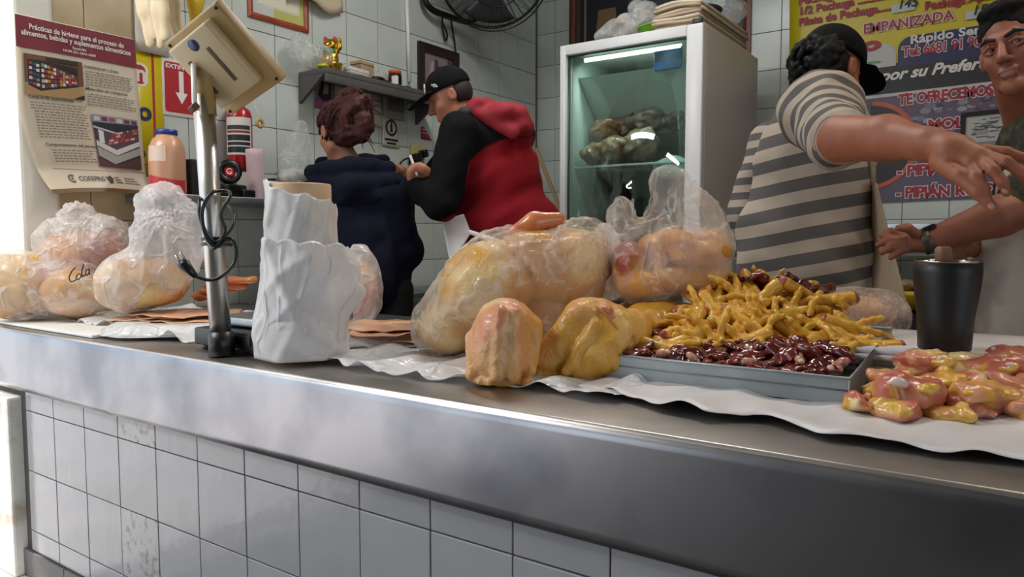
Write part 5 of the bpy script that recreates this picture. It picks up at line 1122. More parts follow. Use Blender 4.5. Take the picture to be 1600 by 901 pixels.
B_ = cut(0.010, B_, pc((860, 588, D-0.088), (914, 490, D-0.080), 3.2, 3.2), pc((898, 590, D-0.098), (946, 508, D-0.090), 2.8, 2.8), pc((948, 590, D-0.07), (985, 530, D-0.055), 2.6, 2.6))
wb_ = whole('whole yellow chicken leaning diagonally against the steel tray corner', B_, ('#d7a03f', '#d59a58', '#e2b766'), 9, 0.0045)
part('neck_opening', *net(wave(U(0.006, pe(945, 484, D-0.055, 14, 0.018, 8), pe(955, 496, D-0.062, 9, 0.012, 6)), 0.002, 90, 3), 0.003), mat('neck_flesh', '#c07a52', 0.35, coat=0.4), wb_)
part('skin_fold', *tube(spline([W(930, 478, D-0.078), W(948, 494, D-0.085), W(965, 515, D-0.082), W(972, 528, D-0.072)], 5), 0.0028, 6), mat('fold_skin', '#b9803c', 0.4), wb_)
D = 1.86
whole('smooth yellow chicken half hidden behind the diagonal one', U(0.03, pe(1010, 520, D, 46, 0.09, 48), pe(1040, 515, D+0.03, 40, 0.09, 46), pe(1000, 545, D-0.02, 40, 0.08, 30)), ('#cf9a2c', '#cf962f', '#dcae50'), 13, 0.006)
D = 1.97   # a further bird carries the tall bag
whole('yellow chicken lying under the tall knotted bag', U(0.03, pe(1040, 520, D+0.06, 80, 0.10, 52), pe(1000, 515, D+0.06, 60, 0.09, 48)), ('#cf9a2c', '#c98f3a', '#dcae50'), 19, 0.007)
# ---------------------------------------------------------------- steel tray of livers, hearts and feet
tx0, tx1, ty0, ty1 = -0.815, -0.252, 1.442, 1.96; tilt = 0.075
try_ = thing('steel_tray', 'shallow galvanised steel tray holding livers and chicken feet', 'tray', ((tx0+tx1)/2, ty0, CT+0.013))
def tz(y): return CT+0.014+max(0.0, y-ty0)*tilt
TH_ = 0.050
def slab(p0, p1, th_, inward):
    P = []
    for d in (0, 1):
        for (x, y) in (p0, p1):
            for zz in (0, TH_): P.append((x+inward[0]*th_*d, y+inward[1]*th_*d, tz(y)+zz))
    return np.array(P), [(0, 2, 3, 1), (4, 5, 7, 6), (1, 3, 7, 5), (0, 4, 6, 2), (0, 1, 5, 4), (2, 6, 7, 3)]
M_tray = mat('galvanised', '#a3abad', 0.4, 0.45, var=(9, '#8b9395'), bump=(14, 0.15, 0.002))
part('front_wall', *slab((tx0, ty0), (tx1, ty0), 0.0025, (0, 1)), M_tray, try_, False); part('back_wall', *slab((tx0, ty1), (tx1, ty1), 0.0025, (0, -1)), M_tray, try_, False)
part('side_wall', *slab((tx0, ty0), (tx0, ty1), 0.0025, (1, 0)), M_tray, try_, False); part('side_wall', *slab((tx1, ty0), (tx1, ty1), 0.0025, (-1, 0)), M_tray, try_, False)
part('tray_bottom', [(tx0, ty0, tz(ty0)), (tx1, ty0, tz(ty0)), (tx1, ty1, tz(ty1)), (tx0, ty1, tz(ty1)), (tx0, ty0, tz(ty0)+.002), (tx1, ty0, tz(ty0)+.002), (tx1, ty1, tz(ty1)+.002), (tx0, ty1, tz(ty1)+.002)], [(0, 3, 2, 1), (4, 5, 6, 7)], M_tray, try_, False)
part('folded_rim', *tube([(tx0, ty0-0.001, tz(ty0)+TH_), (tx1, ty0-0.001, tz(ty0)+TH_), (tx1, ty1, tz(ty1)+TH_), (tx0, ty1, tz(ty1)+TH_), (tx0, ty0, tz(ty0)+TH_)], 0.0028, 6), M_tray, try_)
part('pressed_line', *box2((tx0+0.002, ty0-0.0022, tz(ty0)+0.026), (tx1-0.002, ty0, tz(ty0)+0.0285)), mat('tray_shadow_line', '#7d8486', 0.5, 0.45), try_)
for s, x in ((1, tx0), (-1, tx1)): part('corner_fold', *box2((x-0.0015, ty0-0.002, tz(ty0)), (x+0.0015, ty0+0.002, tz(ty0)+TH_)), M_tray, try_)
def place(proto, p, R, s, label, group, cat_):
    o = copy_tree(proto); m4 = Matrix.Identity(4)
    for i in range(3):
        for j in range(3): m4[i][j] = float(R[i][j]*s)
        m4[i][3] = float(p[i])
    o.matrix_world = m4; tag(o, label, cat_, group); return o
PROTO = []
def proto(name, V, F, m, col=None):
    o = link(name, mesh(name, V, F, True, col), m); BASE[o.name] = np.zeros(3); PROTO.append(o); return o
M_liver = mat('liver', '#4a0f10', 0.18, var=(30, '#6e1a17', (0.4, 0.7)), coat=0.7, sss=0.05, bump=(45, 0.3, 0.003))
M_liver2 = mat('liver_brown', '#5e1c14', 0.22, var=(40, '#7d2a20', (0.4, 0.7)), coat=0.6, sss=0.05, bump=(45, 0.3, 0.003))
M_giz = mat('gizzard', '#9c5a4c', 0.25, var=(40, '#c08a72'), coat=0.6, sss=0.1)
M_heart = mat('heart', '#6a1c1e', 0.2, var=(30, '#b58a70', (0.55, 0.7)), coat=0.7)
LIV = []
for i in range(7):
    r_ = np.random.RandomState(100+i)
    sd = U(0.006, ell((0, 0, 0), (0.040+0.010*r_.rand(), 0.024, 0.009)), ell((0.022, 0.016*r_.randn(), 0.003), (0.024, 0.019, 0.008)), ell((-0.026, 0.014*r_.randn(), -0.002), (0.022, 0.020, 0.009)), cap((-0.03, 0.02*r_.randn(), 0.004), (0.03, 0.02*r_.randn(), 0.006), 0.005, 0.003))
    LIV.append(proto('chicken_liver', *net(wave(wave(sd, 0.004, 75, i), 0.0016, 210, i+9), 0.0036), (M_liver, M_liver2)[i % 2]))
GIZ = []
for i in range(3):
    r_ = np.random.RandomState(130+i); o = proto('chicken_gizzard' if i < 2 else 'chicken_heart', *net(wave(U(0.008, ell((0, 0, 0), (0.020, 0.015, 0.012)), ell((0.014, 0.004, 0.002), (0.011, 0.010, 0.009))), 0.001, 90, i), 0.003), M_giz if i < 2 else M_heart)
    link('fat_cap', mesh('fat_cap', *net(wave(ell((0.020, 0.005, 0.005), (0.008, 0.008, 0.006)), 0.001, 150, i), 0.002)), mat('pale_fat', '#d9b7a0', 0.3, coat=0.5), o); GIZ.append(o)
rg = random.Random(11)
def rrot(r, t=0.5): return rotm(r.uniform(-t, t), r.uniform(-t, t), r.uniform(0, 6.28))
n = 0
for row in range(7):
    for k in range(10):
        u = (k+0.5+rg.uniform(-0.3, 0.3)+0.4*(row % 2))/10.4; v = row*0.033
        x = tx0+0.035+(tx1-tx0-0.06)*u; y = ty0+0.042+v+rg.uniform(-0.008, 0.008)
        z = tz(y)+0.036+0.010*min(1, row/3)+rg.uniform(-0.006, 0.008)
        if not (tx0+0.045 < x < tx1-0.05): continue
        place(rg.choice(LIV), (x, y, z), rrot(rg, 0.5), rg.uniform(0.8, 1.1), 'glossy dark red chicken liver, %s of the tray, %s' % (('far left end', 'left part', 'part left of centre', 'part right of centre', 'right part', 'far right end')[min(5, int(u*6))], ('along the front wall', 'in the second row', 'in the third row', 'in the fourth row', 'in the fifth row', 'in the sixth row', 'up against the feet')[row]), 'livers in the tray', 'liver'); n += 1
for px, py, k in ((1165, 566, 0), (1015, 560, 0), (1235, 556, 0), (1250, 562, 1), (1325, 594, 0), (1382, 572, 0), (1300, 585, 2), (1055, 545, 2), (1130, 575, 2), (1078, 558, 1)):
    p = at(px, py, Y=ty0+0.03+0.15*rg.random())
    for _ in range(6): p = at(px, py, Z=tz(p[1])+0.056)
    p[1] = max(p[1], ty0+0.025); p[0] = min(p[0], tx1-0.03); p[2] = tz(p[1])+0.056
    place(GIZ[k], p, rrot(rg, 0.6), rg.uniform(0.7, 0.9), ('pale pink gizzard lying on the livers in the tray', 'pale pink gizzard lying on the livers in the tray', 'dark red heart with pale fat lying on the livers')[k], ('gizzards in the tray', 'gizzards in the tray', 'hearts in the tray')[k], ('gizzard', 'gizzard', 'heart')[k])
M_foot = mat('foot_skin', '#e0ac34', 0.45, var=(28, '#c98c1e', (0.4, 0.7)), sss=0.1, coat=0.3, bump=(160, 0.5, 0.0015))
M_pale = mat('foot_cut', '#b9654a', 0.35, var=(60, '#8e3a30'), coat=0.4); M_pad = mat('toe_tip', '#dcbf6a', 0.4)
FEET = []
for i in range(8):
    r_ = np.random.RandomState(200+i); L_ = 0.052+0.014*r_.rand()
    parts_ = [cap((-L_, 0, 0), (-L_*0.75, 0, 0.0), 0.0165, 0.0145), cap((-L_*0.75, 0, 0.001), (-0.012, 0, 0.002), 0.0130, 0.0125), ell((-0.002, 0, 0), (0.021, 0.019, 0.014))]
    curl = r_.uniform(0.1, 1.0)
    tips = []
    for j, (ang, ln) in enumerate(((-0.75+0.2*r_.randn(), 0.064), (0.0+0.15*r_.randn(), 0.076), (0.75+0.2*r_.randn(), 0.064), (2.4+0.3*r_.randn(), 0.036))):
        p = np.array([0.008*math.cos(ang), 0.013*math.sin(ang), 0.0]); el_ = 0.25; rad = 0.0098
        for s in range(3):
            st = ln/3; d = np.array([math.cos(ang)*math.cos(el_), math.sin(ang)*math.cos(el_), math.sin(el_)]); q_ = p+d*st; parts_.append(cap(p, q_, rad, rad*0.84)); parts_.append(ell(q_-np.array([0, 0, 0.002]), (rad*1.02,)*3)); p = q_; el_ -= curl*(0.5+0.4*r_.rand()); rad *= 0.88
        tips.append((p, d))
    o = proto('chicken_paw', *net(wave(U(0.004, *parts_), 0.0008, 200, i), 0.0034), M_foot)
    link('cut_end', mesh('cut_end', *net(wave(ell((-L_-0.008, 0, 0), (0.0105, 0.0150, 0.0150)), 0.0012, 200, i), 0.003)), M_pale, o)
    for p, d in tips: link('toe_tip', mesh('toe_tip', *net(cap(p+d*0.002, p+d*0.009, 0.0055, 0.0036), 0.002)), M_pad, o)
    FEET.append(o)
# heap: a mound behind the livers
def mound(px):  # top outline of the heap in the picture
    return np.interp(px, [1000, 1040, 1090, 1140, 1180, 1230, 1280, 1330, 1400], [575, 520, 475, 455, 440, 445, 465, 505, 548])
rg = random.Random(23); nf = 0
for layer in range(2):
    for px in range(1032, 1345, 30):
        top = mound(px)+8
        for py in range(int(top), 588, 28):
            x = px+rg.uniform(-9, 9); y = py+rg.uniform(-8, 8)
            if y < mound(x)+4 or (px > 1300 and layer): continue
            Dd = 1.53+(590-y)/150*0.33+0.045*layer+abs(x-1180)*0.0001
            p = W(x, y, Dd)
            zmin_ = tz(p[1])+0.05
            if p[2] < zmin_: continue
            a = rg.uniform(0, 6.28); tiltv = rg.uniform(-0.5, 0.4)
            # lay the feet on the sloping face of the heap
            R = frame(-0.62*np.array([FW[0], FW[1], 0])+np.array([0, 0, 0.75]))@rotm(rg.uniform(-0.45, 0.45)+(3.14 if rg.random() < 0.3 else 0), tiltv*0.7, a)
            if rg.random() < 0.12: continue
            place(rg.choice(FEET), p, R, rg.uniform(0.85, 1.1), 'yellow chicken foot %s of the heap, %s' % (('at the far left end', 'beside the smooth chicken at the left', 'left of the middle', 'just left of the middle', 'just right of the middle', 'right of the middle', 'toward the right end', 'at the far right end')[max(0, min(7, int((x-1030)/40)))], ('near the top', 'half way up', 'just above the livers')[0 if y < 490 else 1 if y < 540 else 2] if layer == 0 else 'inside the heap'), 'chicken feet in the tray', 'chicken foot'); nf += 1
for (px, py, Dd, ang, sc_) in ((1350, 544, 1.62, 0.0, 1.25), (1290, 470, 1.78, 0.1, 1.1), (1262, 462, 1.8, 2.6, 1.1)):
    R = np.stack([-(RT*math.cos(ang)+UP*math.sin(ang)), np.cross(UP, -RT), UP], 1); R = np.stack([R[:, 0], np.cross(R[:, 2]-R[:, 0]*(R[:, 0]@R[:, 2]), R[:, 0]), R[:, 2]-R[:, 0]*(R[:, 0]@R[:, 2])], 1)
    place(FEET[1], W(px, py, Dd), R, sc_, {1350: 'long yellow chicken foot lying flat at the right end of the tray', 1290: 'yellow chicken foot pointing right on top of the heap', 1262: 'yellow chicken foot raised at the top back of the heap'}[px], 'chicken feet in the tray', 'chicken foot'); nf += 1
for px, py, Dd in ((1165, 440, 1.86), (1195, 452, 1.86), (1225, 452, 1.87), (1258, 455, 1.86), (1275, 455, 1.86), (1180, 462, 1.87), (1150, 450, 1.88), (1240, 448, 1.9)):
    place(rg.choice(LIV), W(px, py, Dd), rrot(rg, 0.8), 1.1, 'dark red liver lying at the top back of the feet heap', 'livers behind the feet', 'liver')
for o in PROTO:
    for ch in list(o.children): bpy.data.objects.remove(ch)
    bpy.data.objects.remove(o)
# ---------------------------------------------------------------- meat in film behind the tray
D = 2.0
bag('clear bag of pale skin and meat behind the right end of the tray', [pe(1345, 490, D, 62, 0.10, 42), pe(1300, 490, D, 40, 0.08, 34), pe(1375, 500, D, 38, 0.09, 32), pe(1340, 540, D, 56, 0.09, 40)], [[pe(1345, 494, D, 52, 0.08, 32), pe(1310, 500, D, 34, 0.07, 24)], [pe(1345, 545, D, 48, 0.07, 32)]], film('tray_bag_film', '#e9dcd2', 0.15, 0.5, 24, 0.15, (1, 1, 1), 0.9, 0.3), 51, 0.004, 60, cols=('#c08a62', '#a4604e', '#d8b08a'), inlabels=['pale skin and meat piece at the top of the bag behind the tray', 'meat piece at the bottom of the bag behind the tray'])
# ---------------------------------------------------------------- chicken thighs on the paper
TH_SP = [(1420, 615, 1.30, 62, 34, 0.0), (1400, 640, 1.27, 36, 16, 0.2), (1540, 620, 1.30, 62, 30, -0.1), (1600, 635, 1.27, 40, 22, 0.4), (1450, 575, 1.42, 60, 26, 0.1), (1545, 582, 1.42, 60, 28, -0.2), (1395, 592, 1.40, 36, 18, 0.5), (1620, 590, 1.42, 50, 30, 0.2), (1490, 568, 1.50, 46, 20, 0.0), (1430, 565, 1.52, 40, 16, 0.3), (1480, 645, 1.27, 40, 12, 0.0), (1375, 612, 1.36, 24, 16, 0.2), (1475, 600, 1.36, 52, 26, 0.1), (1585, 608, 1.36, 50, 26, 0.0), (1510, 640, 1.29, 40, 16, 0.1), (1345, 630, 1.30, 14, 10, 0.0), (1580, 562, 1.50, 50, 20, 0.0)]
TL = ['chicken thigh with a red meaty lobe nearest the tray corner', 'yellow fatty thigh edge at the front beside the tray', 'skin side up chicken thigh in the front middle of the pile', 'chicken thigh cut off by the right picture edge in front', 'chicken thigh in the second row behind the meaty lobe', 'chicken thigh with a white bone end in the second row', 'chicken thigh tucked against the tray side', 'chicken thigh at the right picture edge behind the front one', 'chicken thigh in the back row before the black tumbler', 'chicken thigh at the back left corner of the pile', 'thin yellow skin flap at the front centre of the pile', 'small yellow skin piece pressed against the tray front corner', 'pink chicken thigh in the very middle of the pile', 'pink chicken thigh behind the one at the picture edge', 'low pink chicken piece between the two front thighs', 'tiny flesh scrap at the tray front corner', 'pink chicken thigh at the back right of the pile']
for i, (px, py, Dd, rx, rz, rot) in enumerate(TH_SP):
    r_ = np.random.RandomState(300+i); k = Dd/FOC; c = W(px, py, Dd)
    ex = RT*math.cos(rot)+UP*math.sin(rot)*0.3; ex /= np.linalg.norm(ex); R = frame(ex)
    c[2] = max(c[2], CT+0.012+rz*k*0.55)
    R2 = np.stack([ex, np.cross(np.array([0, 0, 1.0]), ex), np.array([0, 0, 1.0])], 1); R2[:, 1] /= np.linalg.norm(R2[:, 1]); R2[:, 2] = np.cross(R2[:, 0], R2[:, 1])
    lob = [ell(c, (rx*k*0.9, 0.044, rz*k*0.9), R2)]
    for _ in range(6):
        o_ = np.array([rx*k*r_.uniform(-0.75, 0.75), r_.uniform(-0.03, 0.02), rz*k*r_.uniform(-0.25, 0.6)]); lob.append(ell(c+R2@o_, (rx*k*r_.uniform(0.22, 0.5), r_.uniform(0.016, 0.03), rz*k*r_.uniform(0.3, 0.6)), R2@rotm(r_.uniform(-.6, .6), r_.uniform(-.6, .6), r_.uniform(-.6, .6))))
    V, F = net(clipz(wave(wave(wave(U(0.006, *lob), 0.004, 60, i), 0.0024, 120, i+3), 0.0010, 260, i+5), CT+0.013), 0.0042)
    n1 = 0.6*vnoise(V, 30, 300+i)+0.4*vnoise(V, 75, 320+i); c3 = mixc('#d3906e', '#bb6250', (vnoise(V, 45, i)-0.3)*2); c3 = mix3(c3, '#d9a53c' if i not in (1, 10, 11) else '#dcb24a', (n1-(0.62 if i not in (1, 2, 10, 11) else 0.45))*9); c3 = mix3(c3, '#e6cf9a', (vnoise(V, 48, 9+i)-0.72)*4)
    t = thing('chicken_thigh', TL[i], 'chicken thigh', [c[0], c[1], V[:, 2].min()], group='chicken thighs on the paper')
    part('flesh', V, F, M_meat, t, col=c3)
    if rz > 17:
        p = c+R2@np.array([rx*k*r_.uniform(-0.6, 0.6), -0.030, rz*k*0.35])
        part('fat_lump', *net(wave(U(0.005, ell(p, (0.022, 0.014, 0.007), R2), ell(p+R2@np.array([0.016, 0, 0.006]), (0.012, 0.012, 0.008), R2)), 0.003, 110, i), 0.003), mat('yellow_fat', '#dcae45', 0.3, coat=0.5, sss=0.1), t)
    if i in (0, 4, 5, 8):
        p = c+R2@np.array([rx*k*(0.2 if i != 0 else -0.55), -0.024, rz*k*0.62])
        part('bone_end', *net(wave(U(0.006, ell(p, (0.018, 0.012, 0.006)), ell(p+np.array([0.012, 0, 0.002]), (0.010, 0.009, 0.006))), 0.003, 120, i), 0.002), mat('bone_white', '#cbb5aa', 0.3, coat=0.5), t)
# ---------------------------------------------------------------- paper stack and tumbler
pz = 0.965
for i in range(6):
    z = CT+0.0145+i*(pz-CT-0.0145)/6
    def pf2(u, v, i=i, z=z): return (-0.42+1.0*u+0.01*math.sin(i*2), 1.70+0.40*v+0.012*math.sin(i*3), z+(pz-CT-0.0145)/6-0.0012+0.002*math.sin(6*u+i)*v)
    solo('paper_stack', *thick(*grid(pf2, 12, 4), 0.0115), mat('butcher_paper', '#d9d6d6', 0.45), 'pad of white wrapping paper behind the thighs, %s' % ('bottom pad', 'second pad from below', 'third pad from below', 'fourth pad from below', 'fifth pad from below', 'top pad')[i], 'paper pad', 'pads of wrapping paper')
D = 1.52
tbp = W(1475, 547, D); tbp[2] = pz+0.003
tmb = thing('tumbler', 'matte black steel tumbler with a wooden handle sticking out of the top', 'tumbler', tbp)
Ht = W(1475, 405, D)[2]-pz-0.003; rt_ = 47.5*D/FOC; rb_ = 37*D/FOC
part('cup_body', *lathe([(0, 0), (rb_*0.95, 0), (rb_, 0.004), (rb_*1.06, Ht*0.35), (rt_*0.97, Ht*0.72), (rt_, Ht*0.86), (rt_, Ht*0.965), (rt_*0.97, Ht*0.968)], 40, tbp), mat('matte_black', '#101012', 0.45), tmb)
part('steel_rim', *lathe([(rt_*0.985, Ht*0.965), (rt_*0.99, Ht*0.99), (rt_*0.97, Ht), (rt_*0.945, Ht*0.985), (rt_*0.93, Ht*0.8), (rb_*0.9, 0.01), (0, 0.01)], 40, tbp), mat('polished_rim', '#b9b2a8', 0.15, 1.0), tmb)
part('drink_surface', *lathe([(0, Ht*0.72), (rt_*0.93, Ht*0.72), (rt_*0.93, Ht*0.725), (0, Ht*0.725)], 32, tbp), mat('dark_liquid', '#120d0a', 0.1), tmb)
hb = tbp+np.array([0.0, 0.0, Ht*0.4]); part('wooden_handle', *tube([hb, W(1474, 398, D), W(1474, 388, D), W(1474, 385, D)], [0.013, 0.0155, 0.0155, 0.011], 16), mat('handle_wood', '#8a6247', 0.55, var=(20, '#704c36')), tmb)
# yellow rimmed tray and steel shelf on the back table at the right
bt_ = thing('back_table', 'steel back table under the banner with a lower shelf', 'table', (0.1, 4.2, PF))
part('table_top', *box2((-1.0, 3.9, 1.12), (1.6, 4.7, 1.15), 0.003), M_steel_dull, bt_); part('lower_shelf', *box2((-1.0, 3.92, 0.75), (1.6, 4.68, 0.77)), M_steel_dull, bt_)
part('splash_strip', *box2((-1.0, 4.68, 1.15), (1.6, 4.70, 1.27), 0.003), M_steel_dull, bt_)
for x in (-0.97, 1.57):
    for y in (3.93, 4.67): part('leg', *box2((x-0.02, y-0.02, PF), (x+0.02, y+0.02, 1.12)), M_steel_dull, bt_)
yt = thing('yellow_tray', 'yellow plastic tray of scraps behind the black tumbler', 'tray', W(1420, 484, 2.6))
p0 = W(1420, 484, 2.6)
part('tray_body', *boxv(p0+np.array([0.05, 0, 0.04]), (0.34, 0.26, 0.06), None, 0.012), mat('tray_yellow', '#cfa81a', 0.45), yt)
for k in range(5): part('scrap', *net(wave(ell(p0+np.array([-0.06+0.055*k, -0.05+0.02*(k % 2), 0.085]), (0.04, 0.05, 0.025)), 0.004, 60, k), 0.007), mat('scrap_brown', '#8d7a55', 0.5, var=(30, '#5d5038')), yt)
part('stand', *boxv(np.array([p0[0]+0.05, p0[1], (p0[2]+PF)/2]), (0.30, 0.22, p0[2]-PF), None, 0.005), M_steel_dull, yt)
# ================================================================ PEOPLE
def hframe(fwd, up):
    f = np.array(fwd, float); f /= np.linalg.norm(f); x = np.cross(f, up); x /= np.linalg.norm(x); z = np.cross(x, f)
    return np.stack([x, f, z], 1)            # person's right, forward, up
def head_sd(c, R, s=1.0, jaw=1.0):
    T = lambda p: c+R@(np.array(p, float)*s)
    e = lambda p, r: ell(T(p), tuple(np.array(r)*s), R)
    k = lambda a, b, ra, rb=None: cap(T(a), T(b), ra*s, (ra if rb is None else rb)*s)
    h = U(0.022*s, e((0, -0.012, 0.035), (0.076, 0.096, 0.090)), e((0, 0.030, -0.030), (0.062, 0.062, 0.080)), k((-0.042*jaw, 0.012, -0.075), (-0.012, 0.068, -0.106), 0.018, 0.014), k((0.042*jaw, 0.012, -0.075), (0.012, 0.068, -0.106), 0.018, 0.014), e((0, 0.072, -0.106), (0.020, 0.016, 0.017)))
    h = U(0.010*s, h, k((-0.030, 0.078, 0.026), (-0.008, 0.088, 0.022), 0.010), k((0.030, 0.078, 0.026), (0.008, 0.088, 0.022), 0.010), e((-0.040, 0.058, -0.028), (0.020, 0.022, 0.022)), e((0.040, 0.058, -0.028), (0.020, 0.022, 0.022)))
    h = cut(0.010*s, h, e((-0.031, 0.096, 0.004), (0.018, 0.014, 0.010)), e((0.031, 0.096, 0.004), (0.018, 0.014, 0.010)))
    h = U(0.007*s, h, k((0, 0.090, 0.012), (0, 0.112, -0.034), 0.0075, 0.0125), e((-0.012, 0.100, -0.038), (0.008, 0.010, 0.007)), e((0.012, 0.100, -0.038), (0.008, 0.010, 0.007)), k((-0.016, 0.088, -0.064), (0.016, 0.088, -0.064), 0.0072), k((-0.012, 0.088, -0.077), (0.012, 0.088, -0.077), 0.0082))
    h = cut(0.004*s, h, k((-0.022, 0.0985, -0.0705), (0.022, 0.0985, -0.0705), 0.0035))
    for sg in (-1, 1):
        ear = cut(0.004*s, e((0.078*sg, -0.006, -0.004), (0.010, 0.020, 0.031)), e((0.088*sg, -0.002, 0.000), (0.006, 0.010, 0.017)))
        h = U(0.006*s, h, ear)
    return h
def face_bits(parent, c, R, s, brow=True, eye_col='#2a1a12'):
    T = lambda p: c+R@(np.array(p, float)*s)
    for sg in (-1, 1):
        ey = part('eye', *net(ell(T((0.031*sg, 0.0735, 0.003)), (0.0125*s,)*3), 0.002), mat('eye_white', '#8f857e', 0.3), parent)
        part('iris', *net(ell(T((0.031*sg-0.003, 0.0845, 0.001)), (0.0060*s, 0.0028*s, 0.0060*s), R), 0.0011), mat('iris_dark', eye_col, 0.2), ey)
        part('eyelid', *net(U(0.003, cap(T((0.016*sg, 0.083, 0.008)), T((0.031*sg, 0.0880, 0.0105)), 0.0050*s), cap(T((0.031*sg, 0.0880, 0.0105)), T((0.047*sg, 0.076, 0.004)), 0.0050*s), cap(T((0.018*sg, 0.082, -0.006)), T((0.031*sg, 0.0860, -0.0075)), 0.0036*s), cap(T((0.031*sg, 0.0860, -0.0075)), T((0.046*sg, 0.076, -0.002)), 0.0036*s)), 0.0016), SKIN_Y, parent)
        if brow: part('eyebrow', *net(U(0.003, cap(T((0.013*sg, 0.094, 0.022)), T((0.032*sg, 0.091, 0.030)), 0.0052*s), cap(T((0.032*sg, 0.091, 0.030)), T((0.052*sg, 0.074, 0.025)), 0.0052*s, 0.003*s)), 0.0018), mat('brow_black', '#0f0a08', 0.7), parent)
    part('lips', *net(U(0.003, cap(T((-0.019, 0.0905, -0.066)), T((0.019, 0.0905, -0.066)), 0.0045*s), cap(T((-0.015, 0.0905, -0.0765)), T((0.015, 0.0905, -0.0765)), 0.0050*s)), 0.0018), mat('lip', '#7c4536', 0.55), parent)
SKIN_A = mat('skin_arm', '#9c5f44', 0.55, var=(14, '#8c5138'), sss=0.15, bump=(90, 0.15, 0.001)); SKIN_Y = mat('skin_young', '#935a42', 0.55, var=(14, '#834d38'), sss=0.15, bump=(90, 0.15, 0.001))
SKIN_M = mat('skin_man', '#a06a52', 0.55, var=(14, '#a5694e'), sss=0.15); SKIN_W = mat('skin_woman', '#a8745c', 0.55, var=(14, '#a97257'), sss=0.15)
def proj(V):
    d = V-CAM; z = d@FW; return CX+FOC*(d@RT)/z, CY-FOC*(d@UP)/z
def legs(parent, px, D, m, yaw=0.0, wpx=34, z1=0.95):
    c = W(px, 450, D); R = rotm(0, 0, yaw); sd = []
    for s in (-1, 1):
        o = R@np.array([0.10*s, 0, 0]); h = np.array([c[0], c[1], 0])+o
        sd += [cap(h+(0, 0, z1), h+(0, 0.02, 0.62), 0.095, 0.075), cap(h+(0, 0.02, 0.62), h+(0, 0, PF+0.09), 0.072, 0.055)]
        sh = U(0.02, ell(h+np.array([0, 0.0, PF+0.05]), (0.05, 0.06, 0.05)), ell(h+R@np.array([0, 0.09, 0])+np.array([0, 0, PF+0.038]), (0.048, 0.10, 0.037), R))
        part('shoe', *net(clipz(sh, PF+0.001), 0.012), M_black, parent)
    part('trousers', *net(U(0.05, *sd), 0.014), m, parent)
def ballcap(parent, c, R, s, m, marks=()):
    T = lambda p: c+R@(np.array(p, float)*s)
    dome = ell(T((0, -0.010, 0.046)), (0.086*s, 0.106*s, 0.092*s), R); dome = clip(dome, T((0, 0, 0.034)), -R[:, 2])
    ca = part('cap_crown', *net(wave(dome, 0.0008, 60, 1), 0.005), m, parent)
    br = U(0.01, ell(T((0, 0.125, 0.034)), (0.078*s, 0.075*s, 0.0065*s), R@rotm(-0.22, 0, 0)), ell(T((0, 0.085, 0.040)), (0.080*s, 0.03*s, 0.008*s), R))
    part('cap_brim', *net(br, 0.004), m, ca)
    part('cap_button', *net(ell(T((0, -0.01, 0.139)), (0.008*s, 0.008*s, 0.004*s), R), 0.002), m, ca)
    return ca
# ---------------------------------------------------------------- man in black and red jacket, writing
D = 3.45
man = thing('person', 'person in black cap and black and red hooded jacket bending to write at the wall', 'person', [W(795, 450, D)[0], W(795, 450, D)[1], PF])
hc_ = W(703, 152, 3.42); HRm = hframe(-RT*0.93-FW*0.12-np.array([0, 0, 0.42]), np.array([0, 0, 1.0])-RT*0.1)
arm = [(722, 212, 3.30), (688, 318, 3.24), (648, 290, 3.28)]
hand = [pe(652, 272, 3.28, 16, 0.03, 14), pc((648, 290, 3.28), (655, 275, 3.28), 13, 13)]
for k_, (x0, y0_, x1, y1_) in enumerate(((642, 268, 640, 280), (648, 262, 641, 270), (656, 260, 646, 262), (662, 264, 668, 272))):
    hand += [pc((x0+8, y0_+4, 3.25), (x0, y0_, 3.23), 5, 4.6), pc((x0, y0_, 3.23), (x1, y1_, 3.24), 4.6, 3.8)]
far = [pc((715, 240, 3.6), (660, 300, 3.55), 22, 18), pc((660, 300, 3.55), (628, 275, 3.45), 16, 12), pe(622, 268, 3.45, 14, 0.03, 9)]
for k_ in range(4): far.append(pc((616+3*k_, 270, 3.43), (606+4*k_, 262+2*k_, 3.42), 4, 3.4))
far += [pc((628, 265, 3.42), (620, 257, 3.41), 4.2, 3.4)]
body = U(0.02, head_sd(hc_, HRm, 1.0), pc((716, 172, 3.44), (745, 205, 3.46), 22, 26), pe(775, 270, D, 55, 0.10, 80), pe(795, 390, D, 58, 0.10, 80), pc((745, 215, 3.42), arm[0], 26, 22), chain(arm, [22, 17, 11]), hand, far)
part('body', *net(body, 0.006), SKIN_M, man)
jk = U(0.035, pe(762, 225, D, 66, 0.16, 48), pe(775, 285, D, 72, 0.17, 80), pe(792, 350, D, 84, 0.18, 64), pe(800, 400, D, 78, 0.17, 50), pc((740, 195, 3.42), (812, 215, 3.5), 24, 26))
V, F = net(wave(U(0.03, jk, [pc((718, 208, 3.30), (690, 318, 3.24), 33, 27), pc((690, 318, 3.24), (650, 292, 3.27), 25, 18)], pc((715, 240, 3.6), (660, 300, 3.55), 28, 22)), 0.004, 38, 4), 0.008)
px_, py_ = proj(V)
bl = (px_ < np.interp(py_, [150, 216, 232, 252, 300, 330, 345], [900, 790, 755, 733, 726, 716, 690])) | (py_ < np.interp(px_, [733, 760, 790, 835, 860], [252, 228, 217, 213, 213]))
bl = bl & (py_ < 345)
part('jacket', V, F, mat('jacket_cloth', '#a01020', 0.9, attr=True, spec=0.2, bump=(30, 0.2, 0.004)), man, col=np.where(bl[:, None], np.array(lin('#050609')), np.array(lin('#7a0d18'))))
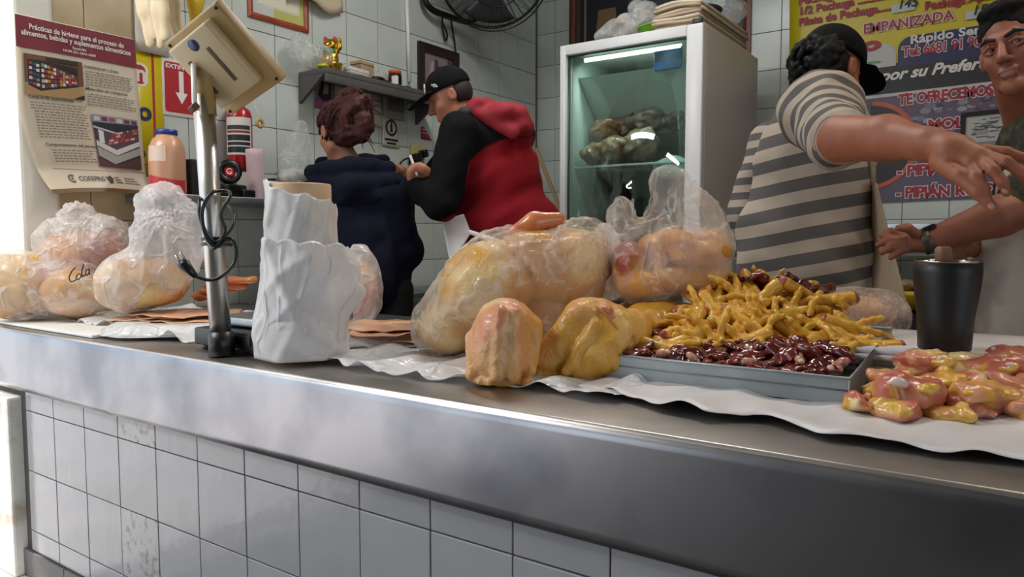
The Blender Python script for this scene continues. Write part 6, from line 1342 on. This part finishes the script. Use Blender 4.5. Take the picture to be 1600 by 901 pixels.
V, F = net(wave(U(0.025, pe(752, 168, 3.40, 22, 0.09, 16), pe(790, 182, 3.36, 36, 0.10, 22), pe(812, 200, 3.38, 22, 0.09, 18), pc((738, 172, 3.34), (800, 206, 3.30), 9, 12)), 0.004, 45, 6), 0.007)
part('hood', V, F, mat('hood_red', '#8e1122', 0.75, bump=(30, 0.2, 0.004)), man, label='red hood folded on the back')
part('collar', *net(U(0.015, pc((700, 192, 3.36), (726, 178, 3.33), 9, 10), pc((726, 178, 3.33), (745, 170, 3.36), 10, 8)), 0.006), mat('jacket_black', '#0d0e12', 0.7), man)
cpm = ballcap(man, hc_, HRm, 1.02, mat('cap_black', '#050506', 0.9, spec=0.2))
tm_ = lambda p: hc_+HRm@(np.array(p)*1.02)
part('cap_logo', *net(U(0.0, cap(tm_((0.012, 0.094, 0.062)), tm_((0.012, 0.085, 0.092)), 0.004), cap(tm_((0.012, 0.085, 0.092)), tm_((-0.012, 0.094, 0.062)), 0.004), cap(tm_((-0.012, 0.094, 0.062)), tm_((-0.012, 0.085, 0.092)), 0.004), cap(tm_((0.016, 0.092, 0.078)), tm_((-0.016, 0.092, 0.078)), 0.003)), 0.0022), M_white_pl, cpm)
sd_ = -1   # side patch on the side facing the viewer
for a_, b_ in (((0.040, 0.050), (0.055, 0.058)), ((0.040, 0.050), (0.046, 0.066)), ((0.046, 0.066), (0.061, 0.072)), ((0.055, 0.058), (0.061, 0.072)), ((0.048, 0.054), (0.054, 0.069))):
    f_ = lambda y, z: tm_((sd_*0.0865*math.sqrt(max(0.02, 1-((y+0.01)/0.106)**2-((z-0.046)/0.092)**2)), y, z))
    part('side_patch', *tube([f_(*a_), f_(*b_)], 0.0016, 5), M_white_pl, cpm)
hair = clip(U(0.01, ell(tm_((0, -0.03, 0.01)), (0.079, 0.083, 0.08), HRm)), tm_((0, -0.02, 0.0)), HRm[:, 1]); part('hair', *net(clip(hair, tm_((0, 0, -0.045)), -HRm[:, 2]), 0.006), mat('hair_dark', '#1c1410', 0.7), man)
V, F = grid(lambda u, v: W(*(np.array([690, 344])*(1-u)*(1-v)+np.array([724, 334])*u*(1-v)+np.array([736, 364])*u*v*1.0+np.array([704, 416])*(1-u)*v+(np.array([710, 418])-np.array([736, 364]))*u*v*0.0), 3.25+0.05*u+0.02*math.sin(3*v)), 10, 10)
part('apron', *thick(V, F, 0.003), mat('apron_white', '#c9c7c8', 0.7), man)
part('apron_string', *tube([W(733, 362, 3.24), W(760, 371, 3.22), W(800, 384, 3.22), W(860, 396, 3.30)], 0.011, 6), mat('apron_white', '#c9c7c8', 0.7), man)
legs(man, 795, 3.45, mat('trousers_dark', '#16161a', 0.8), 0.6)
solo('pen', *tube([W(652, 274, 3.22), W(641, 243, 3.25)], 0.006, 8), mat('pen_white', '#c9c4bb', 0.4), 'white pen held by the man in the cap', 'pen')
# ---------------------------------------------------------------- woman with red hair and navy hoodie
D = 3.40
wo = thing('person', 'person with tied up reddish brown hair in a navy hoodie seen from behind', 'person', [W(565, 450, D)[0], W(565, 450, D)[1], PF])
hw_ = W(527, 207, 3.38); HRw = hframe(-RT*0.72+FW*0.66-np.array([0, 0, 0.30]), np.array([0, 0, 1.0]))
body = U(0.02, head_sd(hw_, HRw, 0.98), pc((530, 232, 3.40), (548, 268, 3.42), 19, 24), pe(560, 330, D, 62, 0.10, 70), pe(580, 420, D, 48, 0.10, 70), pc((612, 300, 3.40), (636, 390, 3.40), 20, 16), pc((636, 390, 3.40), (628, 330, 3.75), 15, 11), pe(627, 320, 3.80, 12, 0.05, 8), pc((505, 305, 3.45), (488, 390, 3.5), 20, 16), pc((488, 390, 3.5), (520, 330, 3.85), 15, 11), pe(522, 322, 3.9, 12, 0.05, 8))
part('body', *net(body, 0.006), SKIN_W, wo)
M_navy = mat('navy_fleece', '#0e1120', 0.95, spec=0.2, var=(20, '#121627'), bump=(60, 0.3, 0.003))
V, F = net(wave(U(0.04, pe(558, 315, D, 84, 0.17, 52), pe(566, 370, D, 74, 0.17, 90), pe(585, 430, D, 56, 0.16, 70), pc((612, 300, 3.40), (634, 392, 3.40), 30, 25), pc((634, 392, 3.40), (628, 335, 3.72), 23, 17), pc((500, 305, 3.45), (486, 390, 3.5), 30, 25), pc((486, 390, 3.5), (520, 335, 3.82), 23, 17)), 0.005, 36, 7), 0.009)
part('hoodie', V, F, M_navy, wo)
V, F = net(wave(U(0.02, pc((488, 268, 3.30), (545, 262, 3.24), 12, 17), pc((545, 262, 3.24), (606, 262, 3.36), 17, 12), pc((492, 282, 3.28), (548, 292, 3.22), 10, 20), pc((548, 292, 3.22), (612, 284, 3.34), 20, 14), pe(552, 305, 3.27, 48, 0.06, 22), pc((500, 255, 3.42), (600, 250, 3.48), 10, 10)), 0.004, 45, 8), 0.008)
part('hood', V, F, M_navy, wo)
M_redhair = mat('red_brown_hair', '#2e1310', 0.6, var=(30, '#47201a'), spec=0.25)
Tw = lambda p: hw_+HRw@np.array(p)
cran = U(0.012, ell(Tw((0, -0.020, 0.040)), (0.086, 0.103, 0.098), HRw), ell(Tw((0, -0.055, -0.02)), (0.072, 0.060, 0.075), HRw))
cran = cut(0.008, cran, ell(Tw((-0.09, 0.012, -0.022)), (0.055, 0.040, 0.045), HRw), ell(Tw((0.09, 0.012, -0.022)), (0.055, 0.040, 0.045), HRw), ell(Tw((0, 0.115, -0.02)), (0.075, 0.075, 0.10), HRw))
bun = [pe(548, 172, 3.36, 30, 0.08, 24), pe(560, 160, 3.36, 22, 0.06, 20), pe(566, 195, 3.34, 18, 0.05, 30), pe(545, 148, 3.38, 16, 0.05, 12)]
h_ = part('hair', *net(wave(wave(U(0.02, cran, bun), 0.005, 70, 3, (1, 1, 0.5)), 0.002, 160, 4), 0.006), M_redhair, wo)
rg = random.Random(9); strands = []
bc = W(550, 172, 3.33)
for k_ in range(230):                       # combed up from the hairline into the knot
    a, e_ = rg.uniform(-2.6, 2.6), rg.uniform(-0.9, 0.9)
    d0 = np.array([math.sin(a)*math.cos(e_), -math.cos(a)*math.cos(e_), math.sin(e_)])
    if d0[1] > 0.55: continue
    p0 = Tw((0, -0.02, 0.03)+d0*np.array([0.090, 0.107, 0.102])); d1 = 0.45*d0+0.55*np.array([0.1, -0.55, 0.75]); d1 /= np.linalg.norm(d1); p1 = Tw((0, -0.02, 0.03)+d1*np.array([0.096, 0.113, 0.108]))
    strands.append(tube(spline([p0, p1, bc+np.array([rg.uniform(-0.04, 0.04), rg.uniform(-0.03, 0.03), rg.uniform(-0.04, 0.05)])], 4), [0.0045]*8+[0.003], 4))
for k_ in range(70):                        # loose ends
    x0, y0_ = rg.uniform(535, 578), rg.uniform(145, 215); dx, dy = rg.uniform(4, 20), rg.uniform(-14, 30)
    if k_ < 24: x0, y0_, dx, dy = rg.uniform(530, 572), rg.uniform(142, 160), rg.uniform(-8, 12), rg.uniform(-14, -4)
    strands.append(tube(spline([W(x0, y0_, 3.33), W(x0+dx*0.5, y0_+dy*0.35, 3.31), W(x0+dx, y0_+dy, 3.32)], 4), [0.005-0.00045*i for i in range(9)], 4))
tag(part('hair_strands', *join(*strands), M_redhair, h_), kind='stuff')
part('hair_tie', *tube([W(548, 176, 3.34)+0.05*(RT*math.cos(a)+UP*0.5*math.sin(a))+FW*0.02*math.sin(a) for a in np.linspace(0, 6.2, 20)], 0.010, 6), mat('tie_brown', '#7a4630', 0.7), h_)
legs(wo, 580, 3.4, mat('trousers_dark', '#16161a', 0.8), 0.6)
nb = thing('notepad', 'white order pad held between the two writing people', 'notepad', W(606, 268, 3.40))
V, F = grid(lambda u, v: W(597+16*u+3*v, 257+22*v+8*u, 3.40+0.03*v), 4, 4); part('pages', *thick(V, F, 0.008), mat('pad_white', '#c3c6cc', 0.6), nb); V, F = grid(lambda u, v: W(599+15*u+3*v, 262+22*v+8*u, 3.42+0.03*v), 4, 4); part('cover', *thick(V, F, 0.003), mat('pad_grey', '#6d727c', 0.6), nb)
# ---------------------------------------------------------------- man in striped shirt reaching across
D = 2.40
sm = thing('person', 'person in grey and white striped shirt and black cap reaching an arm across the counter', 'person', [W(1262, 450, D)[0], W(1262, 450, D)[1], PF])
hs = W(1300, 112, 2.36); HRs = hframe(RT*0.80+FW*0.42-np.array([0, 0, 0.30]), np.array([0, 0, 1.0])-RT*0.05)
el_, wr = (1316, 217, 1.86), (1452, 226, 1.58)
arm_s = [pc((1290, 175, 2.25), el_, 36, 34), pc(el_, (1385, 216, 1.72), 35, 35), pc((1385, 216, 1.72), wr, 34, 25)]
palm = [pc(wr, (1488, 234, 1.53), 24, 25), pc((1480, 232, 1.53), (1530, 240, 1.48), 20, 13), pc((1480, 240, 1.53), (1516, 252, 1.48), 18, 13), pe(1498, 240, 1.51, 30, 0.018, 20)]
fing = [chain([(1470, 252, 1.53), (1500, 276, 1.47), (1528, 300, 1.44), (1552, 326, 1.43)], [17, 12.5, 10.5, 8]),
        chain([(1512, 254, 1.485), (1526, 276, 1.445), (1537, 294, 1.435), (1542, 310, 1.44)], [10.5, 9.2, 8.4, 7]),
        chain([(1527, 248, 1.48), (1552, 266, 1.43), (1566, 284, 1.42), (1573, 301, 1.425)], [10.5, 9.4, 8.6, 7.2]),
        chain([(1536, 242, 1.48), (1572, 253, 1.43), (1596, 270, 1.42), (1610, 288, 1.42)], [10.5, 9.4, 8.6, 7.2]),
        chain([(1538, 234, 1.50), (1572, 237, 1.47), (1598, 246, 1.455), (1614, 258, 1.45)], [9.5, 8.2, 7.4, 6.2])]
nails = [(1549, 322, 1.4225), (1541, 306, 1.4335), (1571, 297, 1.4180)]
body = U(0.012, U(0.02, head_sd(hs, HRs, 1.0), pc((1296, 150, 2.38), (1292, 190, 2.40), 28, 34), pe(1275, 260, D, 76, 0.10, 90), pe(1260, 400, D, 80, 0.10, 110), pc((1290, 200, 2.36), (1290, 175, 2.25), 36, 38), arm_s, palm)); body = U(0.005, body, fing)
body = U(0.006, body, pc((1205, 225, 2.55), (1172, 330, 2.58), 24, 20), pc((1172, 330, 2.58), (1175, 400, 2.75), 18, 13), pe(1180, 415, 2.80, 16, 0.05, 14))
part('body', *net(body, 0.005), SKIN_A, sm)
for q in nails: part('fingernail', *net(pe(*q, 5.5, 0.003, 6), 0.0016), mat('nail', '#b98672', 0.3), sm)
M_str = mat('striped_knit', '#a89a8b', 0.9, stripe='#565250', bump=(120, 0.3, 0.002))
lean = np.array([0, 0, 1.0])+RT*(-0.27); lean /= np.linalg.norm(lean)
V, F = net(wave(U(0.05, pe(1257, 380, D+0.02, 105, 0.18, 120), pe(1272, 265, D, 92, 0.17, 105), pe(1285, 195, D-0.03, 66, 0.15, 62), pe(1258, 450, D+0.02, 100, 0.17, 90)), 0.004, 34, 9), 0.008)
st_ = ((V-CAM)@lean)/0.074+0.25*np.sin(6*(V@RT))
part('shirt', V, F, M_str, sm, attrs={'stripe': st_})
# sleeve over the raised shoulder, gathered at the elbow
V, F = net(wave(U(0.03, pe(1283, 172, 2.22, 64, 0.12, 62), pc((1285, 178, 2.20), (1306, 212, 1.98), 56, 46), pc((1306, 212, 1.98), (1318, 216, 1.88), 46, 40)), 0.004, 50, 10), 0.007)
ax0, ax1 = W(1270, 130, 2.30), W(1316, 217, 1.87); dd_ = (ax1-ax0)/np.linalg.norm(ax1-ax0)
part('sleeve', V, F, M_str, sm, attrs={'stripe': ((V-ax0)@dd_)/0.062})
V, F = net(U(0.004, *[pc((1309+5.0*i, 213.5+0.9*i, 1.935-0.022*i), (1311+5.0*i, 214+0.9*i, 1.925-0.022*i), 41.5-0.5*i+(1.0 if i % 2 else 0)) for i in range(4)]), 0.006)
part('cuff', V, F, mat('knit_cuff', '#978a7e', 0.85, bump=(150, 0.5, 0.003)), sm)
V, F = net(wave(U(0.02, pc((1205, 225, 2.55), (1168, 335, 2.58), 36, 30), pc((1168, 335, 2.58), (1170, 395, 2.70), 28, 22)), 0.004, 45, 11), 0.008)
part('sleeve', V, F, M_str, sm, attrs={'stripe': ((V-CAM)@np.array([0, 0, 1.0]))/0.05})
caps = ballcap(sm, hs, HRs, 1.06, mat('cap_dark_cloth', '#08080a', 0.9, spec=0.2))
Ts = lambda p: hs+HRs@np.array(p)
M_curl = mat('curly_black', '#050404', 0.7, spec=0.25)
rg = random.Random(4); curls = []
for k_ in range(260):
    a, e_ = rg.uniform(1.75, 4.9), rg.uniform(-0.75, 0.55); d = np.array([math.sin(a+1.57)*math.cos(e_), 0, 0])
    dirv = np.array([math.cos(a+math.pi/2)*math.cos(e_)*0+math.sin(rg.uniform(-1.5, 1.5))*math.cos(e_), -abs(math.cos(rg.uniform(-1.2, 1.2)))*math.cos(e_), math.sin(e_)])
    dirv /= np.linalg.norm(dirv)+1e-9
    p = Ts((0, -0.02, 0.0)+dirv*np.array([0.088, 0.112, 0.085])*rg.uniform(0.95, 1.18)); curls.append(ell(p, (rg.uniform(0.008, 0.014),)*3))
hb_ = U(0.006, ell(Ts((0, -0.035, -0.005)), (0.082, 0.085, 0.082), HRs), curls)
hb_ = cut(0.004, hb_, ell(Ts((0, 0.09, -0.02)), (0.09, 0.085, 0.12), HRs), ell(Ts((0.09, 0.01, -0.01)), (0.03, 0.04, 0.05), HRs))
part('curly_hair', *net(hb_, 0.005), M_curl, sm)
# apron hanging at his front
V, F = grid(lambda u, v: W(1362+(8+52*v)*u+2*v, 285+215*v, 2.30-0.10*u+0.02*math.sin(5*v)), 10, 14)
part('apron', *thick(V, F, 0.004), mat('apron_cream', '#b19d83', 0.75, bump=(15, 0.3, 0.004)), sm)
part('apron_strap', *tube(spline([W(1340, 150, 2.26), W(1358, 200, 2.24), W(1364, 290, 2.28)], 4), 0.010, 6), mat('apron_cream', '#b19d83', 0.75), sm)
legs(sm, 1262, 2.45, mat('trousers_dark', '#16161a', 0.8), 0.3)
# ---------------------------------------------------------------- young man in camouflage shirt
D = 2.12
ym_ = thing('person', 'person with short black hair in a camouflage shirt and white apron facing the viewer', 'person', [W(1620, 450, 2.2)[0], W(1620, 450, 2.2)[1], PF])
hy = W(1586, 80, 2.06); HRy = hframe(-FW*0.62-RT*0.78-np.array([0, 0, 0.06]), np.array([0, 0, 1.0])-RT*0.36)
arm_y = chain([(1640, 205, 2.16), (1648, 305, 2.02), (1560, 338, 2.04), (1452, 376, 2.10)], [40, 33, 31, 19])
pal = [pe(1425, 378, 2.12, 24, 0.025, 15), pc((1450, 376, 2.10), (1425, 378, 2.12), 18, 16)]
fy = [chain([(1412, 370, 2.12), (1392, 362, 2.13), (1378, 368, 2.14)], [7.5, 6.5, 5]), chain([(1410, 377, 2.11), (1388, 374, 2.12), (1372, 382, 2.13)], [7.5, 6.5, 5]), chain([(1411, 384, 2.11), (1392, 386, 2.11), (1378, 394, 2.12)], [7.5, 6.5, 5]), chain([(1416, 389, 2.11), (1402, 394, 2.11), (1392, 402, 2.11)], [7, 6, 4.6]), chain([(1432, 366, 2.09), (1418, 356, 2.08), (1404, 356, 2.08)], [8, 7, 5.5])]
arm2 = [pc((1660, 300, 2.35), (1580, 380, 2.3), 26, 22), pc((1580, 380, 2.3), (1525, 388, 2.2), 20, 15), pe(1510, 390, 2.17, 18, 0.03, 12)]+[q for i in range(4) for q in chain([(1502, 384+5*i, 2.15), (1488-i, 386+5*i, 2.14), (1482, 394+4*i, 2.14)], [5.5, 5, 4])]
arm2 += chain([(1512, 380, 2.15), (1502, 374, 2.13), (1492, 376, 2.12)], [6, 5.5, 4.5])
body = U(0.005, U(0.02, head_sd(hy, HRy, 1.04), pc((1595, 130, 2.10), (1612, 175, 2.16), 36, 40), pe(1635, 260, 2.2, 60, 0.10, 90), pe(1620, 420, 2.25, 60, 0.10, 120), arm_y), pal, fy, arm2)
part('body', *net(body, 0.0045), SKIN_Y, ym_)
face_bits(ym_, hy, HRy, 1.04)
Ty = lambda p: hy+HRy@(np.array(p)*1.04)
hh = U(0.012, ell(Ty((0, -0.016, 0.055)), (0.082, 0.102, 0.092), HRy), ell(Ty((0, 0.045, 0.105)), (0.058, 0.045, 0.030), HRy), ell(Ty((0, -0.03, -0.0)), (0.083, 0.078, 0.07), HRy))
hh = cut(0.008, hh, ell(Ty((0, 0.118, 0.005)), (0.090, 0.070, 0.082), HRy), ell(Ty((-0.085, 0.015, -0.02)), (0.03, 0.03, 0.05), HRy), ell(Ty((0.085, 0.015, -0.02)), (0.03, 0.03, 0.05), HRy))
part('hair', *net(wave(hh, 0.0012, 220, 5), 0.004), mat('short_black_hair', '#060504', 0.8, spec=0.25, bump=(160, 0.7, 0.003)), ym_)
M_camo = mat('camouflage', '#4c4630', 0.85, var=(16, '#232317', (0.44, 0.52)), bump=(60, 0.2, 0.002))
V, F = net(wave(U(0.04, pe(1648, 215, 2.18, 72, 0.17, 62), pe(1645, 285, 2.22, 78, 0.17, 90), pc((1600, 160, 2.14), (1640, 150, 2.25), 26, 30), pc((1640, 205, 2.12), (1646, 292, 2.02), 52, 46), pc((1646, 292, 2.02), (1604, 304, 2.03), 44, 40)), 0.004, 40, 12), 0.007)
part('camouflage_shirt', V, F, M_camo, ym_)
V, F = net(wave(U(0.05, pe(1625, 300, 2.12, 62, 0.10, 60), pe(1605, 430, 2.18, 80, 0.16, 110), pe(1615, 520, 2.2, 84, 0.15, 80)), 0.004, 30, 13), 0.009)
part('apron', V, F, mat('stained_apron', '#c3b8aa', 0.75, var=(9, '#7d5a46', (0.52, 0.75), 0.6), bump=(14, 0.25, 0.004)), ym_)
wa_ = W(1447, 377, 2.10); ax_ = W(1460, 372, 2.095)-W(1435, 382, 2.11); WR = frame(ax_)
wt_ = part('watch_band', *lathe([(0.0355, -0.013), (0.038, -0.011), (0.038, 0.011), (0.0355, 0.013)], 24, wa_, WR), mat('watch_band', '#5b5140', 0.5, var=(60, '#1c1a17')), ym_)
part('watch_case', *boxv(wa_+np.array([0, 0, 0.038])-FW*0.012, (0.03, 0.034, 0.012), WR@rotm(1.57, 0, 0), 0.004), mat('watch_case', '#2a2620', 0.3, 0.6), wt_)
legs(ym_, 1640, 2.25, mat('trousers_dark', '#16161a', 0.8), 0.0)
